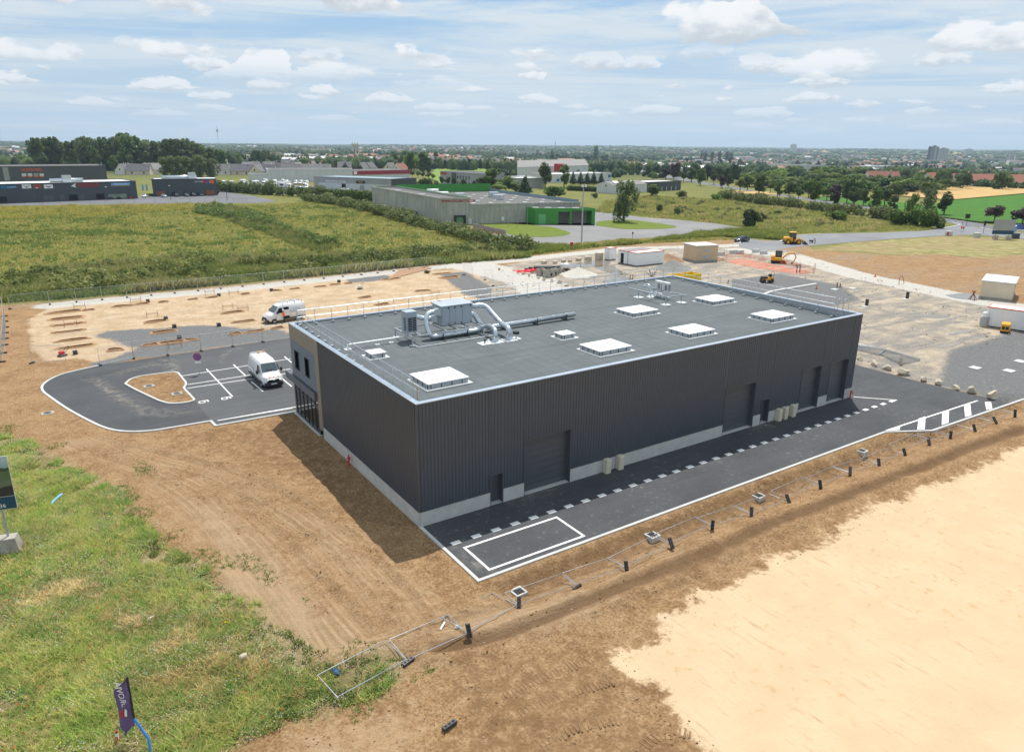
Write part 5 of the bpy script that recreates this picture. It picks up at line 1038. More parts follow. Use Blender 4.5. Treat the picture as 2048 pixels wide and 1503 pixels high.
# pits of the footings on the pad
mat('pit_soil_shade', (0.15, 0.08, 0.038), .95, 0, .3, 3.0, .6, 6); mat('pit_rim', (0.34, 0.20, 0.095), .95, 0, .25, 3.0, .6, 6)  # floor soil is dark brown, with the hole's shadow painted into it
def pit(a, b2, L_, W_, rz_=None):
    p = G(a, b2); o = bpy.data.objects.new('foundation_pit', None); COL.objects.link(o); o.location = p; o.rotation_euler = (0, 0, rz if rz_ is None else rz_); o['kind'] = 'structure'; n = 16; vs = []; sd_ = a * .37
    for j, (k, z_) in enumerate(((1.0, .012), (.9, .15), (.8, .12), (.76, .02))):
        for i in range(n):
            q = 2 * math.pi * i / n; cx_, sx_ = math.cos(q), math.sin(q); sq = 1 / max(abs(cx_), abs(sx_)) ** .6; w_ = 1 + .1 * math.sin(3 * q + sd_); vs.append((cx_ * sq * L_ / 2 * k * w_, sx_ * sq * W_ / 2 * k * w_, z_ * (1 + .3 * math.sin(2 * q + sd_ * 3))))
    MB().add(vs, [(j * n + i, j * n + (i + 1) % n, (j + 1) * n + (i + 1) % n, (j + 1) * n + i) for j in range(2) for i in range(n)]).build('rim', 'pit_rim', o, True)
    MB().add(vs[2 * n:], [(i, (i + 1) % n, n + (i + 1) % n, n + i) for i in range(n)] + [tuple(range(n, 2 * n))]).build('pit_floor', 'pit_soil_shade', o)
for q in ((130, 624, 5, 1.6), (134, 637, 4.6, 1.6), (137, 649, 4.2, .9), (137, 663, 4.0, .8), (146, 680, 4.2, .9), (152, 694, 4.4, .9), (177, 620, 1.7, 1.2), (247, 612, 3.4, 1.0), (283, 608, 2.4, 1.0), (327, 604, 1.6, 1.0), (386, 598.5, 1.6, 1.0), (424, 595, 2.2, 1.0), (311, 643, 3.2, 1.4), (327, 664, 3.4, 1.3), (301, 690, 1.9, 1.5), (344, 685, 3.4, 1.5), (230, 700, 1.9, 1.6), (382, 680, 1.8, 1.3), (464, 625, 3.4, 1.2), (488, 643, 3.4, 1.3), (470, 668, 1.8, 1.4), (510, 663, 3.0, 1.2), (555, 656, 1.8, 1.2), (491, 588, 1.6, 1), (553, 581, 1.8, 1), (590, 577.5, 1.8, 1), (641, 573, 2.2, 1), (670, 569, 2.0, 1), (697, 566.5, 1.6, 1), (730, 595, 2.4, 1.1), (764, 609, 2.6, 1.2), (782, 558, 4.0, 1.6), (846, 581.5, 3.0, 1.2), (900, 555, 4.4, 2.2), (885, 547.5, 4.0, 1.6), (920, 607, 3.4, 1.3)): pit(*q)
for i, (a, b2) in enumerate(((296, 604), (332, 639), (349, 655), (359, 677), (438, 592), (438, 652), (543, 582), (678, 564.5), (880, 605), (151, 708))):
    o = thing('grey_box', 'small grey formwork box beside the footing pits' if i != 9 else 'grey bucket behind the lone fence panel', 'box', G(a, b2), rz, 'grey boxes among the footing pits'); MB().bbox(-.24, .24, -.24, .24, 0, .45, .04).build('box', 'steel_dark', o)
for i, (a, b2) in enumerate(((160, 618), (142, 653), (305, 634), (456, 618), (468, 590), (420, 589), (486, 622), (350, 696), (272, 605), (870, 590))):
    o = thing('rebar_cage', 'thin rusty reinforcement cage standing on the earth pad', 'rebar', G(a, b2), rz, 'rusty reinforcement cages on the pad')
    for sx_ in (-1, 1):
        for sy_ in (-.3, .3): MB().cyl((sx_ * .7, sy_, 0), (sx_ * .7, sy_, .9), .02, 4).build('upright', 'rust', o)
    MB().tube([(-.7, -.3, .5), (.7, -.3, .5), (.7, .3, .5), (-.7, .3, .5), (-.7, -.3, .5)], .02, 4).build('link', 'rust', o)
for a, b2, c_, lb in ((125, 712, 'red', 'small red machine on the earth beside the lone fence panel'), (720, 578, 'white_old', 'white and black compactor on the middle of the earth pad')):
    o = thing('plate_compactor', lb, 'compactor', G(a, b2), .6); MB().bbox(-.45, .45, -.3, .3, .0, .22, .05).build('plate', 'steel_dark', o); MB().bbox(-.3, .25, -.22, .22, .22, .62, .06).build('engine', c_, o); MB().tube(bend([(.25, -.2, .4), (.9, -.2, .95), (.9, .2, .95), (.25, .2, .4)], .15), .025, 6).build('handle', 'black', o)
for pts, lb in (([(775, 560), (863, 537), (856, 533), (797, 541)], 'long rusty steel sheet lying at the back of the earth pad'),):
    q = px(*pts); cx = sum(c_[0] for c_ in q) / 4; cy = sum(c_[1] for c_ in q) / 4; o = MB().prism([(a - cx, b2 - cy) for a, b2 in q], .02, .1).build('steel_sheet', 'plate_steel', None); o.location = (cx, cy, 0); tag(o, lb, 'sheet')
for i, (a, b2) in enumerate(((1260, 562), (1265, 562), (1303, 553))):
    o = thing('pipe_riser' if i < 2 else 'scrap_wood', ('left short post standing in the puddle', 'right short post standing in the puddle', 'small heap of dark broken branches behind the roof edge')[i], 'post' if i < 2 else 'branches', G(a, b2))
    if i < 2: MB().cyl((0, 0, 0), (0, 0, 1.2), .12, 6).build('post', 'wood', o)
    else:
        for k in range(9): MB().cyl((0, 0, .1), (1.1 * math.cos(k * .7), .9 * math.sin(k * .7), .3 + .5 * (k % 3)), .05, 5).build('branch', 'bark', o)
for i, (a, b2) in enumerate(((1750, 553.5), (1633, 578), (1456, 567))):
    o = thing('site_cone', ('small red white cone at the edge of the pale side track', 'small red white cone beside the white kerb strip', 'short dark stake behind the far roof corner')[i], 'cone' if i < 2 else 'stake', G(a, b2)); MB().cyl((0, 0, 0), (0, 0, .7), .16, 8, .04).build('cone', 'orange_hi' if i < 2 else 'bark', o); MB().box(-.2, .2, -.2, .2, 0, .05).build('base', 'black', o)
o = thing('hoop_pipe', 'thin bent brown hoop beside the trench of the side track', 'pipe', G(1803, 568)); MB().tube([(math.cos(k * .35) * .8, math.sin(k * .35) * .3, math.sin(k * .35) * 1.5) for k in range(10)], .05, 6).build('hoop', 'rust', o, True)
o = thing('iron_trestle', 'dark spindly iron trestle in front of the cream kiosk', 'trestle', G(1945, 599)); [MB().cyl((.6 * math.cos(k * 1.05), .6 * math.sin(k * 1.05), 0), (-.3 * math.cos(k * 1.05 + .4), -.3 * math.sin(k * 1.05 + .4), 1.5), .05, 5).build('strut', 'rust', o) for k in range(7)]
o = lump('upright_slab', 'thin brown stone slab stuck upright beside the flat fence stacks', 'stone', G(1801, 729) + Vector((0, 0, .4)), (.35, .12, .7), 'stone', None, 91)
# -- vehicles; local x forward, y left, z up, origin under the middle
def loft(sec, nseg=6):
    """sec: list of (x, half width low, half width mid, half width top, z low, z mid, z top)"""
    vs = []; fs_ = []; n = None
    for (x_, wl, wm, wt, z0, zm, z1) in sec:
        r_ = [(wl * .9, z0), (wl, z0 + .08), (wm, zm), ((wm + wt) / 2 + .01, (zm + z1) / 2), (wt, z1 - .10), (wt * .86, z1 - .015), (0, z1)]
        ring = [(x_, y_, z_) for y_, z_ in r_] + [(x_, -y_, z_) for y_, z_ in r_[-2::-1]]
        n = len(ring); vs += ring
    for j in range(len(sec) - 1): fs_ += [(j * n + i, j * n + (i + 1) % n, (j + 1) * n + (i + 1) % n, (j + 1) * n + i) for i in range(n)]
    fs_ += [tuple(range(n)), tuple(range((len(sec) - 1) * n + n - 1, (len(sec) - 1) * n - 1, -1))]
    return vs, fs_
def wheel(parent, x_, y_, r_, w_=.2, rim='galv_matt'):
    s_ = 1 if y_ > 0 else -1
    wl = MB().cyl((x_, y_ - s_ * w_, r_), (x_, y_, r_), r_, 18).build('wheel', 'rubber', parent); MB().cyl((x_, y_ + s_ * .002, r_), (x_, y_ + s_ * .012, r_), r_ * .6, 14).build('rim', rim, wl)
def pane(parent, pts, name='window', m='glass_dark'):
    return MB().add(pts, [tuple(range(len(pts)))]).build(name, m, parent)
def van(label, p, rz_, body='car_white', group=None, door_open=False, rack=False, beacon=False, detail=True, sc=1.0):
    v_ = thing('delivery_van', label, 'van', p, rz_, group); v_.scale = (sc,) * 3
    sec = [(2.75, .70, .74, .62, .42, .62, .86), (2.70, .86, .90, .78, .36, .70, 1.02), (2.45, .95, .98, .86, .32, .80, 1.16), (1.95, .98, 1.0, .84, .30, .95, 1.36), (1.75, .98, 1.0, .83, .30, 1.0, 1.46),
           (1.05, .99, 1.02, .78, .30, 1.15, 2.16), (.85, .99, 1.03, .77, .30, 1.2, 2.36), (.4, .99, 1.03, .78, .30, 1.25, 2.46), (-2.6, .99, 1.03, .78, .30, 1.25, 2.46), (-2.74, .97, 1.0, .74, .34, 1.25, 2.40)]
    MB().add(*loft(sec)).build('body', body, v_, True)
    e_ = .012; wz = pane(v_, [(1.74, .80, 1.49), (1.74, -.80, 1.49), (1.08, -.73, 2.15), (1.08, .73, 2.15)], 'windscreen', 'glass_sky'); wz.location = (.03, 0, .03)
    for s_ in (1, -1):
        pane(v_, [(1.55, s_ * 1.012, 1.38), (.62, s_ * 1.03, 1.36), (.62, s_ * .91, 2.02), (1.02, s_ * .92, 2.02)], 'side_window')
        for x_ in (1.85, -1.75): wheel(v_, x_, s_ * 1.02, .34)
        MB().box(-2.6, 2.2, s_ * 1.03 - .025, s_ * 1.03 + .025, .42, .58).build('side_moulding', 'black_plastic', v_)
        if detail:
            hl = MB().add([(2.73, s_ * .62, .86), (2.5, s_ * .93, .92), (2.28, s_ * .96, 1.12), (2.5, s_ * .80, 1.14), (2.66, s_ * .62, 1.02)], [(0, 1, 2, 3, 4)]).build('headlight', 'lamp_white', v_); hl.location = (.03, s_ * .02, .03)
            mr = MB().bbox(1.3, 1.5, min(s_ * 1.08, s_ * 1.30), max(s_ * 1.08, s_ * 1.30), 1.3, 1.68, .04).build('mirror', 'black_plastic', v_)
            MB().box(-.5, -.49, s_ * 1.034 - .006, s_ * 1.034 + .006, .6, 1.9).box(-2.5, -.6, s_ * 1.034 - .006, s_ * 1.034 + .006, 1.30, 1.33).build('door_seam', 'black_plastic', v_)
    MB().bbox(2.35, 2.82, -.92, .92, .26, .62, .06).build('bumper', 'black_plastic', v_)
    MB().box(-2.8, -2.6, -.9, .9, .3, .5).build('rear_bumper', 'black_plastic', v_)
    if detail:
        gr = MB().box(2.70, 2.795, -.5, .5, .66, .9).build('grille', 'black', v_); MB().cyl((2.796, 0, .84), (2.81, 0, .84), .10, 4).build('badge', 'galv', gr); MB().box(2.80, 2.835, -.28, .28, .42, .54).build('number_plate', 'white_sheet', v_)
        for k in range(6): MB().add([(2.60 + .02, -.66 + k * .22, 1.06), (2.60 + .02, -.66 + k * .22 + .19, 1.06), (2.47, -.66 + k * .22 + .19, 1.15), (2.47, -.66 + k * .22, 1.15)], [(0, 1, 2, 3)]).build('warning_stripe', 'red' if k % 2 else 'white_sheet', v_).location = (.02, 0, .035)
        MB().box(1.62, 1.66, -.4, .3, 1.60, 1.63).build('wiper', 'black', v_).location = (.05, 0, .04)
    if beacon:
        bc = MB().cyl((-2.0, .0, 2.47), (-2.0, .0, 2.62), .13, 10).build('beacon', 'yellow_machine', v_); MB().box(-2.35, -2.25, -.7, .7, 2.47, 2.56).build('light_bar', 'galv', v_); MB().box(-2.3, -2.2, .5, .7, 2.5, 2.6).build('roof_lamp', 'orange_hi', v_)
    if rack:
        for y_ in (-.55, .0, .55): MB().cyl((-2.5, y_, 2.66), (.4, y_, 2.66), .03, 6).build('rack_rail', 'galv', v_)
        for x_ in (-2.4, -1.4, -.4, .3): MB().box(x_ - .03, x_ + .03, -.72, .72, 2.58, 2.64).box(x_ - .03, x_ + .03, -.74, -.70, 2.4, 2.6).box(x_ - .03, x_ + .03, .70, .74, 2.4, 2.6).build('rack_bar', 'wood' if x_ < 0 else 'galv', v_)
    if door_open:
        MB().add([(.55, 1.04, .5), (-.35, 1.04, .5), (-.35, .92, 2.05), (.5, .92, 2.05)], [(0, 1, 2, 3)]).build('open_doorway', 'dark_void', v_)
        d_ = MB().box(.5, 1.55, 1.07, 1.12, .45, 1.35).box(.5, .58, 1.03, 1.08, 1.35, 2.0).build('open_door', body, v_)
        mat('van_print', (.25, .42, .72), .4, 0, .1, 3)
        tx = text_mesh('lettering', 'MESSIDOR', .26, 'van_print', v_, (-1.35, 1.005, 1.66), (R(90), 0, R(180)), .002, sx=.9); tx.rotation_euler = (R(84), 0, R(180)); MB().add([(-.35, 1.028, 1.42), (-2.2, 1.028, 1.42), (-2.2, 1.02, 1.45), (-.35, 1.02, 1.45)], [(0, 1, 2, 3)]).build('printed_line', 'van_print', v_)
    return v_
a_ = G(525.4, 773.5, 0); b_ = G(562.4, 769.3, 0); c_ = G(504.5, 754, 0)
vd = Vector((a_.x - c_.x, a_.y - c_.y, 0)).normalized(); vm = (a_ + b_) / 2 - vd * 1.9
van('white delivery van parked facing the camera in a car park bay', (vm.x, vm.y, .02), math.atan2(vd.y, vd.x), beacon=True)
a_ = G(542.9, 648.5, 0); b_ = G(607, 638, 0); vd = (a_ - b_).normalized(); sd_ = Vector((-vd.y, vd.x, 0)); vm = (a_ + b_) / 2 - sd_ * 1.0
van('white delivery van with roof rack and open door on the earth pad', (vm.x, vm.y, .0), math.atan2(vd.y, vd.x), door_open=True, rack=True)
def car(label, p, rz_, body='car_black', group=None, est=False, proto=None):
    v_ = thing('parked_car', label, 'car', p, rz_, group)
    sec = [(2.05, .60, .66, .56, .35, .5, .66), (1.95, .78, .82, .70, .28, .55, .78), (1.1, .86, .88, .74, .24, .6, .95), (.75, .87, .88, .74, .24, .65, 1.0), (-1.5 if not est else -1.9, .87, .88, .74, .24, .65, 1.02), (-1.95, .82, .85, .70, .28, .6, .95), (-2.05, .70, .76, .60, .36, .55, .80)]
    MB().add(*loft(sec)).build('body', body, v_, True)
    cab = [(.82, .80, .78, .62, .86, .94, 1.02), (.2, .80, .77, .56, .90, 1.05, 1.44), (-.9, .80, .77, .56, .90, 1.05, 1.46), (-1.75, .78, .74, .55, .90, 1.0, 1.15)]
    if est: cab[-1] = (-1.9, .78, .74, .55, .9, 1.05, 1.2); cab.insert(-1, (-1.6, .78, .74, .55, .9, 1.05, 1.4))
    MB().add(*loft(cab)).build('cabin', body, v_, True)
    pane(v_, [(.82, .66, 1.0), (.82, -.66, 1.0), (.24, -.55, 1.42), (.24, .55, 1.42)], 'windscreen', 'glass_sky').location = (.02, 0, .02)
    pane(v_, [(-1.72, -.6, 1.14), (-1.72, .6, 1.14), (-.95, .52, 1.45), (-.95, -.52, 1.45)], 'rear_window').location = (-.03, 0, .03)
    for s_ in (1, -1):
        pane(v_, [(.62, s_ * .80, 1.0), (-1.45, s_ * .79, 1.02), (-1.0, s_ * .60, 1.40), (.18, s_ * .60, 1.38)], 'side_window').location = (0, s_ * .045, .01)
        for x_ in (1.3, -1.3): wheel(v_, x_, s_ * .87, .31, .2)
        MB().box(1.9, 2.0, s_ * .55 - .12, s_ * .55 + .12, .58, .70).build('headlight', 'lamp_white', v_); MB().box(-2.05, -1.96, s_ * .6 - .1, s_ * .6 + .1, .65, .85).build('tail_light', 'red', v_)
    return v_
p0 = G(1484, 484.5); p1 = G(1494, 484); car('small black hatchback on the site road seen from behind', p0 + Vector((.8, .8, 0)), math.atan2(FWH[1], FWH[0]) + R(118), 'car_black', est=True)
# -- tracked mini excavator
ex = thing('mini_excavator', 'yellow mini excavator with black cab and bent arm by the orange netting', 'excavator', G(1556, 526), math.atan2(RT[1], RT[0]) - R(14))
for s_ in (-1, 1): MB().prism([(-1.15, s_ * .75 - .2), (1.15, s_ * .75 - .2), (1.15, s_ * .75 + .2), (-1.15, s_ * .75 + .2)], .05, .55).cyl((-1.15, s_ * .75 - .2, .3), (-1.15, s_ * .75 + .2, .3), .28, 10).cyl((1.15, s_ * .75 - .2, .3), (1.15, s_ * .75 + .2, .3), .28, 10).build('track', 'rubber', ex)
MB().bbox(-1.45, .7, -.85, .85, .62, 1.25, .12).build('engine_cover', 'yellow_machine', ex); MB().bbox(-1.5, -.7, -.8, .8, 1.25, 1.6, .15).build('counterweight', 'yellow_machine', ex)
cb_ = MB().bbox(-.65, .65, -.05, .85, 1.25, 2.55, .06).build('cab', 'black', ex); MB().box(.652, .665, .05, .75, 1.5, 2.4).box(-.5, .5, -.065, -.052, 1.5, 2.4).box(-.5, .5, .852, .865, 1.5, 2.4).build('cab_glass', 'glass_sky', cb_)
MB().tube(bend([(.75, -.35, 1.1), (1.6, -.35, 2.15), (2.9, -.35, 2.25)], .6), .17, 6).build('boom', 'yellow_machine', ex); MB().tube([(2.9, -.35, 2.3), (3.35, -.35, 1.4), (2.9, -.35, .35)], .13, 6).build('dipper_arm', 'yellow_machine', ex); MB().cyl((1.3, -.35, 1.3), (2.1, -.35, 2.0), .06, 6).build('ram', 'galv', ex)
MB().add([(2.9, -.65, .5), (2.9, -.05, .5), (2.4, -.05, .1), (2.4, -.65, .1), (2.75, -.65, -.0), (2.75, -.05, -.0)], [(0, 1, 2, 3), (3, 2, 5, 4), (0, 3, 4), (1, 5, 2)]).build('bucket', 'steel_dark', ex); MB().box(1.35, 1.5, -.95, .95, .1, .5).build('dozer_blade', 'orange_hi', ex)
# -- wheel loader
wl_ = thing('wheel_loader', 'yellow wheel loader with cab on the site road', 'loader', G(1586, 488), math.atan2(RT[1], RT[0]) - R(6))
MB().bbox(-2.4, -.3, -.85, .85, .7, 1.75, .15).build('engine_hood', 'yellow_machine', wl_); MB().bbox(.0, 1.3, -.7, .7, .6, 1.25, .1).build('front_frame', 'yellow_machine', wl_); MB().box(-2.45, -2.3, -.8, .8, .5, 1.0).build('counterweight', 'steel_dark', wl_)
cb_ = MB().bbox(-1.0, .4, -.72, .72, 1.3, 2.85, .06).build('cab', 'black', wl_); MB().box(-.8, .25, -.735, -.722, 1.75, 2.7).box(-.8, .25, .722, .735, 1.75, 2.7).box(.402, .415, -.6, .6, 1.7, 2.7).box(-1.015, -1.002, -.6, .6, 1.8, 2.7).build('cab_glass', 'glass_sky', cb_); MB().bbox(-1.1, .5, -.8, .8, 2.852, 3.0, .06).build('cab_roof', 'yellow_machine', wl_)
for x_ in (-1.5, 1.1):
    for s_ in (-1, 1): wheel(wl_, x_, s_ * 1.1, .62, .42, 'yellow_machine')
for s_ in (-.45, .45): MB().tube([(.7, s_, 1.5), (1.9, s_, 1.2), (2.5, s_, .5)], .12, 6).build('lift_arm', 'yellow_machine', wl_)
MB().add([(2.5, -1.15, .9), (2.5, 1.15, .9), (2.4, 1.15, .25), (2.4, -1.15, .25), (3.4, 1.15, .1), (3.4, -1.15, .1), (2.6, 1.15, .1), (2.6, -1.15, .1)], [(0, 1, 2, 3), (3, 2, 6, 7), (7, 6, 4, 5), (1, 4, 6, 2), (0, 3, 7, 5)]).build('bucket', 'steel_dark', wl_)
# -- small tandem roller
ro = thing('tandem_roller', 'small yellow and black tandem roller on the grey chippings', 'roller', G(1533, 565), math.atan2(RT[1], RT[0]) + R(10))
for x_ in (-.75, .75): MB().cyl((x_, -.55, .38), (x_, .55, .38), .38, 16).build('drum', 'black_plastic', ro)
MB().bbox(-1.05, -.05, -.5, .5, .6, 1.15, .1).build('engine_cover', 'black', ro); MB().bbox(-.05, 1.1, -.5, .5, .5, 1.05, .1).build('platform', 'yellow_machine', ro); MB().box(-1.1, 1.1, -.52, -.505, .55, .8).build('side_stripe', 'yellow_machine', ro); MB().bbox(.35, .8, -.3, .3, 1.05, 1.55, .08).build('seat', 'black', ro); MB().tube(bend([(.9, -.5, 1.0), (1.1, -.5, 1.9), (1.1, .5, 1.9), (.9, .5, 1.0)], .2), .035, 6).build('roll_bar', 'black', ro); MB().cyl((.1, 0, 1.05), (.2, 0, 1.4), .03, 6).build('steering_column', 'black', ro)
# -- people
def person(label, p, rz_, top, legs='trousers', pose='stand', helmet=None, vest=None):
    q = thing('person', label, 'person', p, rz_)
    J = {'pel': (0, 0, .95), 'ch': (.02, 0, 1.3), 'nk': (.02, 0, 1.5), 'hd': (.04, 0, 1.62), 'ht': (.03, 0, 1.76), 'hl': (0, .1, .9), 'kl': (.05, .12, .5), 'al': (-.02, .13, .07), 'tl': (.14, .14, .03), 'hr': (0, -.1, .9), 'kr': (.0, -.12, .5), 'ar': (-.06, -.13, .07), 'tr': (.1, -.14, .03),
         'sl': (.02, .19, 1.42), 'el': (.02, .27, 1.13), 'wl': (.18, .24, .95), 'sr': (.02, -.19, 1.42), 'er': (.06, -.27, 1.13), 'wr': (.26, -.2, 1.05)}
    if pose == 'lean': J.update(ch=(.16, 0, 1.26), nk=(.28, 0, 1.42), hd=(.36, 0, 1.5), ht=(.42, 0, 1.62), sl=(.22, .19, 1.34), sr=(.22, -.19, 1.34), el=(.3, .24, 1.05), er=(.32, -.24, 1.05), wl=(.45, .16, .85), wr=(.46, -.16, .85))
    rad = dict(pel=.15, ch=.165, nk=.06, hd=.10, ht=.07, hl=.10, kl=.07, al=.05, tl=.045, hr=.10, kr=.07, ar=.05, tr=.045, sl=.075, el=.05, wl=.038, sr=.075, er=.05, wr=.038)
    K = list(J); E = [('pel', 'ch'), ('ch', 'nk'), ('nk', 'hd'), ('hd', 'ht'), ('pel', 'hl'), ('hl', 'kl'), ('kl', 'al'), ('al', 'tl'), ('pel', 'hr'), ('hr', 'kr'), ('kr', 'ar'), ('ar', 'tr'), ('ch', 'sl'), ('sl', 'el'), ('el', 'wl'), ('ch', 'sr'), ('sr', 'er'), ('er', 'wr')]
    me = bpy.data.meshes.new('body'); me.from_pydata([J[k] for k in K], [(K.index(a), K.index(b)) for a, b in E], []); o = bpy.data.objects.new('body', me); COL.objects.link(o); o.parent = q
    md = o.modifiers.new('skin', 'SKIN'); sv = me.skin_vertices[0].data if me.skin_vertices else None
    if sv is None:
        bm = bmesh.new(); bm.from_mesh(me); bm.verts.layers.skin.verify(); bm.to_mesh(me); bm.free(); sv = me.skin_vertices[0].data
    for i, k in enumerate(K): sv[i].radius = (rad[k], rad[k]); sv[i].use_root = k == 'pel'
    o.modifiers.new('sub', 'SUBSURF').levels = 1; o.modifiers['sub'].render_levels = 2
    m = bpy.data.materials.new('clothed'); m.use_nodes = True; t = NT(m.node_tree); b = t.N['Principled BSDF']; sp = t.n('SeparateXYZ'); t.L.new(t.objc(), sp.inputs[0])
    c = t.mix(t.rng(sp.outputs[2], .92, .93), M[legs].node_tree.nodes['Principled BSDF'].inputs[0].default_value[:3] if False else (.03, .03, .04), top); c = t.mix(t.rng(sp.outputs[2], 1.5 if pose == 'stand' else 1.45, 1.51), c, (.45, .27, .19)); t.L.new(c, b.inputs['Base Color']); b.inputs['Roughness'].default_value = .8; me.materials.append(m)
    if helmet:
        h_ = Vector(J['hd']); vs = []; bm = bmesh.new(); bmesh.ops.create_uvsphere(bm, u_segments=10, v_segments=6, radius=.135)
        for v in list(bm.verts):
            if v.co.z < -.01: bm.verts.remove(v)
        me2 = bpy.data.meshes.new('helmet'); bm.to_mesh(me2); bm.free(); me2.materials.append(M[helmet]); ho = bpy.data.objects.new('helmet', me2); COL.objects.link(ho); ho.parent = q; ho.location = h_ + Vector((0, 0, .06))
    return q
person('person in orange vest and white helmet standing at the open van door', G(569.4, 645), math.atan2(-RT[1], -RT[0]) + R(20), (.95, .20, .02), helmet='white_sheet')
person('person in pink and white shirt bending over a kerb machine on the road', G(1629.5, 487), math.atan2(-RT[1], -RT[0]), (.62, .42, .42), pose='lean', helmet='white_old')
person('person in yellow vest near the hedge on the right', G(1838, 455), 1.0, (.75, .75, .10))
o = thing('barrow', 'small grey barrow standing on the road beside the bending person', 'barrow', G(1622, 485.5)); MB().bbox(-.5, .5, -.35, .35, .35, .75, .08).build('tray', 'steel_dark', o); MB().cyl((.55, -.05, .2), (.55, .05, .2), .2, 10).build('wheel', 'rubber', o)
for s_ in (-.25, .25): MB().cyl((-.3, s_, 0), (-.2, s_, .4), .03, 5).build('leg', 'steel_dark', o)
# -- roads and fields beyond the site
road = sheet('site_road', px((1478, 492), (1478, 484), (1500, 478), (1530, 482), (1562, 481), (1590, 470), (1640, 467.5), (1760, 465.5), (1850, 461.5), (1888, 456), (1922, 449), (1945, 452), (1990, 462), (2048, 468), (2300, 486), (2300, 505), (2048, 478), (1960, 470), (1900, 470.5), (1800, 477), (1700, 484.5), (1600, 493), (1540, 501), (1515, 504)), .03, 'asphalt_road')
sheet('branch_road', px((1922, 452), (1880, 440), (1800, 427), (1700, 412.5), (1640, 404.5), (1540, 390), (1440, 374), (1330, 357), (1280, 348), (1283, 345.5), (1335, 353), (1440, 369.5), (1540, 385.5), (1640, 400), (1700, 408), (1800, 422), (1880, 434), (1935, 443), (1990, 452), (2048, 456), (2300, 470), (2300, 476), (2048, 463), (1990, 459), (1950, 452)), .034, 'asphalt_far')
for ln in (px((1560, 483.5), (1590, 471), (1640, 468.5)), px((1888, 456.5), (1922, 449.5), (1905, 445)), px((1960, 455), (1985, 460.5), (2048, 467.5)), px((1466, 489), (1480, 486), (1478, 482))): ribbon(ln, .5, 0.0, .14).build('kerb', 'concrete', road)
old = sheet('old_yard', px((940, 452), (958, 463), (1010, 478), (1060, 489), (1150, 493), (1260, 488), (1400, 466), (1500, 458), (1430, 447), (1345, 439), (1280, 434), (1215, 424), (1190, 424), (1189, 451), (1070, 450), (985, 453)), .02, 'asphalt_old')
def grassmat(name, a, b2, sc=.6):
    m = bpy.data.materials.new(name); m.use_nodes = True; t = NT(m.node_tree); b = t.N['Principled BSDF']; P = t.pos(); n = t.noise(P, sc, 5, .65); n2 = t.noise(t.mapv(P, .5, (1, .15, 1)), sc * 2, 3); c = t.mix(t.rng(n, .3, .7), a, b2); c = t.mix(t.math('MULTIPLY', t.rng(n2, .45, .7), .3), c, tuple(q * .75 for q in a)); t.L.new(c, b.inputs['Base Color']); b.inputs['Roughness'].default_value = .95; b.inputs['Specular IOR Level'].default_value = .1; t.L.new(t.bump(n, .6, .3), b.inputs['Normal']); M[name] = m
grassmat('lawn', (.105, .155, .022), (.17, .20, .04)); grassmat('wheat', (.42, .28, .11), (.52, .36, .16), .1); grassmat('crop', (.045, .135, .018), (.075, .18, .03), .2); grassmat('mown', (.24, .215, .08), (.38, .33, .16), .18); grassmat('pale_field', (.16, .24, .05), (.20, .28, .07), .1)
def field(name, m, pts, z=.05):
    P = [G(a, b2) for a, b2 in pts]; o = sheet(name, [(p.x, p.y) for p in P], z, m)
    if any(abs(p.z) > .5 for p in P):
        for v in o.data.vertices: v.co.z = float(T(v.co.x, v.co.y)) + .4
    return o
l1 = sheet('lawn', rnd_line(px((958, 447.5), (1000, 447), (1066, 450), (1110, 455), (1143, 466), (1135, 471), (1090, 475), (1030, 473), (1012, 466), (958, 447.5)), 3, 4)[:-1], .06, 'lawn')
l2 = sheet('lawn', rnd_line(px((1192, 451), (1192, 443), (1250, 438.5), (1320, 447), (1358, 453), (1340, 457.5), (1250, 459), (1192, 451)), 4, 4)[:-1], .06, 'lawn')
field('wheat_field', 'wheat', [(1738, 399), (1790, 392), (1900, 401), (2048, 388), (2400, 380), (2400, 372), (2048, 376), (1912, 369), (1880, 380), (1800, 384)], .12)
field('crop_field', 'crop', [(1872, 434), (1862, 412), (1900, 402.5), (2048, 389.5), (2400, 382), (2600, 440), (2048, 449), (1960, 446), (1900, 438)], .10)
field('crop_field', 'crop', [(1620, 394), (1700, 396), (1800, 405), (1856, 412), (1868, 431), (1800, 421), (1700, 407), (1625, 398)], .09)
field('pasture', 'pale_field', [(858, 356), (872, 337), (930, 336), (1010, 341), (1000, 349), (930, 352), (880, 368)], .1)
field('wheat_field', 'wheat', [(1465, 386), (1470, 381), (1540, 384), (1560, 390)], .11)
fc = sheet('forecourt', px((-200, 418), (-200, 412), (14, 406.5), (276, 396), (285, 388), (308, 392.5), (435, 390.5), (440, 382), (500, 391), (556, 402), (520, 406), (430, 406), (270, 408), (0, 412)), .03, 'asphalt_far')
sheet('parking_lot', px((436, 383), (440, 368), (540, 366), (640, 374), (740, 385), (700, 391), (560, 386)), .03, 'asphalt_far')
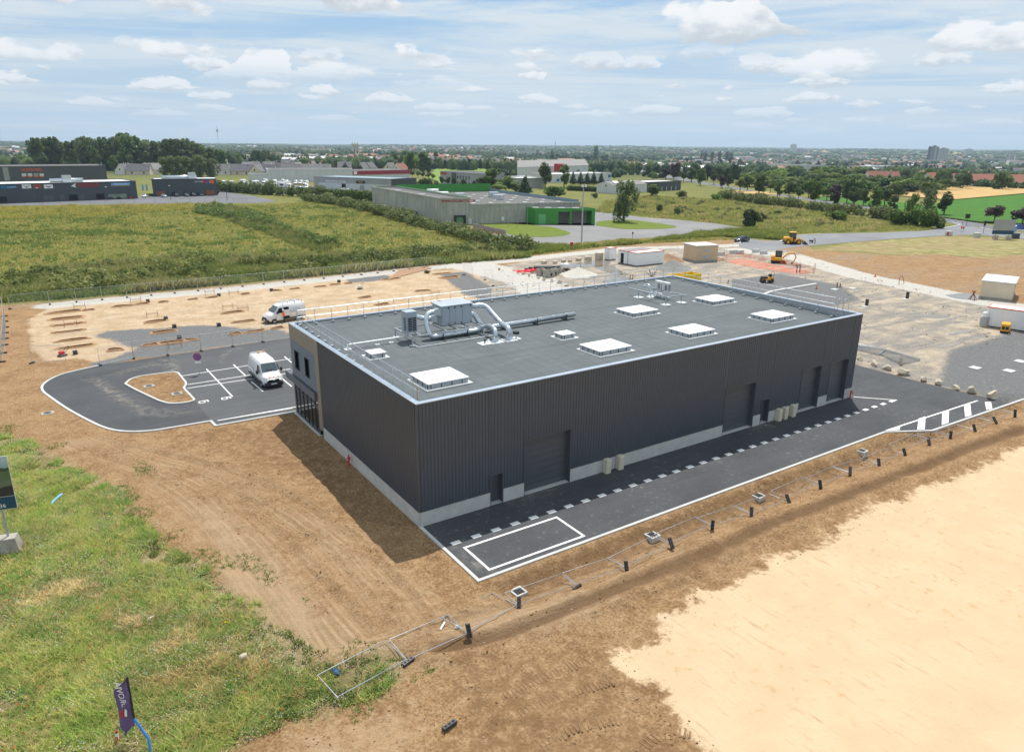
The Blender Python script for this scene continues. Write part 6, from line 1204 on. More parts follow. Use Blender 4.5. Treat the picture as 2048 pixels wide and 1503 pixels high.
# -- building kit
mat('b_dark', (.055, .066, .076), .5, 0, .08, .3, stretch=(1, 1, .2)); mat('b_dark2', (.07, .08, .09), .5, 0, .08, .3); mat('b_roof_white', (.62, .62, .6), .7, 0, .12, .15); mat('b_roof_grey', (.105, .10, .095), .85, 0, .15, .2); mat('b_grey', (.32, .33, .33), .6, 0, .08, .2); mat('b_blue_roof', (.22, .32, .38), .6, 0, .1, .2)
mat('b_maroon', (.30, .02, .045), .5, 0, .08, .3); mat('b_green', (.045, .26, .035), .45, 0, .08, .3); mat('b_green_door', (.13, .42, .16), .45, 0, .06, .5); mat('r_slate', (.115, .11, .12), .7, 0, .15, .5, rv=.2); mat('r_fibre', (.20, .19, .185), .8, 0, .15, .4, rv=.15); mat('r_tile', (.26, .10, .065), .8, 0, .15, .5, rv=.2); mat('h_cream', (.62, .55, .42), .8, 0, .08, .3, rv=.1); mat('h_white', (.68, .66, .62), .8, 0, .08, .3, rv=.1)
m_ = bpy.data.materials.new('coco_wall'); m_.use_nodes = True; t = NT(m_.node_tree); b = t.N['Principled BSDF']; P = t.pos(); n = t.noise(t.mapv(P, 0, (1, 1, .18)), 1.2, 6, .7); n2 = t.noise(P, .16, 3, .6)
c = t.mix(t.rng(n, .3, .68), (.30, .30, .255), (.52, .515, .455)); c = t.mix(t.math('MULTIPLY', t.rng(n2, .45, .7), .5), c, (.22, .235, .18)); t.L.new(c, b.inputs['Base Color']); b.inputs['Roughness'].default_value = .75; M['coco_wall'] = m_
class Block:
    """prism building over a parallelogram: x along the front, y into the depth"""
    def __init__(s, name, label, A, Bp, depth, H, wall, roof, rise=0.0, cat='building', para=.3, group=None, z=None, dv=None, vd=False):
        A = Vector(A); Bp = Vector(Bp); d_ = Bp - A; s.L = math.hypot(d_.x, d_.y); s.rz = math.atan2(d_.y, d_.x); s.H = H; s.D = depth; z0 = A.z if z is None else z
        s.o = thing(name, label, cat, (A.x, A.y, z0), s.rz, group)
        L, D = s.L, depth
        if vd: w = A - Vector(CAM); c, n = math.cos(s.rz), math.sin(s.rz); w = (w.x * c + w.y * n, -w.x * n + w.y * c); dv = (w[0] / w[1] * D, D)
        e = (dv or (0.0, D)); q = [(0, 0), (L, 0), (L + e[0], e[1]), (e[0], e[1])]; s.q = q
        for i in range(4):
            a, c2 = q[i], q[(i + 1) % 4]
            MB().add([(a[0], a[1], -1.5), (c2[0], c2[1], -1.5), (c2[0], c2[1], H), (a[0], a[1], H)], [(0, 1, 2, 3)]).build('wall', wall, s.o)
        if rise:
            hx = .5; r0 = (q[0][0] * hx + q[3][0] * hx, q[0][1] * hx + q[3][1] * hx, H + rise); r1 = (q[1][0] * hx + q[2][0] * hx, q[1][1] * hx + q[2][1] * hx, H + rise)
            MB().add([(q[0][0] - .2, q[0][1] - .3, H - .08), (q[1][0] + .2, q[1][1] - .3, H - .08), r1, r0], [(0, 1, 2, 3)]).build('roof_slope', roof, s.o); MB().add([(q[2][0] + .2, q[2][1] + .3, H - .08), (q[3][0] - .2, q[3][1] + .3, H - .08), r0, r1], [(0, 1, 2, 3)]).build('roof_slope', roof, s.o)
            MB().add([(*q[0], H), r0, (*q[3], H)], [(0, 1, 2)]).build('gable', wall, s.o); MB().add([(*q[1], H), r1, (*q[2], H)], [(2, 1, 0)]).build('gable', wall, s.o)
        else:
            MB().add([(*p_, H - para) for p_ in q], [(0, 1, 2, 3)]).build('roof', roof, s.o); mb = ribbon([(p_[0], p_[1]) for p_ in q], .35, H - para - .1, H + .03, True); mb.build('parapet', wall, s.o)
    def f(s, name, m, x0, x1, z0, z1, out=.03, par=None, th=.03): return MB().box(x0, x1, -out - th, -out, z0, z1).build(name, m, par or s.o)     # on the front
    def rel(s, pxl, row=None):     # photo pixel column -> x along the front
        v = ray(pxl, row or 400); c, sn = math.cos(s.rz), math.sin(s.rz); ox, oy = CAM[0] - s.o.location.x, CAM[1] - s.o.location.y; ly = -ox * sn + oy * c; lx = ox * c + oy * sn; vy = -v[0] * sn + v[1] * c; vx = v[0] * c + v[1] * sn; k = -ly / vy; return lx + vx * k, CAM[2] + v[2] * k - s.o.location.z
def sgn(B, name, m, x0, y0, x1, y1, out=.03):
    a = B.rel(x0, y1); c2 = B.rel(x1, y0); return B.f(name, m, min(a[0], c2[0]), max(a[0], c2[0]), a[1], c2[1], out)
# -- dark showrooms on the left
mat('sign_red', (.42, .01, .015), .45, 0, .1, 1); mat('sign_blue', (.01, .13, .32), .4, 0, .1, 1); mat('sign_sky', (.16, .38, .66), .4, 0, .1, 1); mat('sign_orange', (.9, .14, .01), .4, 0, .1, 1); mat('sign_red_dim', (.32, .06, .04), .5, 0, .2, 3); mat('glass_green', (.22, .27, .2), .15, 0, .2, .5)
A = G(-90, 410.7); Bp = G(276, 396.8); hh = up_at(Bp, 361.6)
B1 = Block('motorcycle_showroom', 'long dark grey showroom with red lettering and a pale roof on the left', A, Bp, 22, hh, 'b_dark', 'b_roof_white', para=.25)
x_, z_ = B1.rel(176, 370.5); tm = text_mesh('lettering', 'HONDA', 2.3, 'sign_red', B1.o, (x_, -.06, z_), depth=.03, bold=.04); w_ = max(v.co.x for v in tm.data.vertices) - min(v.co.x for v in tm.data.vertices); tm.scale.x = abs(B1.rel(198, 370)[0] - B1.rel(154.5, 371)[0]) / w_
x_, z_ = B1.rel(147, 371); MB().add([(x_ - 1.0, -.07, z_ - .2), (x_ + .9, -.07, z_ - .85), (x_ + .5, -.07, z_ - .1), (x_ + 1.0, -.07, z_ + 1.0), (x_ + .1, -.07, z_ + .45)], [(0, 1, 2, 3, 4)]).build('wing_emblem', 'white_sheet', B1.o)
sb = sgn(B1, 'sign_board', 'sign_blue', 2.5, 370.5, 32, 377.5); a = B1.rel(23, 374); text_mesh('lettering', 'motocycles', .62, 'white_sheet', sb, (a[0], -.075, a[1]), depth=.01)
for x0, x1, mm in ((44.5, 61.5, 'white_sheet'), (67.5, 82, 'sign_red_dim'), (88.5, 105, 'white_sheet')):
    sb = sgn(B1, 'sign_board', mm, x0, 368.6, x1, 377)
    if mm == 'white_sheet': a = B1.rel((x0 + x1) / 2, 373); MB().add([(a[0] - 1.2, -.075, a[1] + .4), (a[0], -.075, a[1] - .5), (a[0] + 1.2, -.075, a[1] + .4), (a[0], -.075, a[1] - .05)], [(0, 1, 3), (1, 2, 3)] if x0 < 60 else [(0, 1, 3), (1, 2, 3)]).build('emblem', 'rust' if x0 < 60 else 'steel_dark', sb)
sb = sgn(B1, 'sign_board', 'sign_sky', 222.5, 365, 259.5, 371); sgn(B1, 'sign_strip', 'yellow_skip', 222.5, 371.05, 259.5, 372.6, .03); a = B1.rel(241, 368); text_mesh('lettering', 'Motorland', 1.1, 'white_sheet', sb, (a[0], -.075, a[1]), depth=.01)
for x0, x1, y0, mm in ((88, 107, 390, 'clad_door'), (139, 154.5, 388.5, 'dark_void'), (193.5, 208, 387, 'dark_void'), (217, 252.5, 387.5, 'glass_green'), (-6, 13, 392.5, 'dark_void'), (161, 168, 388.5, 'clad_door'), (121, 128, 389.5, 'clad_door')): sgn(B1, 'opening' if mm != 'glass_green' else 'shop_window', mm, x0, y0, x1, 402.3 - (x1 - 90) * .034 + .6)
MB().cyl((B1.rel(108, 360)[0], 9, hh + .5), (B1.rel(176, 358)[0], 9, hh + .5), .75, 10).build('roof_duct', 'galv', B1.o, True); xx = B1.rel(142, 358)[0]; MB().box(xx - 1.5, xx + 1.7, 7.8, 10.2, hh - .2, hh + 2.4).build('roof_unit', 'galv', B1.o)
A = G(-120, 379); Bp = G(217, 371.5); B0_ = Block('showroom', 'dark grey showroom behind the first with small orange sign boards', A, Bp, 40, up_at(Bp, 331), 'b_dark2', 'b_roof_grey', para=.3)
x_, z_ = B0_.rel(63.5, 340); tm = text_mesh('lettering', 'VALENTIN PNEUS', 2.1, 'sign_orange', B0_.o, (x_, -.06, z_), depth=.03); w_ = max(v.co.x for v in tm.data.vertices) - min(v.co.x for v in tm.data.vertices); tm.scale.x = abs(B0_.rel(84.5, 340)[0] - B0_.rel(42.5, 340)[0]) / w_
for k, x0 in enumerate((44, 56, 68, 79.5)): sb = sgn(B0_, 'sign_board', 'white_old' if k != 2 else 'b_grey', x0, 346.8, x0 + 8, 352); sgn(B0_, 'sign_strip', 'sign_orange', x0, 352.05, x0 + 8, 354)
sgn(B0_, 'light_strip', 'b_grey', 9.5, 333, 15, 361); sgn(B0_, 'roof_strip', 'b_roof_white', 0, 331.6, 150, 333)
A = G(307.3, 393); Bp = G(435, 391); q = G(288, 353.4, up_at(A, 358)); hh = up_at(A, 358)
B2_ = Block('car_showroom', 'separate dark grey showroom with small red, blue and orange signs, cars parked in front', A, Bp, 16, hh, 'b_dark', 'b_roof_white', para=.25)
for x0, x1, mm in ((405.5, 412.8, 'sign_red'), (413.6, 418.6, 'sign_blue'), (419.3, 427.2, 'sign_orange')): sgn(B2_, 'sign_board', mm, x0, 360, x1, 366.5)
a = B2_.rel(398, 363.5); text_mesh('lettering', 'MOTO EXPERT', .9, 'white_sheet', B2_.o, (a[0], -.07, a[1]), depth=.01, sx=.6)
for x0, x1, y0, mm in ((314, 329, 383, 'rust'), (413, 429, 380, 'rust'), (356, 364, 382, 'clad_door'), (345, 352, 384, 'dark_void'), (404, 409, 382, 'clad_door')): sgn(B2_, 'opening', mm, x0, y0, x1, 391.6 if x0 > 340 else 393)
x0 = B2_.rel(320, 352)[0]; x1 = B2_.rel(392, 350)[0]; MB().cyl((x0, 7, hh + .5), (x1, 7, hh + .5), .7, 10).build('roof_duct', 'galv', B2_.o, True); xx = B2_.rel(382, 350)[0]; MB().box(xx - 1.4, xx + 1.6, 5.8, 8.2, hh - .2, hh + 2.4).build('roof_unit', 'galv', B2_.o)
for i, (a, b2, cm, lb) in enumerate(((328, 394.5, 'car_silver', 'silver'), (352.5, 393.5, 'car_black', 'black'), (373, 393.2, 'car_grey', 'dark grey'), (387, 392.6, 'car_black', 'black'), (401.5, 392, 'car_grey', 'dark grey'))): car(['silver car parked leftmost before the separate showroom', 'black car parked second from left before the separate showroom', 'dark grey car parked in the middle before the separate showroom', 'black car parked second from right before the separate showroom', 'dark grey car parked rightmost before the separate showroom'][i], G(a, b2), B2_.rz - R(70), cm, 'cars parked before the separate showroom')
car('white car parked between the two dark showrooms', G(290, 394.5), B2_.rz - R(100), 'car_white')
for i, (a, b2, h_) in enumerate(((79, 405.5, 28), (216, 401.5, 26.5), (342, 399.5, 27), (454.5, 400, 32))):
    p = G(a, b2); o = thing('street_lamp', ['black street lamp in front of the white sign boards of the long showroom', 'black street lamp near the right end of the long showroom', 'black street lamp before the separate showroom', 'black street lamp on the empty forecourt by the hedge'][i], 'street lamp', p, 0, 'street lamps of the showrooms'); hl = h_ * mpp(p); MB().cyl((0, 0, 0), (0, 0, hl), .12, 6, .08).build('pole', 'steel_dark', o); MB().bbox(-.35, .35, -.2, .2, hl, hl + .18, .05).build('lamp_head', 'white_old', o)
for i, (a, b2) in enumerate(((84, 401.5), (190, 398.5), (198, 398), (222, 399), (238, 398.5), (262, 398))):
    p = G(a, b2); o = thing('motorcycle', ['white motorcycle at the left of the long showroom', 'white motorcycle left of the second dark doorway', 'white motorcycle beside the second dark doorway', 'dark motorcycle at the left of the green shop window', 'dark motorcycle in the middle of the green shop window', 'red motorcycle at the right end of the long showroom'][i], 'motorcycle', p, B1.rz + .4 * math.sin(i * 2))
    for s_ in (-.7, .7): MB().cyl((s_, -.06, .32), (s_, .06, .32), .32, 12).build('wheel', 'rubber', o)
    MB().bbox(-.55, .5, -.17, .17, .5, .95, .1).build('body', ['car_white', 'car_white', 'car_white', 'car_black', 'car_black', 'red'][i], o); MB().tube([(.5, -.35, 1.1), (.55, 0, 1.05), (.5, .35, 1.1)], .025, 5).cyl((.7, 0, .35), (.5, 0, 1.05), .04, 5).build('handlebar', 'black', o); MB().bbox(-.75, 0, -.14, .14, .85, 1.0, .05).build('seat', 'black', o)
for i, (a, b2) in enumerate(((285, 386), (293, 386))): p = G(a, b2); o = thing('beach_flag', ('left', 'right')[i] + ' pale blue advertising flag between the dark showrooms', 'flag', p); MB().cyl((0, 0, 0), (0, 0, 4.2), .04, 5).build('pole', 'white_old', o); MB().add([(0, 0, 1.0), (.9, .1, 1.2), (.8, .1, 3.6), (0, 0, 4.2)], [(0, 1, 2, 3)]).build('cloth', 'sky_blue', o)
fpo = thing('wire_fence', 'thin grey wire fence along the showroom forecourt', 'fence', G(0, 411)); o0 = Vector(fpo.location); ln = [G(a, b2) for a, b2 in ((-100, 414), (120, 408), (270, 405.5), (350, 404), (440, 403.5), (520, 403))]
for a, b2 in zip(ln[:-1], ln[1:]):
    n = max(1, int((b2 - a).length / 5))
    for k in range(n): p = a.lerp(b2, k / n) - o0; MB().cyl(p, p + Vector((0, 0, 1.5)), .05, 4).build('post', 'steel_dark', fpo)
    MB().cyl(a - o0 + Vector((0, 0, 1.45)), b2 - o0 + Vector((0, 0, 1.45)), .025, 4).build('rail', 'steel_dark', fpo)
# -- halls in the middle distance
W1 = Block('storage_hall', 'long pale grey metal hall behind the parked white lorries', G(538, 364), G(706, 362.5), 30, up_at(G(538, 364), 339), 'wall_pale', 'b_roof_grey', para=.3); Block('storage_annex', 'low pale annex at the left end of the long grey hall', G(510, 364.5), G(538, 364), 18, up_at(G(538, 364), 348), 'wall_pale', 'b_roof_grey')
for k in range(14): W1.f('panel_seam', 'galv_matt', W1.L * (k + .5) / 14 - .06, W1.L * (k + .5) / 14 + .06, .2, W1.H - .2, .01)
pA = G(707, 360.5); W2 = Block('red_topped_hall', 'pale hall with a broad dark red band along its roof edge', pA, G(820, 357.5), 28, up_at(pA, 342), 'wall_pale', 'b_roof_grey', para=.2); zb = W2.H; W2.f('fascia', 'b_maroon', -.4, W2.L + .3, zb - 2.4, zb + .1, .15, None, .25); MB().box(-.75, -.4, -.4, 28, zb - 2.4, zb + .1).build('fascia', 'b_maroon', W2.o); W2.f('sign_board', 'white_sheet', .3, 2.6, zb - 2.1, zb - .2, .42)
pB = G(783, 383); pL = G(629, 376.5); pR = G(833, 380.5); hB = up_at(pB, 357.5)
d_ = pR - pB; gl = Block('garage_hall', 'grey two tone garage hall with blue grey roof and a small yellow sign', pL, pB, 18, hB, 'b_grey', 'b_blue_roof', para=.2, dv=(2.0, 17.3)); lo = hB * .5
gl.f('white_wall', 'wall_pale', .8, gl.L - .2, 0, lo, .02); a = gl.rel(671, 362); tm = text_mesh('lettering', 'VENTE DE VEHICULES & UTILITAIRES', 1.5, 'white_sheet', gl.o, (a[0], -.08, a[1] - .3), depth=.02, bold=.03); w_ = max(v.co.x for v in tm.data.vertices) - min(v.co.x for v in tm.data.vertices); tm.scale.x = abs(gl.rel(691, 362)[0] - gl.rel(650, 360)[0]) / w_
sb = sgn(gl, 'sign_board', 'black', 712.5, 361.8, 730, 367); a = gl.rel(721, 364.5); text_mesh('lettering', 'MIDAS', 1.0, 'yellow_machine', sb, (a[0], -.09, a[1]), depth=.01)
for x0, x1, y0, mm in ((630, 637, 361, 'b_grey'), (684, 691.5, 367.5, 'dark_void'), (720, 728.5, 370.5, 'b_grey')): sgn(gl, 'shutter', mm, x0, y0, x1, 378 + (x0 - 630) * .04)
ang = math.atan2(pR.y - pB.y, pR.x - pB.x) - gl.rz; MB().at((gl.L, 0, 0), ang).box(.05, (pR - pB).length, -.25, -.05, -.3, hB + .02).build('end_wall', 'b_dark', gl.o)
# white lorries and vans on the parking lot
lr = [(447, 372, 'h'), (463, 373, 'h'), (492, 374, 'h'), (486, 369.5, 'h'), (511, 372, 'h'), (530, 366.5, 'v'), (549, 368, 'v'), (566, 367, 'v'), (574, 369, 'v'), (592, 369, 'v'), (602, 369, 'v'), (612, 370, 'v'), (555, 377.5, 't'), (569.5, 377, 't'), (579, 377, 'v'), (614, 377.5, 'v'), (600, 379, 'c'), (690, 381, 'c'), (626, 378.5, 'c'), (642, 380.5, 'c'), (519, 373, 'b')]
for i, (a, b2, k) in enumerate(lr):
    p = G(a, b2); ang = gl.rz + R(-80 if k in 't' else -60 + 8 * math.sin(i))
    if k == 'c' or k == 'b': car(['blue car at the left end of the lorry park' if k == 'b' else 'car parked before the grey garage hall, ' + ORD[sorted(q[0] for q in lr if q[2] == 'c').index(a)] + ' from the left'][0], p, ang + .5 * i, 'car_blue' if k == 'b' else ('car_silver', 'car_black', 'car_white')[i % 3], 'cars before the garage hall')
    elif k == 't':
        o = thing('box_lorry', ('left', 'right')[i - 12] + ' one of two tall white lorries standing side by side', 'lorry', p, ang); MB().bbox(-5, .6, -1.2, 1.2, .9, 3.7, .08).build('cargo_box', 'car_white', o); cb_ = MB().bbox(.7, 2.5, -1.15, 1.15, .5, 3.0, .2).build('cab', 'car_white', o); MB().box(2.502, 2.52, -1.0, 1.0, 1.7, 2.6).build('windscreen', 'glass_dark', cb_); MB().box(2.5, 2.6, -1.1, 1.1, .4, .9).build('bumper', 'black_plastic', o)
        for x_ in (1.6, -3.4):
            for s_ in (-1, 1): wheel(o, x_, s_ * 1.15, .5, .3)
    elif k == 'h':
        o = thing('motorhome', 'white motorhome on the lorry park, ' + ORD[i] + ' parked from the showroom side', 'motorhome', p, ang, 'motorhomes on the lorry park'); MB().bbox(-3.2, 2.0, -1.15, 1.15, .6, 3.0, .25).build('body', 'car_white', o); MB().bbox(1.7, 3.1, -1.0, 1.0, .45, 1.6, .2).build('cab', 'car_white', o); MB().add([(3.05, -.85, 1.55), (3.05, .85, 1.55), (2.03, .85, 2.2), (2.03, -.85, 2.2)], [(0, 1, 2, 3)]).build('windscreen', 'glass_dark', o); MB().box(-1.8, -.4, -1.17, -1.152, 1.6, 2.2).build('side_window', 'glass_dark', o)
        for x_ in (2.2, -1.8):
            for s_ in (-1, 1): wheel(o, x_, s_ * 1.08, .36, .25)
    else: van('white van before the pale halls, ' + ORD[sorted(q[0] for q in lr if q[2] == 'v').index(a)] + ' from the left', p, ang, 'car_white', 'white vans before the pale halls', detail=False)
van('white van parked beside the dark hedge right of the garage hall', G(841, 375), gl.rz - R(95), 'car_white', detail=False)
# -- the weathered egg depot with green trim
N0 = G(881.6, 449.8); F0 = G(745.8, 416); U = (G(1044.4, 445.2) - N0).normalized(); V = F0 - N0; c_, s_ = U.x, U.y; dvl = (V.x * c_ + V.y * s_, -V.x * s_ + V.y * c_)
R1 = N0 + U * (G(952.8, 394.4, 8.4) - N0).dot(U); hA = up_at(N0, 395.7)
ck = Block('egg_depot', 'weathered grey cold store with red web address and a loading dock', N0, R1, 60, hA, 'coco_wall', 'b_roof_grey', para=.5, dv=dvl)
ribbon([(p_[0], p_[1]) for p_ in ck.q[1:]], .5, hA + .031, hA + .12).build('green_cap', 'b_green', ck.o)
for k in range(14): zz = hA * (k + 1) / 15; ck.f('sheet_joint', 'b_grey', 0, ck.L, zz - .015, zz + .015, .004, None, .01)
a = ck.rel(917, 402); tm = text_mesh('lettering', 'WWW.COCORETTE.COM', 1.05, 'sign_red', ck.o, (a[0], -.06, a[1]), depth=.02, bold=.02); w_ = max(v.co.x for v in tm.data.vertices) - min(v.co.x for v in tm.data.vertices); tm.scale.x = abs(ck.rel(951.5, 402)[0] - ck.rel(883.5, 402)[0]) / w_
a = ck.rel(908.5, 452.5); b_ = ck.rel(930, 430); dk = MB().box(a[0], b_[0], -1.0, -.02, b_[1] - .4, b_[1]).box(a[0], a[0] + .5, -1.0, -.02, .2, b_[1] - .4).box(b_[0] - .5, b_[0], -1.0, -.02, .2, b_[1] - .4).build('dock_shelter', 'black', ck.o); MB().box(a[0] + .5, b_[0] - .5, -.12, -.04, .9, b_[1] - .4).build('dock_door', 'b_green_door', dk); sgn(ck, 'door', 'white_old', 937, 436.5, 943.5, 450.5)
R2s = (G(1161.7, 402.3, 6.2) - N0).dot(U) - (R1 - N0).dot(U); hL = up_at(N0 + U * 26, 405.9)
lw = Block('depot_wing', 'long low weathered wing of the cold store with many rooflights', R1 + U * .05, R1 + U * R2s, 60, hL, 'coco_wall', 'b_roof_grey', para=.35, dv=(dvl[0] * .98, dvl[1] * .98))
MB().add([(lw.q[3][0], lw.q[3][1] - .5, hL - .4), (lw.q[2][0], lw.q[2][1] - .5, hL - .4), (lw.q[2][0], lw.q[2][1] - .5, hL + 2.6), (lw.q[3][0], lw.q[3][1] - .5, hL + 2.6)], [(0, 1, 2, 3)]).build('green_fascia', 'b_green', lw.o)
MB().add([(lw.q[1][0] - .5, lw.q[1][1], hL - .3), (lw.q[2][0] - .5, lw.q[2][1], hL - .3), (lw.q[2][0] - .5, lw.q[2][1], hL + .7), (lw.q[1][0] - .5, lw.q[1][1], hL + .7)], [(0, 1, 2, 3)]).build('blue_grey_parapet', 'b_blue_roof', lw.o)
rr = np.random.default_rng(5)
for j in range(5):
    for i in range(6):
        u = (i + .6) / 6.4; v = (j + .55) / 5.4 * .8; x_ = u * lw.L + v * lw.q[3][0]; y_ = v * lw.q[3][1]
        MB().box(x_ - .7, x_ + .7, y_ - .7, y_ + .7, hL - .34, hL - .1).build('rooflight', 'white_old', lw.o)
for u, v in ((.25, .45), (.5, .3), (.62, .5)): x_ = u * lw.L + v * lw.q[3][0]; y_ = v * lw.q[3][1]; MB().bbox(x_ - 1.6, x_ + 1.6, y_ - 1, y_ + 1, hL - .3, hL + 1.4, .1).build('roof_unit', 'galv', lw.o)
for u, v in ((.12, .5), (.2, .75)): x_ = u * lw.L + v * lw.q[3][0]; y_ = v * lw.q[3][1]; MB().cyl((x_ - 2, y_, hL + .8), (x_ + 2, y_, hL + .8), 1.0, 10).build('roof_tank', 'white_old', lw.o, True)
for u, v in ((.3, .35), (.3, .7)): x_ = u * ck.L + v * ck.q[3][0]; y_ = v * ck.q[3][1]; MB().box(x_ - 1.2, x_ + 1.2, y_ - .6, y_ + .6, hA - .49, hA - .3).build('rooflight', 'white_old', ck.o)
sgn(lw, 'sign_board', 'white_sheet', 1003, 433.5, 1008, 441.5)
g0 = G(1070.7, 448.4); g1 = G(1189.4, 449); gh = up_at(g0, 416); gb = G(1043.7, 412.8, gh); gv_ = gb - g0; ang = math.atan2(g1.y - g0.y, g1.x - g0.x); c_, s_ = math.cos(ang), math.sin(ang); dvg = (gv_.x * c_ + gv_.y * s_, max(7.0, -gv_.x * s_ + gv_.y * c_))
ga = thing('green_annex', 'bright green box annex with open loading bays', 'building', g0, ang); L_ = (g1 - g0).length
class _B: pass
GB = _B(); GB.o = ga; GB.rz = ang; GB.rel = lambda a, r=None: Block.rel(GB, a, r); GB.f = lambda *k: Block.f(GB, *k)
xs = [GB.rel(q_, 440)[0] for q_ in (1117, 1140, 1143.5, 1183)]; hz_ = GB.rel(1117, 423.5)[1]; hz2 = GB.rel(1160, 421.5)[1]
MB().box(0, xs[0], 0, .25, -.6, gh).box(xs[0], xs[1], 0, .25, hz_, gh).box(xs[1], xs[2], 0, .25, -.6, gh).box(xs[2], xs[3], 0, .25, hz2, gh).box(xs[3], L_, 0, .25, -.6, gh).build('front_wall', 'b_green', ga)
ev = dvg; MB().add([(0, .25, -.6), (ev[0], ev[1], -.6), (ev[0], ev[1], gh), (0, .25, gh)], [(0, 1, 2, 3)]).build('side_wall', 'b_green', ga); MB().add([(L_, .25, -.6), (L_ + ev[0], ev[1], -.6), (L_ + ev[0], ev[1], gh), (L_, .25, gh)], [(3, 2, 1, 0)]).build('side_wall', 'b_green', ga); MB().add([(0.2, .25, gh - .3), (L_ - .2, .25, gh - .3), (L_ + ev[0], ev[1], gh - .3), (ev[0], ev[1], gh - .3)], [(0, 1, 2, 3)]).build('roof', 'b_roof_grey', ga)
MB().box(xs[0] - .3, xs[3] + .3, 3.8, 4.0, -.3, gh - .35).build('inner_wall', 'concrete_old', ga); MB().box(xs[1], xs[2], .26, 3.79, -.3, gh - .35).build('partition', 'white_old', ga)
for k, u in enumerate((.12, .33, .56, .8)): x_ = u * L_ + .5 * ev[0]; MB().box(x_ - 1, x_ + 1, .5 * ev[1] - .6, .5 * ev[1] + .6, gh - .29, gh - .05).build('rooflight', 'white_old', ga)
sgn(GB, 'shutter', 'b_green_door', 1077, 428.5, 1091.5, 448.2)
rw = thing('retaining_wall', 'low stained concrete retaining wall beside the lawn', 'wall', G(945, 457)); o0 = Vector(rw.location); a = G(946, 457) - o0; b_ = G(1012, 468) - o0; d_ = (b_ - a)
for k in range(6): MB().prism([tuple((a + d_ * (k / 6 + .004))[:2]), tuple((a + d_ * ((k + 1) / 6 - .004))[:2]), tuple((a + d_ * ((k + 1) / 6 - .004) + Vector((.15, .4, 0)))[:2]), tuple((a + d_ * (k / 6 + .004) + Vector((.15, .4, 0)))[:2])], -.2, 1.5 - .08 * k).build('wall_panel', 'concrete_old', rw)
rn = thing('red_tape', 'red warning tape lying along the retaining wall foot', 'tape', G(945, 459)); MB().tube([G(a, b2) - rn.location + Vector((0, 0, .1)) for a, b2 in ((946, 458.5), (975, 464), (1012, 470))], .09, 4).build('tape', 'hose_red', rn)
lm = thing('floodlight_mast', 'tall grey floodlight mast before the green annex', 'mast', G(1163, 484)); hm = up_at(lm.location, 376); MB().cyl((0, 0, 0), (0, 0, hm), .2, 8, .13).build('pole', 'galv_matt', lm); MB().bbox(-.6, .6, -.4, .4, hm, hm + .3, .05).build('platform', 'steel_dark', lm)
for s_ in (-.5, .5): MB().bbox(s_ - .25, s_ + .25, -.5, -.1, hm + .2, hm + .75, .05).build('floodlight', 'white_old', lm)
for i, (a, b2, h_) in enumerate(((1017, 455, 30), (1035, 455, 22), (1054, 455, 40))): p = G(a, b2); o = thing('flag_pole', ('left', 'middle', 'right')[i] + ' one of three bare thin flagpoles before the cold store', 'pole', p, 0, 'bare flagpoles on the lawn'); MB().cyl((0, 0, 0), (0, 0, h_ * mpp(p)), .06, 5).build('pole', 'galv_matt', o)
o = thing('red_post_box', 'small red hydrant box on a post at the verge', 'hydrant', G(1143, 497)); MB().cyl((0, 0, 0), (0, 0, .9), .06, 6).build('post', 'steel_dark', o); MB().bbox(-.3, .3, -.25, .25, .8, 1.5, .04).build('box', 'red', o)
o = thing('post_sign', 'small dark sign on a thin post at the verge behind the cabins', 'sign', G(1265, 478)); MB().cyl((0, 0, 0), (0, 0, 1.5), .05, 6).build('post', 'steel_dark', o); MB().bbox(-.25, .25, -.05, .05, 1.3, 1.8, .02).build('plate', 'steel_dark', o)
# -- offices and halls on the right
of = Block('office_block', 'two storey grey office with red and dark corner panels among trees', G(881, 371), G(962, 378), 16, up_at(G(881, 371), 342), 'b_grey', 'b_roof_grey', para=.3); sgn(of, 'red_panel', 'sign_red_dim', 881, 343, 893, 349); sgn(of, 'dark_panel', 'b_dark', 903.5, 345, 912.5, 368)
for k in range(6):
    for r_ in (0, 1): x0 = of.L * (.36 + .07 * k); of.f('window', 'glass_dark', x0, x0 + .9, 1.2 + 3.4 * r_, 2.9 + 3.4 * r_, .02)
h1 = Block('sawtooth_hall', 'big pale hall with long grey roof and a red cube sign', G(1034, 358), G(1176, 352), 40, up_at(G(1034, 360), 336), 'wall_pale', 'r_fibre', rise=4, vd=True)
for k in range(6): h1.f('window', 'white_sheet', h1.L * (.05 + .04 * k), h1.L * (.07 + .04 * k), h1.H + .3, h1.H + .9, -.6)
p = G(1117.5, 356); cs = thing('cube_sign', 'red cube sign with a white emblem above the pale hall', 'sign', p, h1.rz); z0, z1 = up_at(p, 343.5), up_at(p, 327.3); hw = 7.2 * mpp(p); MB().cyl((0, 0, 0), (0, 0, z0), .5, 8).build('column', 'galv_matt', cs); MB().bbox(-hw, hw, -hw, hw, z0, z1, .1).build('cube', 'sign_red', cs); MB().at((0, -hw - .02, (z0 + z1) / 2), 0, 0, R(10)).box(-1.4, 1.4, -.03, 0, -1.4, 1.4).build('emblem', 'white_sheet', cs)
h2 = Block('blue_trim_hall', 'low white hall with blue end panel behind the conifer row', G(1108, 366), G(1222, 362), 22, up_at(G(1108, 366), 348.5), 'wall_pale', 'b_roof_white', para=.3); sgn(h2, 'blue_panel', 'sign_blue', 1216, 349, 1221.5, 355); sgn(h2, 'blue_panel', 'sign_blue', 1113, 357.5, 1119, 363)
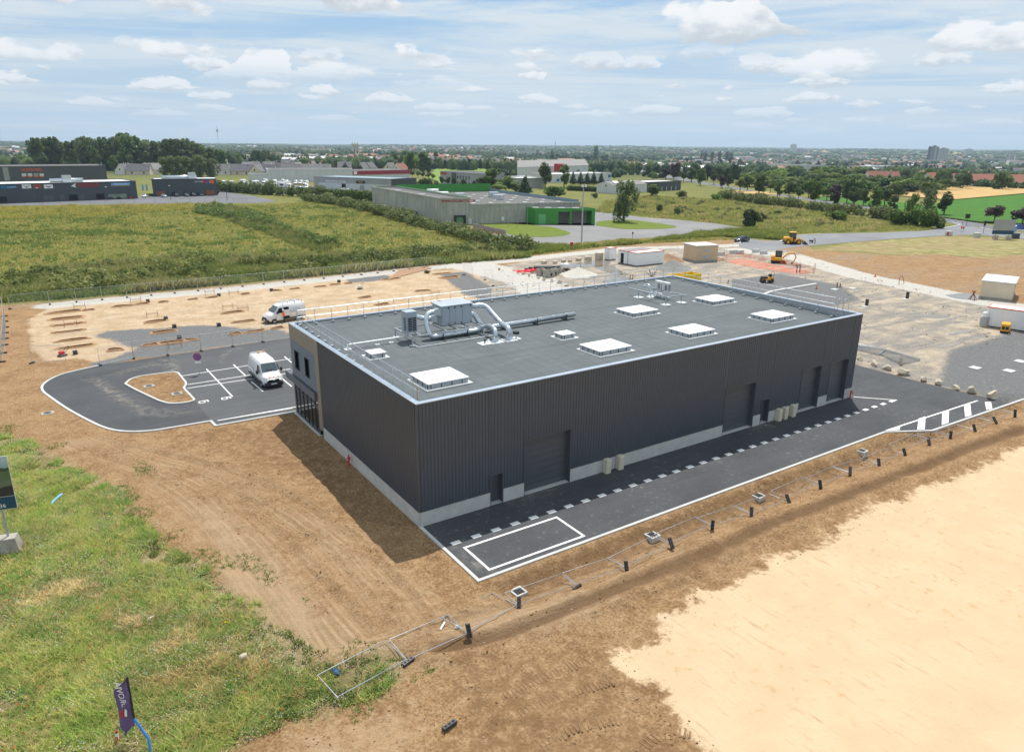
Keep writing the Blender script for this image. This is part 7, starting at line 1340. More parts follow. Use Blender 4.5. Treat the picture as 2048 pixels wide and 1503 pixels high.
h3 = Block('plain_hall', 'plain grey brown flat hall behind the purple tree', G(1034, 377), G(1088, 376), 18, up_at(G(1034, 377), 356), 'b_grey', 'b_roof_white', para=.3)
Block('white_store', 'low white store in front of the sawtooth hall', G(1040, 362), G(1070, 361), 10, up_at(G(1040, 362), 353), 'wall_pale', 'b_roof_white')
a = G(1225, 387.7); b_ = G(1293, 384.3); lf = G(1200, 385); Bn = Block('gabled_store', 'pale grey gabled metal store behind the weeping tree', a, b_, (lf - a).length, up_at(a, 370), 'wall_pale', 'r_fibre', rise=up_at((lf + a) / 2, 362.7) - up_at(a, 370)); MB().box(-.05, -.02, 4.4, 5.2, 3.2, 4.2).build('window', 'dark_void', Bn.o); Bn.f('doorway', 'rust', Bn.L * .62, Bn.L * .72, 0, 2.6)
for k in (.1, .5): MB().add([(Bn.L * k, 1.0, Bn.H + .62), (Bn.L * (k + .14), 1.0, Bn.H + .62), (Bn.L * (k + .14), 3.2, Bn.H + 1.75), (Bn.L * k, 3.2, Bn.H + 1.75)], [(0, 1, 2, 3)]).build('roof_light', 'white_sheet', Bn.o)
a = G(1294, 383.5); b_ = G(1361, 380); Bk = Block('black_office', 'flat roofed office with a black fascia beside the gabled store', a, b_, 16, up_at(a, 364), 'b_dark', 'b_roof_white', para=.3)
for k in range(4): Bk.f('pilaster', 'wall_pale', Bk.L * (.42 + .14 * k), Bk.L * (.42 + .14 * k) + .5, 0, 2.2)
for (x0, x1, bs, tp, dp, wl, rf_, rs, lb) in ((1262, 1290, 340, 333, 12, 'h_cream', 'r_tile', 3, 'red tiled bungalow beyond the tree lined road'), (1290, 1325, 341, 330, 20, 'b_dark', 'b_roof_white', 0, 'dark hall with a yellow roof edge far back'), (1326, 1375, 346, 336, 25, 'b_grey', 'r_fibre', 4, 'grey hall with shallow roof right of the dark hall'), (1376, 1438, 348, 339, 25, 'h_cream', 'b_roof_white', 2.5, 'long cream shed with white roof beyond the trees'), (1535, 1612, 344, 338, 30, 'h_cream', 'r_fibre', 5, 'big barn with pale grey roof above the thicket'), (1485, 1500, 344, 338, 12, 'h_white', 'b_roof_white', 0, 'small white box building above the thicket'), (1640, 1668, 339, 336, 10, 'h_cream', 'r_tile', 2, 'low red roof among the dark trees')):
    Block('far_hall', lb, G(x0, bs), G(x1, bs - .5), dp, up_at(G(x0, bs), tp), wl, rf_, rise=rs, group='halls beyond the tree lined road')
# -- houses
def house(label, p, w_, d_, h_, rise, rz_, wall='h_cream', roof='r_slate', group='houses of the estate', chim=True):
    o = thing('house', label, 'house', p, rz_, group); a, b2 = w_ / 2, d_ / 2
    MB().box(-a, a, -b2, b2, -2, h_).build('wall', wall, o)
    for s_ in (-1, 1): MB().add([(s_ * a, -b2, h_), (s_ * a, b2, h_), (s_ * a, 0, h_ + rise)], [(0, 1, 2)]).build('gable', wall, o)
    rf_ = MB().add([(-a - .3, -b2 - .4, h_ - .25), (a + .3, -b2 - .4, h_ - .25), (a + .3, 0, h_ + rise + .1), (-a - .3, 0, h_ + rise + .1), (a + .3, b2 + .4, h_ - .25), (-a - .3, b2 + .4, h_ - .25)], [(0, 1, 2, 3), (3, 2, 4, 5)]).build('roof', roof, o)
    if chim: MB().box(a * .5, a * .5 + .7, -.4, .4, h_ + rise * .6, h_ + rise + 1.0).build('chimney', wall, rf_)
    for k in range(2): MB().box(-a * .5 + k * a - .5, -a * .5 + k * a + .5, -b2 - .03, -b2 - .001, .9, 2.2).build('window', 'glass_dark', o)
    for s_ in (-1, 1): MB().box(s_ * a - .02 if s_ > 0 else -a - .03, s_ * a + .03 if s_ > 0 else -a + .02, -.5, .5, h_ + .2, h_ + 1.4).build('window', 'glass_dark', o)
    return o
vr = math.atan2(RT[1], RT[0])
hs_ = [(448, 349, 12, 0, 'r_fibre'), (464, 349, 13, 10, 'r_fibre'), (488, 350, 14, 0, 'r_slate'), (496, 342.5, 11, 60, 'r_slate'), (511, 341.5, 11, 65, 'r_slate'), (517, 350.5, 12, 85, 'r_slate'), (534, 350, 14, 0, 'r_slate'), (538, 341, 12, 60, 'r_slate'), (568, 345, 12, 5, 'r_slate'), (582, 348, 13, 0, 'r_fibre'), (609, 348, 14, 0, 'r_fibre'), (596, 343, 10, 75, 'r_fibre'), (633, 348.5, 12, 0, 'r_fibre'), (649, 348.5, 11, 0, 'r_fibre'), (577, 338, 12, 20, 'r_slate'), (562, 337.5, 11, 0, 'r_slate'), (620, 338.5, 12, 60, 'r_fibre'), (648, 337, 18, 0, 'r_tile'), (605, 333, 14, 0, 'r_slate'), (690, 341, 12, 10, 'r_slate'), (680, 335, 14, 0, 'r_slate'), (727, 342.5, 12, 75, 'r_slate'), (740, 342, 10, 70, 'r_slate'), (781, 343, 10, 70, 'r_slate'), (801, 345, 11, 60, 'r_tile'), (660, 331, 12, 0, 'r_slate'), (705, 333, 13, 20, 'r_slate'), (255, 349, 14, 75, 'r_slate'), (280, 349.5, 16, 10, 'r_slate'), (305, 347, 14, 60, 'r_fibre'), (640, 331, 20, 0, 'r_tile'), (590, 330.5, 13, 0, 'r_slate')]
for i, (a, b2, w_, rz_, rf_) in enumerate(hs_):
    p = G(a, b2); house('red roofed long house in the estate behind the halls' if rf_ == 'r_tile' and w_ > 15 else ('cream gabled house by the garden hedges behind the showrooms' if a < 320 else 'cream house with steep grey roof in the estate behind the halls'), p, w_, 8.5, 3.0, 4.6, vr + R(rz_), 'h_cream' if i % 3 else 'h_white', rf_, chim=i % 2 == 0)
hr = [(1762, 365, 22, 0, 'r_tile', 'long orange roofed building before the dark woods'), (1841, 361, 14, 50, 'r_tile', 'white gabled house with dark red roof above the thicket'), (1870, 369, 16, 15, 'r_tile', 'dark red roofed house left of the hedge above the wheat'), (1884, 371, 12, 60, 'r_tile', 'small white gabled house above the wheat'), (1922, 371, 18, 20, 'r_tile', 'dark red roofed house in the middle above the wheat'), (1934, 369, 10, 60, 'r_tile', 'small white gable beside the middle red roof above the wheat'), (1968, 373, 26, 5, 'r_tile', 'long bright red roof above the right part of the wheat'), (2035, 374, 20, 10, 'r_tile', 'pink red roof at the right edge above the wheat')]
for a, b2, w_, rz_, rf_, lb in hr: house(lb, G(a, b2), w_, 11, 3.2, 4.6, vr + R(rz_), 'h_white', rf_, 'red roofed houses above the wheat')
for (x0, x1, bs, tp, dp, lb) in ((1860, 1950, 356, 346, 18, 'long pale school block with flat white roof'), (1964, 1978, 361, 348.5, 14, 'pale square block right of the school'), (1978, 2000, 360, 350.5, 14, 'low white flat block next to the pale square one')): Block('school_block', lb, G(x0, bs), G(x1, bs), dp, up_at(G(x0, bs), tp), 'b_grey', 'b_roof_white', group='pale flat blocks above the wheat')
# -- towers on the skyline
def tower(label, x0, x1, bs, tp, wall, stripes='glass_dark', dp=14, n=14, dark=None):
    p = G((x0 + x1) / 2, bs); k = mpp(p); a = p - Vector(RT) * (x1 - x0) / 2 * k; b_ = p + Vector(RT) * (x1 - x0) / 2 * k; h_ = up_at(p, tp); B = Block('tower_block', label, a, b_, dp, h_, wall, 'b_roof_grey', para=.4, z=p.z, cat='tower')
    for j in range(n): B.f('window_band', stripes, B.L * .06, B.L * .94, h_ * (j + .35) / n, h_ * (j + .75) / n, .05)
    MB().box(B.L * .35, B.L * .7, 3, 8, h_, h_ + 3).build('lift_house', wall, B.o)
    if dark: B.f('dark_panel', dark, B.L * .58, B.L * .72, 1, h_, .12)
    return B
mat('t_dark', (.04, .05, .075), .5, 0, .1, .1); mat('t_white', (.48, .46, .43), .7, 0, .06, .1); mat('t_band', (.24, .25, .27), .4, 0, .1, .2)
tower('tall dark blue tower block with a white stripe on the skyline', 1857, 1873, 325, 293, 't_dark', 't_white', 14, 16, 't_white'); tower('pale tower block right of the dark one', 1875, 1894, 323, 297, 't_white', 't_band', 16, 14); tower('low pale tower farther right near the horizon', 1930, 1945, 309, 298.5, 't_white', 't_band'); tower('white tower with a bright stripe at the far right', 2017, 2033, 327, 311, 't_white', 't_band', 12, 9, 'white_sheet')
tower('pale grey silo tower on the horizon', 1581, 1592, 304.5, 289, 't_white', 't_white', 14, 4); tower('brown industrial wing beside the silo tower', 1588, 1613, 304.5, 298, 'r_tile', 't_white', 14, 2)
tower('long red brick factory block far away in the centre', 1300, 1356, 309, 303.5, 'r_tile', 'h_cream', 20, 2); tower('long white apartment slab far right of centre', 1686, 1735, 316.5, 309.5, 't_white', 't_band', 14, 5); tower('long grey slab far right behind the pale towers', 1935, 2012, 323, 317.5, 't_white', 't_band', 14, 4); tower('pale box of flats far off above the red cube', 1041, 1072, 312, 300.5, 't_white', 't_white', 16, 4)
p = G(711.5, 313); wt = thing('water_tower', 'concrete water tower with flared top and red brick shaft on the skyline', 'water tower', p); h_ = up_at(p, 287.5); k = mpp(p); MB().cyl((0, 0, 0), (0, 0, h_ * .62), 2.6 * k + .6, 12).build('shaft', 'h_cream', wt); 
for j in range(4): a_ = j * math.pi / 2 + .6; MB().at((0, 0, 0), a_).box(-1.2, 1.2, -(2.6 * k + .9), -(2.6 * k + .45), 1, h_ * .6).build('brick_panel', 'r_tile', wt)
MB().cyl((0, 0, h_ * .62), (0, 0, h_ * .9), 2.8 * k, 16, 7.5 * k).cyl((0, 0, h_ * .9), (0, 0, h_), 7.5 * k, 16).build('tank', 'h_cream', wt)
for j in range(6): a_ = j * 1.05; MB().cyl((6 * k * math.cos(a_), 6 * k * math.sin(a_), h_), (6 * k * math.cos(a_), 6 * k * math.sin(a_), h_ + 2.5 + j % 3), .2, 4).build('antenna', 'steel_dark', wt)
for i, (a, b2, tp, lb) in enumerate(((439, 305, 253, 'tall slim lattice mast above the wood'), (529, 313, 288, 'short dark mast before the far town'), (1110, 314, 282, 'thin mast in the centre skyline'), (1142, 318, 291, 'electricity pylon right of the poplar'))):
    p = G(a, b2); h_ = up_at(p, tp); o = thing('radio_mast', lb, 'mast', p); w_ = h_ * .018 + .3
    for s_ in range(3): a_ = s_ * 2.094; MB().cyl((w_ * math.cos(a_), w_ * math.sin(a_), 0), (w_ * .3 * math.cos(a_), w_ * .3 * math.sin(a_), h_), .14, 4).build('leg', 'steel_dark', o)
    MB().cyl((0, 0, h_ * .8), (0, 0, h_ * .88), w_ * 1.6, 6).build('aerial', 'b_grey', o)
wtb = None; WT = [(6, 276.5, 1), (17.5, 280, .8), (42, 281, .6), (51, 283.5, .5), (456, 282, .6), (475, 283.5, .5), (499, 281.5, .6), (515, 284, .5), (535, 282, .5), (563, 284, .5), (748, 284, .6), (905, 284.5, .5), (1250, 287, .5), (1275, 286, .5), (1327, 287.5, .5), (1355, 287, .6), (1432, 289, .5), (1770, 294, .5), (640, 284, .5), (655, 284.5, .5), (810, 284, .5)]
for i, (a, tp, s_) in enumerate(WT):
    dd = 9000 / (s_ + .6); p = AT(a, 296, dd); p.z = float(T(p.x, p.y)) - 5; h_ = max(60, up_at(p, tp + 3))
    if wtb is None:
        wtb = thing('wind_turbine', 'faint white wind turbine on the horizon', 'wind turbine', p, 0, 'wind turbines on the horizon'); MB().cyl((0, 0, 0), (0, 0, 1), .018, 6, .01).build('tower', 'white_old', wtb)
        for j in range(3): a_ = j * 2.094 + .5; MB().add([(.01 * math.cos(a_), -.03, 1 - .01 * math.sin(a_)), (.45 * math.sin(a_), -.03, 1 + .45 * math.cos(a_)), (-.01 * math.cos(a_), -.03, 1 + .01 * math.sin(a_))], [(0, 1, 2)]).build('blade', 'white_old', wtb)
        MB().box(-.015, .015, -.04, .03, .985, 1.015).build('nacelle', 'white_old', wtb); o = wtb
    else: o = dup(wtb, p, 0)
    o.location = p; o.scale = (h_, h_, h_); o.rotation_euler = (0, 0, vr + .4 * math.sin(i * 5))
# signs, cones and hoarding at the junction on the right
hb = thing('site_hoarding', 'big pale hoarding with a dark blue lower strip at the road junction', 'hoarding', G(2003, 478.5), vr + R(-12)); 
for x_ in (-1.6, 1.6): MB().cyl((x_, .1, 0), (x_, .1, 5), .1, 6).build('pole', 'galv_matt', hb); MB().bbox(x_ - .6, x_ + .6, -.5, .5, 0, 1.1, .06).build('ballast_block', 'stone', hb)
MB().box(-2.6, 2.6, -.05, .02, 2.4, 5.2).build('panel', 'b_grey', hb); MB().box(-2.6, 2.6, -.06, .02, 1.3, 2.35).build('strip', 'bb_blue', hb)
for i, (a, b2) in enumerate(((1887, 440), (1898, 441.5), (1910, 443.5), (1925, 446.5))): o = thing('marker_post', ORD[i] + ' from left of the red and white marker posts by the branch road', 'post', G(a, b2), 0, 'marker posts on the verge'); MB().cyl((0, 0, 0), (0, 0, .5), .12, 6).build('lower_band', 'red', o); MB().cyl((0, 0, .5), (0, 0, .9), .12, 6).build('white_band', 'white_sheet', o); MB().cyl((0, 0, .9), (0, 0, 1.3), .12, 6).build('upper_band', 'red', o)
for i, (a, b2, lb) in enumerate(((1932, 451, 'dark board sign on posts at the branch road'), (1966, 467, 'traffic light on a thin pole at the junction'), (2027, 465, 'blue arrow sign at the roundabout edge'))):
    o = thing('traffic_sign', lb, 'road sign', G(a, b2), vr); MB().cyl((0, 0, 0), (0, 0, 3.0), .06, 6).build('post', 'steel_dark', o)
    if i == 2: MB().cyl((0, -.1, .9), (0, -.06, .9), .75, 16).build('disc', 'sign_sky', o)
    else: MB().box(-.7 if i == 0 else -.25, .7 if i == 0 else .25, -.15, .1, 2.2, 3.6).build('board', 'black', o)
for i, (a, b2) in enumerate(((1922, 463), (1926, 463.5))): o = thing('barrier_post', ('left', 'right') [i] + ' red white barrier post in the middle of the junction', 'post', G(a, b2)); MB().cyl((0, 0, 0), (0, 0, .8), .2, 6).build('lower_band', 'white_sheet', o); MB().cyl((0, 0, .8), (0, 0, 1.5), .2, 6).build('upper_band', 'red', o)
for i, (a, b2) in enumerate(((1897, 471.5), (1953, 475))): o = thing('concrete_barrier', ('small red and white block at the road edge before the mown field', 'pale concrete block at the road edge before the mown field')[i], 'barrier', G(a, b2), vr); MB().bbox(-.8, .8, -.5, .5, 0, 1.3, .06).build('block', 'concrete', o); (MB().box(-.82, -.3, -.52, -.501, .1, 1.2).build('red_stripe', 'red', o) if i == 0 else None)
o = thing('rubble_crate', 'dark crate on the verge right of the hoarding', 'crate', G(2030, 477), vr); MB().bbox(-.8, .8, -.6, .6, 0, 1.4, .05).build('crate', 'steel_dark', o)
car('blue car at the right edge beyond the roundabout', G(2040, 458), vr, 'car_blue')
# -- leaves
foliage('leaf_mid', (.035, .062, .014), (.070, .105, .022), (.115, .145, .035)); foliage('leaf_dark', (.022, .042, .013), (.042, .068, .018), (.07, .095, .025)); foliage('leaf_light', (.07, .11, .022), (.12, .16, .035), (.18, .21, .05)); foliage('leaf_willow', (.06, .085, .03), (.10, .13, .045), (.15, .17, .065)); foliage('leaf_purple', (.035, .022, .022), (.055, .034, .03), (.075, .055, .04)); foliage('leaf_conifer', (.016, .036, .014), (.03, .055, .02), (.05, .075, .028)); foliage('leaf_hedge', (.05, .078, .018), (.095, .12, .03), (.16, .165, .05), .5); foliage('leaf_weed', (.085, .11, .03), (.15, .16, .05), (.22, .20, .075), .25)
def cloud(cents, rads, n, size, rg, flat=0.0):
    """leaf clumps: quads scattered through the outer part of several lobes"""
    cents = np.asarray(cents, float); rads = np.asarray(rads, float)
    if rads.ndim == 1: rads = np.repeat(rads[:, None], 3, 1)
    wts = rads.prod(1) ** .7; k = rg.choice(len(cents), n, p=wts / wts.sum())
    d_ = rg.normal(size=(n, 3)); d_ /= np.linalg.norm(d_, axis=1)[:, None]; rr_ = rg.uniform(.45, 1.0, n) ** .45
    C = cents[k] + d_ * rads[k] * rr_[:, None]
    nr = d_ + rg.normal(size=(n, 3)) * .75; nr[:, 2] += .3; nr /= np.linalg.norm(nr, axis=1)[:, None]
    a = np.cross(nr, rg.normal(size=(n, 3))); a /= np.linalg.norm(a, axis=1)[:, None]; b2 = np.cross(nr, a); s_ = size * rg.uniform(.55, 1.35, n)[:, None]
    V = np.stack([C - a * s_ - b2 * s_ * .6, C + a * s_ * .8 - b2 * s_ * .7, C + a * s_ + b2 * s_ * .6, C - a * s_ * .7 + b2 * s_ * .8], 1)
    return V.reshape(-1, 3), np.arange(n * 4).reshape(n, 4)
def tree_proto(kind, seed):
    """unit tree: total height 1; returns meshes for trunk and crown"""
    rg = np.random.default_rng(seed); lobes = []; rad = []; th = .3
    if kind == 'round':
        th = .3
        for i in range(13): a = rg.uniform(0, 6.28); r_ = rg.uniform(0, .22); lobes.append((r_ * math.cos(a), r_ * math.sin(a), rg.uniform(.42, .82))); rad.append(rg.uniform(.12, .19))
    elif kind == 'oval':
        th = .25
        for i in range(14): z_ = rg.uniform(.3, .9); a = rg.uniform(0, 6.28); r_ = .17 * math.sin(math.pi * min(1, (z_ - .15) / .85)) * rg.uniform(.2, 1); lobes.append((r_ * math.cos(a), r_ * math.sin(a), z_)); rad.append(rg.uniform(.09, .15))
    elif kind == 'poplar':
        th = .1
        for i in range(12): z_ = .12 + .82 * i / 11; lobes.append((rg.normal() * .015, rg.normal() * .015, z_)); rad.append((.05 + .05 * math.sin(math.pi * (i + 1) / 13), .05 + .05 * math.sin(math.pi * (i + 1) / 13), .09))
        rad = [tuple(r_) for r_ in rad]
    elif kind == 'conifer':
        th = .12
        for i in range(12): z_ = .12 + .82 * i / 11; w_ = .27 * (1 - i / 12.5); lobes.append((rg.normal() * .02, rg.normal() * .02, z_)); rad.append((w_, w_, .06))
    elif kind == 'wide':
        th = .18
        for i in range(18): a = rg.uniform(0, 6.28); r_ = rg.uniform(0, .36); lobes.append((r_ * math.cos(a), r_ * math.sin(a), rg.uniform(.3, .78) * (1.05 - r_ * .5))); rad.append(rg.uniform(.14, .21))
    elif kind == 'weeping':
        th = .2
        for i in range(22): a = rg.uniform(0, 6.28); z_ = rg.uniform(.16, .9); r_ = (.26 if z_ < .7 else .15) * rg.uniform(.2, 1); lobes.append((r_ * math.cos(a), r_ * math.sin(a), z_)); w_ = rg.uniform(.07, .11); rad.append((w_, w_, w_ * 1.9))
    elif kind == 'bush':
        th = .02
        for i in range(13): a = rg.uniform(0, 6.28); r_ = rg.uniform(0, .5); lobes.append((r_ * math.cos(a), r_ * math.sin(a), rg.uniform(.2, .68) * (1.1 - .6 * r_))); rad.append(rg.uniform(.2, .3))
    elif kind == 'tall':
        th = .22
        for i in range(20): z_ = rg.uniform(.2, .9); a = rg.uniform(0, 6.28); r_ = .24 * math.sin(math.pi * min(1, (z_ - .02) / .98)) * rg.uniform(.2, 1); lobes.append((r_ * math.cos(a), r_ * math.sin(a), z_)); rad.append(rg.uniform(.10, .16))
    if kind in ('round', 'oval', 'wide', 'bush', 'tall'):
        L0 = np.array(lobes); cz = L0.mean(0); rad = [r_ * .88 for r_ in rad]
        for i in range(12): p = cz + (L0[rg.integers(len(L0))] - cz) * rg.uniform(1.2, 1.75); lobes.append((p[0], p[1], min(.97, p[2]))); rad.append(float(np.mean(rad)) * rg.uniform(.35, .65))
    if any(hasattr(r_, '__len__') for r_ in rad): rad = [r_ if hasattr(r_, '__len__') else (r_, r_, r_) for r_ in rad]
    n = {'poplar': 900, 'conifer': 1100, 'bush': 1100, 'weeping': 2600, 'wide': 2200}.get(kind, 1700); size = {'poplar': .016, 'conifer': .026, 'bush': .055, 'weeping': .018, 'wide': .03}.get(kind, .027)
    V, F = cloud(lobes, rad, n, size, rg)
    mb = MB(); mb.tube([(0, 0, -.03), (.008, .004, th * .6), (0, .01, th), (.01, 0, min(.75, th + .4))], .02, 7, [.024, .018, .015, .005])
    L_ = np.array(lobes)
    for i in range(min(7, len(lobes))): p = L_[i]; mb.tube([(0, 0, th * .85 + .02 * i), (p[0] * .5, p[1] * .5, (p[2] + th) / 2), tuple(p)], .008, 5, [.011, .007, .003])
    return V, F, mb
PROTO = {}
def tree(kind, label, p, h_, width=None, leaf='leaf_mid', group=None, var=None, cat='tree', rz_=None, name=None):
    var = random.randrange(2) if var is None else var; key = (kind, leaf, var)
    if key not in PROTO:
        V, F, mb = tree_proto(kind, hash(kind) % 1000 + var * 31 if False else {'round': 11, 'oval': 22, 'poplar': 33, 'conifer': 44, 'wide': 55, 'weeping': 66, 'bush': 77, 'tall': 88}[kind] + var * 7)
        cr = np_mesh('crown', V, F, leaf); tr = mb.build('trunk', 'bark'); PROTO[key] = (cr.data, tr.data); bpy.data.objects.remove(cr); bpy.data.objects.remove(tr)
    cm, tm_ = PROTO[key]; nm = name or {'bush': 'shrub', 'poplar': 'poplar_tree', 'conifer': 'conifer_tree', 'weeping': 'weeping_tree'}.get(kind, 'leafy_tree')
    o = thing(nm, label, 'shrub' if kind == 'bush' else cat, p, random.uniform(0, 6.28) if rz_ is None else rz_, group)
    nat = {'round': .62, 'oval': .45, 'poplar': .2, 'conifer': .52, 'wide': .95, 'weeping': .66, 'bush': 1.35, 'tall': .62}[kind]; wx = 1.0 if width is None else width / (h_ * nat); o.scale = (h_ * wx, h_ * wx, h_)
    for nme, me in (('crown', cm), ('trunk', tm_)):
        c = bpy.data.objects.new(nme, me); COL.objects.link(c); c.parent = o
    return o
def tpx(kind, x_, base, hpx, wpx=None, leaf='leaf_mid', label='', group=None, **k):
    p = G(x_, base); m = mpp(p); return tree(kind, label, p, hpx * m, wpx * m if wpx else None, leaf, group, **k)
# single trees and shrubs that can be named
tpx('weeping', 1248, 443, 80, 64, 'leaf_willow', 'large weeping tree standing on the small lawn beside the green annex', var=0)
tpx('bush', 1502, 453, 40, 56, 'leaf_dark', 'big dark round shrub at the end of the old yard')
for x_, b_, h_, w_, lf, lb in ((1319, 424, 18, 16, 'leaf_mid', 'small upright shrub right of the weeping tree'), (1356, 430, 18, 26, 'leaf_willow', 'small round grey green shrub in the right meadow'), (1675, 441, 22, 56, 'leaf_mid', 'wide low shrub in the right meadow before the hedge'), (1364, 395, 16, 26, 'leaf_willow', 'grey green shrub before the black office'), (1432, 400, 14, 30, 'leaf_light', 'bright yellow green shrub in the right meadow'), (1556, 428, 10, 22, 'leaf_weed', 'low pale weed clump in the right meadow'), (1582, 486, 12, 30, 'leaf_hedge', 'green shrub behind the black hatchback'), (1190, 396, 12, 18, 'leaf_willow', 'pale round shrub before the gabled store'), (854, 546, 7, 16, 'leaf_weed', 'pale weed tuft at the verge'), (655, 404, 13, 24, 'leaf_light', 'bright green shrub in front of the clipped hedge')): tpx('bush', x_, b_, h_, w_, lf, lb)
for x_, b_, h_, w_, k_, lf, lb in ((1988, 446, 39, 41, 'round', 'leaf_purple', 'round dark leaved tree standing alone beside the crop field'), (2044, 452, 42, 50, 'round', 'leaf_purple', 'round dark leaved tree cut by the right edge'), (1887, 431, 46, 30, 'oval', 'leaf_dark', 'dark oval tree at the right end of the roadside row'), (1852, 430, 50, 40, 'weeping', 'leaf_willow', 'tall loose willow at the right end of the hedge'), (1822, 432, 44, 32, 'weeping', 'leaf_mid', 'second willow left of the tallest one by the hedge'), (985, 383, 43, 46, 'tall', 'leaf_mid', 'broad tree behind the left part of the cold store roof'), (1012, 385, 36, 36, 'wide', 'leaf_mid', 'leafy tree behind the cold store'), (998, 388, 26, 36, 'round', 'leaf_light', 'light green round tree behind the green fascia'), (968, 380, 30, 36, 'wide', 'leaf_mid', 'tree left of the broad one behind the cold store'), (1030, 386, 24, 26, 'oval', 'leaf_light', 'yellow green tree right behind the cold store'), (1050, 388, 37, 32, 'conifer', 'leaf_conifer', 'dark conifer behind the right part of the cold store roof'), (1062, 372, 16, 16, 'round', 'leaf_purple', 'small purple tree beside the conifer'), (1090, 377, 50, 30, 'oval', 'leaf_mid', 'tall leafy tree left of the conifer row'), (1128, 374, 44, 26, 'oval', 'leaf_mid', 'slim tall tree left end of the conifer row'), (1110, 398, 30, 46, 'wide', 'leaf_mid', 'bushy tree right behind the cold store corner'), (1304, 393, 24, 30, 'oval', 'leaf_mid', 'young tree between gabled store and black office'), (720, 348, 18, 14, 'round', 'leaf_purple', 'purple tree among the estate houses')): tpx(k_, x_, b_, h_, w_, lf, lb)
for i, x_ in enumerate((1146, 1161, 1174, 1187, 1202)): tpx('conifer', x_, 369 + i * .3, 25 + (3 if i == 3 else 0), 17, 'leaf_conifer', ['first', 'second', 'third', 'fourth', 'fifth'][i] + ' from left of the five conical trees before the blue trimmed hall', 'conical trees before the blue trimmed hall')
for i, (x_, b_) in enumerate(((884, 373), (896, 374), (907.5, 375), (928, 378), (947.5, 381))): tpx('round', x_, b_, 22, 12, 'leaf_dark', ['first', 'second', 'third', 'fourth', 'fifth'][i] + ' from left of the small lollipop trees before the office', 'lollipop trees before the office')
for i, (x_, b_) in enumerate(((825, 355), (836, 356), (846, 357.5), (857, 359), (866, 361))): tpx('round', x_, b_, 15, 12, 'leaf_mid', ORD[i] + ' from left of the small round trees right of the red topped hall', 'small round trees right of the red topped hall')
for i, (x_, h_) in enumerate(((661, 26), (691, 22), (719, 21))): tpx('conifer', x_, 347, h_, 24, 'leaf_conifer', ['tallest and leftmost', 'middle', 'rightmost'][i] + ' of three dark conifers behind the long grey hall', 'dark conifers behind the long grey hall')
for i, (x_, b_, h_, w_) in enumerate(((1104, 322, 22, 7), (1191, 324, 32, 11), (1402, 327, 22, 7), (1409, 327, 22, 8), (1423, 328, 24, 9), (1438, 328, 24, 9), (1452, 328, 24, 10), (1460, 328, 22, 8), (1464, 328, 16, 6))): tpx('poplar', x_, b_, h_, w_, 'leaf_dark', 'tall poplar standing alone above the red cube hall' if i == 1 else ('small poplar left of the lone tall one' if i == 0 else 'dark poplar in the far group, ' + ORD[i - 2] + ' from the left'), None if i < 2 else 'poplars beyond the tree lined road')
# wood behind the showrooms
rg = np.random.default_rng(3)
for i, (x_, tp) in enumerate(zip(np.linspace(66, 440, 34), np.interp(np.linspace(66, 440, 34), [66, 100, 130, 170, 215, 250, 290, 320, 360, 400, 440], [275, 271, 280, 272, 274, 264, 277, 277, 274, 284, 296]))):
    for row in range(2):
        p = AT(x_ + rg.normal() * 4, 300, 610 + 60 * row + rg.uniform(-20, 20)); p.z = 1.0; h_ = up_at(p, tp + rg.uniform(0, 8) + 3 * row); tree('tall', 'tall broad tree of the dense wood behind the showrooms', p, h_, h_ * rg.uniform(.55, .8), ('leaf_mid', 'leaf_mid', 'leaf_willow')[i % 3], 'trees of the dense wood')
for x_, b_, h_, w_, lf, lb in ((150, 331, 32, 27, 'leaf_mid', 'rounded tree in front of the wood, left one'), (190, 330, 36, 22, 'leaf_mid', 'slim tree in front of the wood, middle one'), (227, 331, 21, 22, 'leaf_mid', 'low tree in front of the wood, right one')): p = AT(x_, 330, 560); p.z = 0; tree('tall', lb, p, up_at(p, b_ - h_), w_ * mpp(p), lf)
for i, (x_, h_, w_) in enumerate(((332, 40, 40), (352, 43, 46), (378, 42, 50), (402, 44, 46), (425, 38, 36))): tpx('weeping', x_, 357, h_, w_, 'leaf_willow', ORD[i] + ' from left of the grey green willows above the separate showroom', 'willows above the separate showroom')
for i in range(14): x_ = -20 + i * 7; p = G(x_, 334 + rg.uniform(-4, 6)); tree('wide', 'bushy tree at the far left before the wood', p, 22 * mpp(p) * rg.uniform(.8, 1.2), None, ('leaf_mid', 'leaf_light')[i % 2], 'bushy trees at the far left')
# avenue along the branch road
rr = np.random.default_rng(11); ax = [(1205, 340), (1250, 346), (1340, 360), (1440, 375), (1540, 391), (1640, 405), (1700, 413), (1790, 425)]
xs_ = np.arange(1252, 1800, 19.0)
for i, x_ in enumerate(xs_):
    yb = np.interp(x_, [a[0] for a in ax], [a[1] for a in ax]); side = -5 if i % 2 else 3.0; k_ = ('round', 'oval', 'tall')[i % 3]; h_ = np.interp(x_, [1250, 1800], [24, 42]) * rr.uniform(.8, 1.2)
    tpx(k_, x_ + rr.uniform(-5, 5), yb + side * (.6 if x_ < 1500 else 1), h_, h_ * rr.uniform(.62, .85), ('leaf_mid', 'leaf_dark', 'leaf_purple', 'leaf_mid', 'leaf_dark')[int(rr.integers(5))], 'roadside tree of the avenue, ' + ORD[i] + ' from the left along the branch road', 'avenue trees along the branch road')
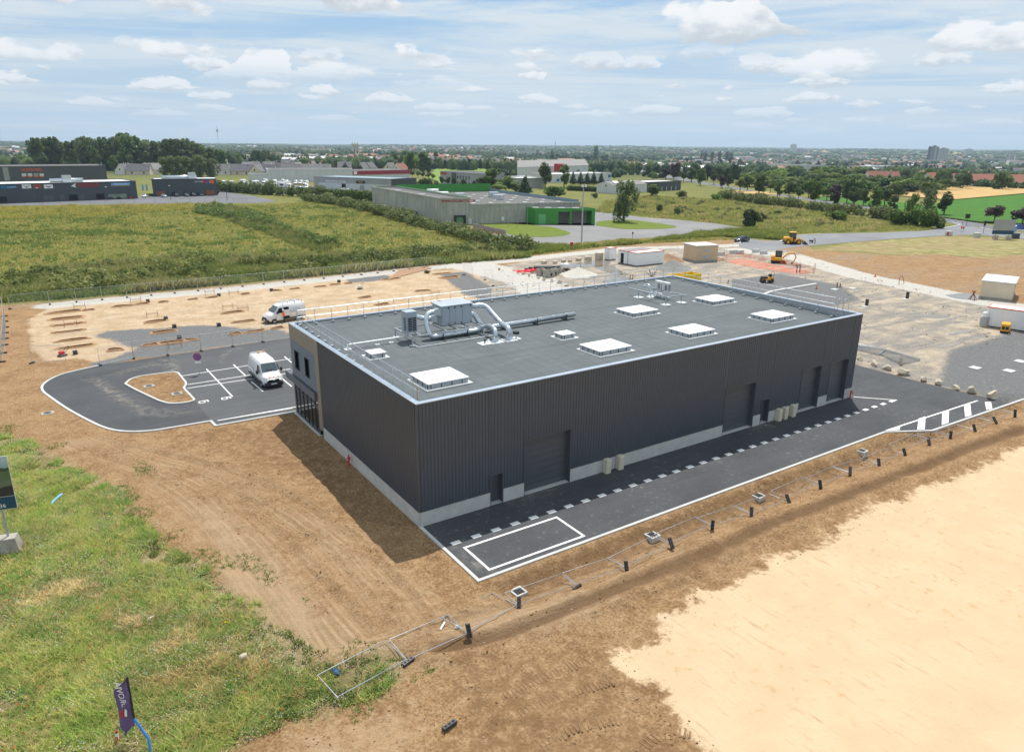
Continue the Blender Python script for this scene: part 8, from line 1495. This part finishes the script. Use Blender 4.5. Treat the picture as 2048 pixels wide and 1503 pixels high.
# thicket above the avenue
TH = [(1480, 362), (1560, 350), (1700, 350), (1800, 362), (1900, 378), (1905, 385), (1800, 391), (1740, 398), (1640, 392), (1560, 382), (1480, 372)]
TA = np.array(TH); cnt = 0
while cnt < 62:
    x_, y_ = rr.uniform(1480, 1905), rr.uniform(350, 398)
    if sdf(TH, np.array([x_]), np.array([y_]))[0] <= 0: continue
    cnt += 1; tpx('bush' if cnt % 3 else 'wide', x_, y_ + 2, rr.uniform(18, 30), rr.uniform(34, 62), ('leaf_mid', 'leaf_mid', 'leaf_light', 'leaf_dark')[cnt % 4], 'rounded tree of the green thicket left of the wheat field', 'trees of the green thicket')
# woods and gardens farther back
JV = []
def scatter(n, poly, hm, label, group, kinds=('wide', 'tall', 'oval'), leaves=('leaf_dark', 'leaf_mid'), seed=0, join=False):
    q = np.random.default_rng(seed); P = np.array(poly); k = 0
    while k < n:
        x_, y_ = q.uniform(P[:, 0].min(), P[:, 0].max()), q.uniform(P[:, 1].min(), P[:, 1].max())
        if sdf(poly, np.array([x_]), np.array([y_]))[0] <= 0: continue
        p = G(x_, y_); h_ = q.uniform(.7, 1.2) * hm
        if join:
            V, F, _ = tree_proto(kinds[k % len(kinds)], 100 + k % 4); V = V.reshape(-1, 4, 3)[::2]; c_ = V.mean(1, keepdims=True); V = (c_ + (V - c_) * 1.4) * h_ + np.array(p); JV.append((V.reshape(-1, 3), (.03, .05, .016) if k % 3 else (.055, .085, .022)))
        else: tree(kinds[k % len(kinds)], label, p, h_, None, leaves[k % len(leaves)], group)
        k += 1
scatter(46, [(560, 322), (700, 318), (900, 322), (905, 333), (830, 345), (760, 335), (640, 328), (560, 330)], 9, 'garden tree among and behind the estate houses', 'garden trees of the estate', seed=1, leaves=('leaf_dark', 'leaf_mid', 'leaf_light'))
scatter(34, [(430, 322), (560, 325), (560, 334), (440, 336)], 14, 'tree at the right foot of the wood by the estate', 'trees at the foot of the wood', seed=2, leaves=('leaf_mid', 'leaf_dark'))
scatter(30, [(780, 326), (870, 322), (880, 350), (860, 357), (800, 345)], 15, 'tall garden tree left of the pasture', 'trees left of the pasture', seed=3, kinds=('tall', 'wide', 'oval'), leaves=('leaf_mid', 'leaf_light', 'leaf_dark'))
scatter(24, [(880, 330), (1030, 333), (1010, 342), (890, 340)], 9, 'tree on the far side of the pasture', 'trees behind the pasture', seed=4, join=True, leaves=('leaf_dark', 'leaf_mid'))
scatter(40, [(1060, 318), (1260, 322), (1290, 335), (1170, 330), (1060, 326)], 14, 'tree behind the red cube hall', 'trees behind the red cube hall', seed=5, join=True, leaves=('leaf_dark', 'leaf_light', 'leaf_purple', 'leaf_mid'))
scatter(60, [(1330, 326), (1560, 330), (1850, 338), (2060, 348), (2060, 358), (1850, 352), (1560, 342), (1330, 334)], 15, 'tree of the dark belt before the right part of the town', 'trees of the dark belt', seed=6, join=True, leaves=('leaf_dark', 'leaf_dark', 'leaf_mid'))
scatter(34, [(1700, 352), (1850, 358), (2060, 372), (2060, 380), (1900, 378), (1720, 368)], 10, 'garden tree around the red roofed houses', 'garden trees by the red roofed houses', seed=7, leaves=('leaf_dark', 'leaf_mid'), kinds=('wide', 'bush'))
scatter(26, [(1225, 335), (1290, 345), (1480, 372), (1480, 360), (1330, 342)], 9, 'tree behind the avenue near the far halls', 'trees behind the avenue', seed=8, join=True)
# -- far town and far woods: too small to tell apart
vcol('far_foliage', .9, .0, .2); V = np.concatenate([a for a, _ in JV]); tag(np_mesh('background_trees', V, np.arange(len(V)).reshape(-1, 4), 'far_foliage', col=np.concatenate([np.repeat(np.array([c]), len(a), 0) for a, c in JV])), 'dark tree belts on the near edge of the town', 'trees', kind='stuff'); vcol('far_houses', .8, 0, .1); vcol('grass_blades', .8, .45, .18)
def ring_pts(n, d0, d1, seed, a0=-.72, a1=.72):
    q = np.random.default_rng(seed); d_ = d0 * (d1 / d0) ** q.uniform(0, 1, n); a = q.uniform(a0, a1, n); f_ = d_ * np.cos(a); r_ = d_ * np.sin(a)
    x_ = CAM[0] + FWH[0] * f_ + RT[0] * r_; y_ = CAM[1] + FWH[1] * f_ + RT[1] * r_; return x_, y_, T(x_, y_), d_, q
def blobs(name, n, d0, d1, seed, h0, h1, mask=None):
    x_, y_, z_, d_, q = ring_pts(n, d0, d1, seed)
    m = vnoise(x_, y_, 260, seed) > (.42 if mask is None else mask); x_, y_, z_, d_ = x_[m], y_[m], z_[m], d_[m]; n = len(x_); h_ = q.uniform(h0, h1, n) * (1 + .0 * d_); w_ = h_ * q.uniform(.45, 1.0, n) * np.clip(d_ / 1500, 1, 3)
    K = 14; an = np.linspace(0, 2 * np.pi, 6, endpoint=False)
    rows = [(1.0, .0), (1.15, .35), (.85, .75), (.25, 1.0)]; V = np.zeros((n, 24, 3)); 
    for j, (rr_, zz) in enumerate(rows):
        for i, a in enumerate(an):
            jit = q.uniform(.7, 1.3, n); V[:, j * 6 + i, 0] = x_ + np.cos(a) * w_ * .5 * rr_ * jit; V[:, j * 6 + i, 1] = y_ + np.sin(a) * w_ * .5 * rr_ * jit; V[:, j * 6 + i, 2] = z_ - 1 + h_ * zz * q.uniform(.9, 1.1, n)
    F1 = np.array([(j * 6 + i, j * 6 + (i + 1) % 6, (j + 1) * 6 + (i + 1) % 6, (j + 1) * 6 + i) for j in range(3) for i in range(6)] + [(18, 19, 20, 21), (18, 21, 22, 23)])
    F = (F1[None] + (np.arange(n) * 24)[:, None, None]).reshape(-1, 4); c0 = np.array([(.035, .062, .022), (.05, .082, .026), (.075, .105, .032), (.028, .05, .022)])[q.integers(0, 4, n)]; col = np.repeat(c0, 24, 0) * q.uniform(.8, 1.2, (n * 24, 1))
    o = np_mesh(name, V.reshape(-1, 3), F, 'far_foliage', col=col); return o
o = blobs('distant_woodland', 9500, 720, 7500, 21, 7, 12, .26); tag(o, 'far off belts of trees between the fields and the town roofs', 'woodland', kind='stuff')
o = blobs('distant_gardens', 1600, 560, 1400, 22, 4, 7, .5); tag(o, 'far off garden trees between the estate and the town', 'trees', kind='stuff')
def town(name, n, d0, d1, seed, thr):
    x_, y_, z_, d_, q = ring_pts(n, d0, d1, seed); m = vnoise(x_, y_, 420, seed + 5) > thr; x_, y_, z_ = x_[m], y_[m], z_[m]; n = len(x_); V = []; F = []; C = []
    wc = np.array([(.58, .54, .47), (.5, .45, .38), (.6, .6, .58), (.40, .30, .24), (.45, .47, .5)]); rc = np.array([(.12, .115, .12), (.28, .12, .08), (.20, .19, .19), (.33, .17, .12), (.5, .5, .5)])
    for i in range(n):
        a = q.uniform(0, 3.14); c_, s_ = math.cos(a), math.sin(a); w_, dd, h_ = q.uniform(5, 11), q.uniform(4, 6), q.uniform(4, 8); r_ = q.uniform(2, 4)
        if q.uniform() < .07: w_, dd, h_, r_ = q.uniform(20, 45), q.uniform(8, 16), q.uniform(6, 12), .4
        loc_ = [(-w_, -dd, -3), (w_, -dd, -3), (w_, dd, -3), (-w_, dd, -3), (-w_, -dd, h_), (w_, -dd, h_), (w_, dd, h_), (-w_, dd, h_)]; b0 = len(V); lw_ = loc_ + [(-w_, -dd, h_), (w_, -dd, h_), (w_, dd, h_), (-w_, dd, h_), (-w_, 0, h_ + r_), (w_, 0, h_ + r_)]
        V += [(x_[i] + p[0] * c_ - p[1] * s_, y_[i] + p[0] * s_ + p[1] * c_, z_[i] + p[2]) for p in lw_]; F += [(b0, b0 + 1, b0 + 5, b0 + 4), (b0 + 1, b0 + 2, b0 + 6, b0 + 5), (b0 + 2, b0 + 3, b0 + 7, b0 + 6), (b0 + 3, b0, b0 + 4, b0 + 7), (b0 + 8, b0 + 9, b0 + 13, b0 + 12), (b0 + 10, b0 + 11, b0 + 12, b0 + 13)]
        C += [wc[q.integers(0, 5)]] * 8 + [rc[q.integers(0, 5)]] * 6
    return np_mesh(name, V, F, 'far_houses', col=np.array(C))
tag(town('distant_town', 1700, 900, 4500, 31, .45), 'far off town of small pale and red roofed houses', 'town', kind='stuff')
# fields seen as stripes on the far hills
for i, (pts, m) in enumerate((([(1600, 300.5), (1660, 302), (1720, 303.5), (1650, 304)], 'wheat'), ([(1890, 305), (1930, 305), (1930, 308), (1895, 308)], 'wheat'), ([(940, 297), (1000, 296.5), (1010, 298.5), (930, 299.5)], 'mown'), ([(1180, 297), (1300, 298.5), (1280, 300), (1180, 299)], 'pale_field'), ([(1340, 300), (1420, 301), (1420, 302.5), (1340, 302)], 'mown'))):
    try: field('far_field', m, pts)
    except Exception: pass
# -- hedges
def hedge(label, line, h_, w_, n, leaf, size=.3, name='hedge', clip=False, seed=0, rough=.35):
    q = np.random.default_rng(seed); P = [G(*a) for a in line]; o = thing(name, label, 'hedge', P[0]); L_ = [0]
    for a, b2 in zip(P[:-1], P[1:]): L_.append(L_[-1] + (b2 - a).length)
    m = max(4, int(L_[-1] / (w_ * .45))); cs = []; rs = []
    for k in range(m):
        s_ = L_[-1] * k / (m - 1); j = max(i for i in range(len(L_) - 1) if L_[i] <= s_ + 1e-6); u = (s_ - L_[j]) / (L_[j + 1] - L_[j]); p = P[j].lerp(P[j + 1], u) - P[0]; g_ = 1 + (q.normal() * rough * .75 if not clip else 0)
        if clip: cs.append((p.x, p.y, h_ * .5)); rs.append((w_ * .62, w_ * .62, h_ * .52))
        else:
            for t_ in range(2): cs.append((p.x + q.normal() * w_ * .2, p.y + q.normal() * w_ * .2, h_ * .42 * g_ + t_ * .25 * h_)); rs.append((w_ * .42 * g_, w_ * .42 * g_, h_ * .42 * g_))
    V, F = cloud(cs, rs, n, size, q); np_mesh('foliage', V, F, leaf, o)
    mb = MB()
    for k in range(0, len(cs), 3): mb.cyl((cs[k][0], cs[k][1], -.1), (cs[k][0], cs[k][1], h_ * .6), .06, 4)
    x_ = mb.build('stems', 'bark', o); x_['kind'] = 'stuff'; return o
hedge('shaggy hedge running from the forecourt to the depot yard', [(612, 402), (680, 410), (760, 428), (830, 448), (900, 468), (960, 484), (1045, 501)], 2.7, 5.0, 11000, 'leaf_hedge', .33, seed=1)
hedge('leafy hedge beside the lorry park from the showroom to the garage', [(434, 381), (500, 387), (560, 391), (640, 396)], 4.0, 4.5, 6000, 'leaf_hedge', .4, seed=2)
hedge('clipped dark hedge in front of the grey garage hall', [(600, 393), (680, 398), (746, 403)], 4.2, 3.0, 5000, 'leaf_mid', .3, clip=True, seed=3)
hedge('wild hedge along the right meadow beside the branch road', [(1444, 396), (1500, 405), (1600, 418), (1700, 428), (1780, 440), (1872, 455)], 3.0, 5.0, 10000, 'leaf_hedge', .33, seed=4)
hedge('dark clipped hedge before the conical trees', [(1138, 381), (1180, 383), (1200, 384)], 2.6, 2.4, 2200, 'leaf_dark', .3, clip=True, seed=5)
hedge('dark hedge below the red roofed houses at the wheat edge', [(1890, 369), (1960, 374), (2060, 378)], 4.0, 6.0, 3500, 'leaf_dark', .6, seed=6)
hedge('dense dark shrubbery at the right end of the wild hedge', [(1790, 449), (1835, 452), (1872, 456)], 4.5, 5.0, 3500, 'leaf_mid', .35, seed=7)
hedge('tall dark hedge right of the garage hall', [(836, 378), (850, 377), (868, 376)], 4.5, 4.0, 1800, 'leaf_dark', .4, seed=8)
# -- grass
def blades(name, X, Y, Z, h_, w_, cols, nb, q, lean=.5):
    n = len(X); X = np.repeat(X, nb); Y = np.repeat(Y, nb); Z = np.repeat(Z, nb); H_ = np.repeat(h_, nb) * q.uniform(.55, 1.15, n * nb); W_ = np.repeat(w_, nb) * q.uniform(.6, 1.3, n * nb); C = np.repeat(cols, nb, 0) * 2.1 * q.uniform(.8, 1.25, (n * nb, 1)); N = n * nb
    a = q.uniform(0, 6.283, N); ox, oy = q.normal(size=N) * np.repeat(w_, nb) * 1.2, q.normal(size=N) * np.repeat(w_, nb) * 1.2; b2 = q.uniform(0, 6.283, N); le = H_ * (lean + .6) * q.uniform(.3, 1.1, N)
    V = np.zeros((N, 3, 3)); V[:, 0] = np.stack([X + ox - np.cos(a) * W_ * .5, Y + oy - np.sin(a) * W_ * .5, Z - .02], 1); V[:, 1] = np.stack([X + ox + np.cos(a) * W_ * .5, Y + oy + np.sin(a) * W_ * .5, Z - .02], 1); V[:, 2] = np.stack([X + ox + np.cos(b2) * le, Y + oy + np.sin(b2) * le, Z + H_], 1)
    return np_mesh(name, V.reshape(-1, 3), np.arange(N * 3).reshape(N, 3), 'grass_blades', col=np.repeat(C, 3, 0))
def fill(poly, n, q):
    P = np.array(poly); x0, y0 = P.min(0); x1, y1 = P.max(0); X = np.zeros(0); Y = np.zeros(0)
    while len(X) < n:
        a, b2 = q.uniform(x0, x1, n * 2), q.uniform(y0, y1, n * 2); m = sdf(poly, a, b2) > 0; X = np.concatenate([X, a[m]]); Y = np.concatenate([Y, b2[m]])
    return X[:n], Y[:n]
q = np.random.default_rng(77)
relv = np.vectorize(RELIEF)
MV = px((-60, 860), (60, 880), (120, 922), (165, 942), (250, 985), (280, 1030), (335, 1095), (400, 1120), (450, 1180), (520, 1205), (545, 1255), (600, 1290), (650, 1305), (700, 1320), (770, 1305), (815, 1318), (800, 1350), (775, 1385), (700, 1410), (640, 1425), (575, 1440), (520, 1475), (440, 1530), (-120, 1560))
X, Y = fill(MV, 52000, q); dd = sdf(MV, X, Y); pat = vnoise(X, Y, 2.2, 3) * .6 + vnoise(X, Y, .7, 9) * .4; keep = (dd + (pat - .45) * 7.0 > .5) & (q.uniform(0, 1, len(X)) < np.clip(.12 + dd / 6, 0, 1) + .6 * (pat > .52)); X, Y, dd, pat = X[keep], Y[keep], dd[keep], pat[keep]; Z = relv(X, Y)
base = np.array([(.095, .14, .032), (.15, .175, .048), (.21, .185, .08), (.08, .13, .032), (.165, .13, .06), (.28, .235, .125)]); sel = np.clip((vnoise(X, Y, 3.5, 12) * 3.2 + vnoise(X, Y, 1.1, 14) * 2.8 + q.normal(size=len(X)) * .7), 0, 5.99).astype(int)
sel = np.where((dd < .9) & (q.uniform(size=len(X)) < .35), 3, sel)
o = blades('meadow_grass', X, Y, Z, .16 + .20 * vnoise(X, Y, 2.8, 15) * q.uniform(.6, 1.3, len(X)) + .05, np.full(len(X), .05), base[sel] * 1.5, 4, q, .9); tag(o, 'rough flowering meadow grass in the near left corner', 'grass', kind='stuff')
def flowers(n, c_, size, seed, thr, nm, lb):
    q2 = np.random.default_rng(seed); X, Y = fill(MV, n, q2); m = vnoise(X, Y, 1.6, seed) > thr; X, Y = X[m], Y[m]; Z = relv(X, Y) + q2.uniform(.14, .38, len(X)); N = len(X); s_ = size * q2.uniform(.6, 1.4, N); V = np.zeros((N, 4, 3)); a = q2.uniform(0, 6.28, N)
    for k in range(4): V[:, k] = np.stack([X + np.cos(a + k * 1.571) * s_, Y + np.sin(a + k * 1.571) * s_, Z + q2.normal(size=N) * .25 * s_], 1)
    o = np_mesh(nm, V.reshape(-1, 3), np.arange(N * 4).reshape(N, 4), 'grass_blades', col=np.repeat(np.array([c_]), N * 4, 0)); tag(o, lb, 'flowers', kind='stuff')
flowers(17000, (.62, .62, .55), .022, 5, .52, 'daisy_flowers', 'small white flowers scattered through the near meadow'); flowers(260, (.7, .07, .02), .04, 6, .4, 'poppy_flowers', 'scattered red poppies in the near meadow'); flowers(700, (.75, .6, .02), .035, 8, .62, 'yellow_flowers', 'scattered yellow flowers in the near meadow')
# tufts straying onto the bare earth
X, Y = fill(px((0, 840), (300, 930), (700, 1270), (900, 1330), (760, 1430), (480, 1540), (300, 1540), (-50, 900)), 9000, q); m = (vnoise(X, Y, 1.8, 41) > .66); X, Y = X[m], Y[m]; Z = relv(X, Y)
o = blades('stray_tufts', X, Y, Z, np.full(len(X), .13), np.full(len(X), .045), np.repeat(np.array([(.075, .12, .02)]), len(X), 0), 5, q, .9); tag(o, 'stray green tufts on the bare earth beside the meadow', 'grass', kind='stuff')
# tall weeds and meadows behind the site
def weeds(name, lb, poly, n, h0, h1, w_, cols, seed, nb=4, ns=6.0, lean=.35):
    q2 = np.random.default_rng(seed); X, Y = fill(poly, n, q2); v_ = vnoise(X, Y, ns, seed) * .6 + vnoise(X, Y, ns * .35, seed + 3) * .4; h_ = h0 + (h1 - h0) * np.clip((v_ - .25) * 1.9, 0, 1); C = np.array(cols)[np.clip((v_ * len(cols) * 1.25 + q2.normal(size=n) * .6 - .4), 0, len(cols) - .01).astype(int)]
    o = blades(name, X, Y, np.zeros(n), h_, np.full(n, w_), C, nb, q2, lean); tag(o, lb, 'vegetation', kind='stuff')
GC = [(.21, .175, .05), (.13, .14, .032), (.20, .175, .045), (.10, .125, .026), (.22, .185, .06), (.09, .12, .03)]; YC = [(.18, .175, .035), (.27, .225, .03), (.15, .16, .035), (.24, .20, .06)]
weeds('tall_weeds', 'tall dark weeds along the far side of the site fence', px((-150, 560), (0, 560), (100, 545), (380, 518), (560, 520), (700, 512), (900, 500), (1000, 492), (1060, 505), (1060, 515), (850, 531), (480, 566), (130, 598), (0, 606), (-150, 606)), 22000, .5, 2.0, .24, [(.095, .115, .036), (.07, .10, .026), (.125, .14, .04), (.17, .155, .07)], 51, 5, 7.0)
weeds('field_grass', 'uneven green and yellow grass of the left field', px((-250, 470), (-200, 425), (0, 420), (380, 412), (560, 408), (640, 402), (760, 425), (900, 462), (1000, 490), (700, 512), (560, 520), (380, 518), (100, 545), (-250, 560)), 34000, .2, .75, .28, GC + [(.075, .10, .024)], 52, 3, 9.0, .6)
weeds('field_ridge', 'darker overgrown bank running across the left field', px((385, 425), (420, 410), (480, 418), (560, 450), (680, 495), (640, 508), (540, 470), (440, 435)), 6000, .5, 1.7, .22, [(.07, .095, .026), (.10, .12, .035), (.13, .125, .045)], 53, 5, 4.0)
weeds('yellow_bank', 'yellow flowering bank before the showroom forecourt', px((-250, 440), (-200, 417), (0, 414), (270, 410), (430, 408), (440, 414), (300, 424), (150, 436), (0, 440)), 9000, .4, 1.3, .25, YC + GC[:2], 54, 4, 6.0)
weeds('verge_grass', 'dry straw coloured verge between the weeds and the pale track', px((-100, 600), (100, 598), (480, 566), (850, 529), (1060, 511), (1250, 488), (1470, 479), (1440, 472), (1250, 478), (1060, 498), (850, 520), (480, 555), (130, 585)), 9000, .2, .6, .22, [(.26, .21, .09), (.20, .18, .06), (.15, .16, .04)], 55, 4, 3.0)
weeds('verge_weeds', 'green weeds between the old yard and the pale track', px((1060, 510), (1060, 492), (1150, 495), (1260, 490), (1400, 468), (1500, 460), (1560, 468), (1590, 470), (1560, 480), (1500, 476), (1440, 474), (1250, 487)), 9000, .4, 1.5, .2, [(.075, .10, .026), (.10, .125, .03), (.14, .15, .04)], 56, 5, 5.0)
weeds('right_meadow', 'tawny and green grass of the right meadow', px((1190, 424), (1215, 400), (1300, 392), (1440, 398), (1600, 420), (1700, 432), (1870, 458), (1850, 461), (1640, 466), (1590, 469), (1500, 458), (1430, 446), (1345, 438), (1280, 433)), 22000, .25, 1.0, .28, [(.20, .17, .06), (.14, .15, .04), (.17, .165, .05), (.10, .12, .03), (.25, .20, .09)], 57, 3, 8.0, .6)
def clumps(name, lb, poly, n, m, h_, r_, leaf, size, seed):
    q2 = np.random.default_rng(seed); X, Y = fill(poly, n, q2); k = vnoise(X, Y, 9, seed) > .4; X, Y = X[k], Y[k]; g_ = q2.uniform(.5, 1.3, len(X)); V, F = cloud(np.stack([X, Y, h_ * .4 * g_], 1), np.stack([r_ * g_, r_ * g_, h_ * .5 * g_], 1), m, size, q2); tag(np_mesh(name, V, F, leaf), lb, 'vegetation', kind='stuff')
WB = px((-150, 566), (0, 566), (100, 552), (380, 524), (560, 526), (700, 516), (900, 504), (1000, 496), (1050, 506), (850, 526), (480, 560), (130, 590), (-150, 600))
clumps('weed_clumps', 'leafy weed clumps along the site fence', WB, 520, 19000, 2.1, 1.0, 'leaf_weed', .2, 91)
clumps('dock_clumps', 'dark dock and nettle clumps in the weed belt', WB, 420, 15000, 2.3, 1.1, 'leaf_hedge', .2, 92)
clumps('field_clumps', 'darker tussocks in the left field', px((-250, 470), (0, 430), (380, 418), (640, 410), (900, 470), (700, 505), (380, 510), (-250, 545)), 330, 6000, .8, .8, 'leaf_weed', .22, 93)
clumps('bank_clumps', 'bushy growth on the bank across the left field', px((385, 425), (420, 410), (480, 418), (560, 450), (680, 495), (640, 508), (540, 470), (440, 435)), 260, 9000, 2.2, 1.3, 'leaf_hedge', .24, 94)
clumps('meadow_clumps', 'tussocks and brambles in the right meadow', px((1215, 402), (1300, 394), (1440, 400), (1600, 424), (1850, 458), (1600, 466), (1430, 444), (1280, 431)), 130, 4000, .9, .9, 'leaf_weed', .25, 95)
clumps('edge_weeds', 'leafy weeds and daisies along the meadow edge', px((0, 872), (130, 925), (250, 985), (335, 1095), (450, 1180), (545, 1255), (700, 1320), (815, 1318), (775, 1385), (575, 1440), (440, 1530), (380, 1500), (560, 1400), (680, 1370), (520, 1300), (380, 1180), (230, 1050), (0, 920)), 420, 9000, .17, .24, 'leaf_light', .04, 96)
mat('tread_soil', (.24, .145, .07), .95, 0, .3, 3.0, .6, 9)
for nm, lb, m_, lns in (('tread_marks', 'caterpillar tread prints pressed into the dark earth', 'tread_soil', ([(1010, 1390), (1110, 1345), (1190, 1315)], [(1040, 1425), (1150, 1385), (1230, 1362)], [(1070, 1490), (1160, 1455), (1250, 1440)], [(1290, 1490), (1330, 1460), (1390, 1470)])),):
    mb = MB()
    for ln in lns:
        for a_, b_ in zip(ln[:-1], ln[1:]):
            A_, B_ = GR(*a_), GR(*b_); d_ = B_ - A_; n_ = int(d_.length / .2); an = math.atan2(d_.y, d_.x)
            for k in range(n_):
                p = A_.lerp(B_, k / n_); mb.at((p.x, p.y, RELIEF(p.x, p.y)), an + rg.normal() * .06); w_ = .27 * rg.uniform(.6, 1.1); mb.add([(-.06, -w_, -.03), (.06, -w_, -.03), (.06, w_, -.03), (-.06, w_, -.03), (-.02, -w_, .028), (.02, -w_, .028), (.02, w_, .028), (-.02, w_, .028)], [(4, 5, 6, 7), (0, 1, 5, 4), (1, 2, 6, 5), (2, 3, 7, 6), (3, 0, 4, 7)])
    tag(mb.build(nm, m_), lb, 'tracks', kind='stuff')
# clods and small stones on the earth
X, Y = fill(px((60, 620), (0, 860), (300, 930), (560, 1190), (700, 1290), (500, 1500), (1440, 1500), (1250, 1300), (2048, 880), (2048, 800), (1770, 868), (957, 1165), (848, 1055), (590, 825), (360, 855), (200, 855), (80, 780)), 7000, q); m = (sdf(SERV, X, Y) < -.2) & (sdf(LOT, X, Y) < -.2) & (vnoise(X, Y, 2.5, 61) > .42); X, Y = X[m], Y[m]; Z = relv(X, Y); N = len(X); s_ = .015 + .055 * q.uniform(0, 1, N) ** 4 + .015 * q.uniform(0, 1, N)
O = np.array([(1, 0, 0), (0, 1, 0), (-1, 0, 0), (0, -1, 0), (0, 0, .8), (0, 0, -.5)]); FO = np.array([(0, 1, 4), (1, 2, 4), (2, 3, 4), (3, 0, 4), (1, 0, 5), (2, 1, 5), (3, 2, 5), (0, 3, 5)]); V = np.stack([X, Y, Z], 1)[:, None] + O[None] * s_[:, None, None] * q.uniform(.6, 1.3, (N, 6, 3)); F = (FO[None] + (np.arange(N) * 6)[:, None, None]).reshape(-1, 3)
cc = np.array([(.26, .16, .085), (.18, .105, .055), (.46, .37, .26), (.34, .225, .13)])[q.choice(4, N, p=[.45, .3, .08, .17])]; vcol('clod', .95, 0, .15); o = np_mesh('soil_clods', V.reshape(-1, 3), F, 'clod', col=np.repeat(cc, 6, 0)); tag(o, 'clods and pebbles strewn over the bare earth', 'soil', kind='stuff')
X, Y = fill(Z_YARD, 4200, q); k = (vnoise(X, Y, 5, 71) > .45) & (sdf([(-1, -1), (48, -1), (48, 26), (-1, 26)], X, Y) < 0); X, Y = X[k], Y[k]; N = len(X); s_ = .05 + .16 * q.uniform(0, 1, N) ** 3; V = np.stack([X, Y, X * 0 + .02], 1)[:, None] + O[None] * s_[:, None, None] * q.uniform(.6, 1.3, (N, 6, 3)); F = (FO[None] + (np.arange(N) * 6)[:, None, None]).reshape(-1, 3); cc = np.array([(.36, .32, .26), (.24, .2, .16), (.5, .45, .37)])[q.integers(0, 3, N)]; tag(np_mesh('yard_rubble', V.reshape(-1, 3), F, 'clod', col=np.repeat(cc, 6, 0)), 'small rubble and stones strewn over the trodden yard', 'rubble', kind='stuff')
# -- dust dragged over the asphalt
md = bpy.data.materials.new('dust'); md.use_nodes = True; t = NT(md.node_tree); b = t.N['Principled BSDF']; b.inputs['Base Color'].default_value = (.36, .33, .29, 1); b.inputs['Roughness'].default_value = .95
P = t.pos(); n = t.math('MULTIPLY', t.rng(t.noise(P, 1.3, 5, .7), .42, .75), t.rng(t.attr('edge'), 0, 1, 0, .75)); t.L.new(n, b.inputs['Alpha']); M['dust'] = md
def dust(line, w_, par, z=.03):
    P = [Vector((*a, z)) for a in rnd_line(px(*line), 3, 4)]; vs = []; ed = []; fs_ = []; K = 5
    for i, p in enumerate(P):
        d_ = (P[min(i + 1, len(P) - 1)] - P[max(i - 1, 0)]).normalized(); nn = Vector((-d_.y, d_.x, 0)); e_ = math.sin(math.pi * i / (len(P) - 1)) ** .5
        for k in range(K): u = k / (K - 1) * 2 - 1; vs.append(tuple(p + nn * u * w_ / 2)); ed.append((1 - abs(u)) * e_)
    for i in range(len(P) - 1):
        for k in range(K - 1): fs_.append((i * K + k, i * K + k + 1, (i + 1) * K + k + 1, (i + 1) * K + k))
    o = MB().add(vs, fs_).build('dust_streak', 'dust', par); at = o.data.attributes.new('edge', 'FLOAT', 'POINT'); at.data.foreach_set('value', ed); return o
dz = .026
for i, (ln, w_) in enumerate((([(150, 760), (190, 755), (215, 775), (250, 800), (290, 820)], 1.6), ([(160, 757), (200, 770), (235, 800), (275, 815)], 1.0), ([(190, 760), (260, 740), (330, 725), (350, 740)], 2.2), ([(210, 770), (300, 830), (420, 820)], 3.0), ([(440, 735), (450, 705), (500, 690)], 1.2), ([(130, 768), (150, 768)], 1.0), ([(260, 735), (340, 715), (350, 760), (400, 810)], 2.0))): dust(ln, w_, lot, dz + i * .001)
for i, (ln, w_) in enumerate((([(985, 1020), (1080, 985), (1150, 962)], 2.0), ([(905, 1085), (950, 1130), (1000, 1150)], 1.5), ([(1480, 870), (1530, 850), (1560, 845)], 2.0))): dust(ln, w_, serv, dz + i * .001)
# -- haze
hm_ = bpy.data.materials.new('haze'); hm_.use_nodes = True; t = NT(hm_.node_tree); t.N.remove(t.N['Principled BSDF']); pv = t.n('VolumePrincipled', Color=(.62, .80, 1.0), Density=HAZE, Anisotropy=.25)
t.L.new(pv.outputs[0], t.N['Material Output'].inputs['Volume'])
hz_o = MB().box(-13900, 13900, -13900, 13900, -60, 320).build('haze', hm_); tag(hz_o, 'thin bluish summer haze over the land', 'haze', kind='stuff')
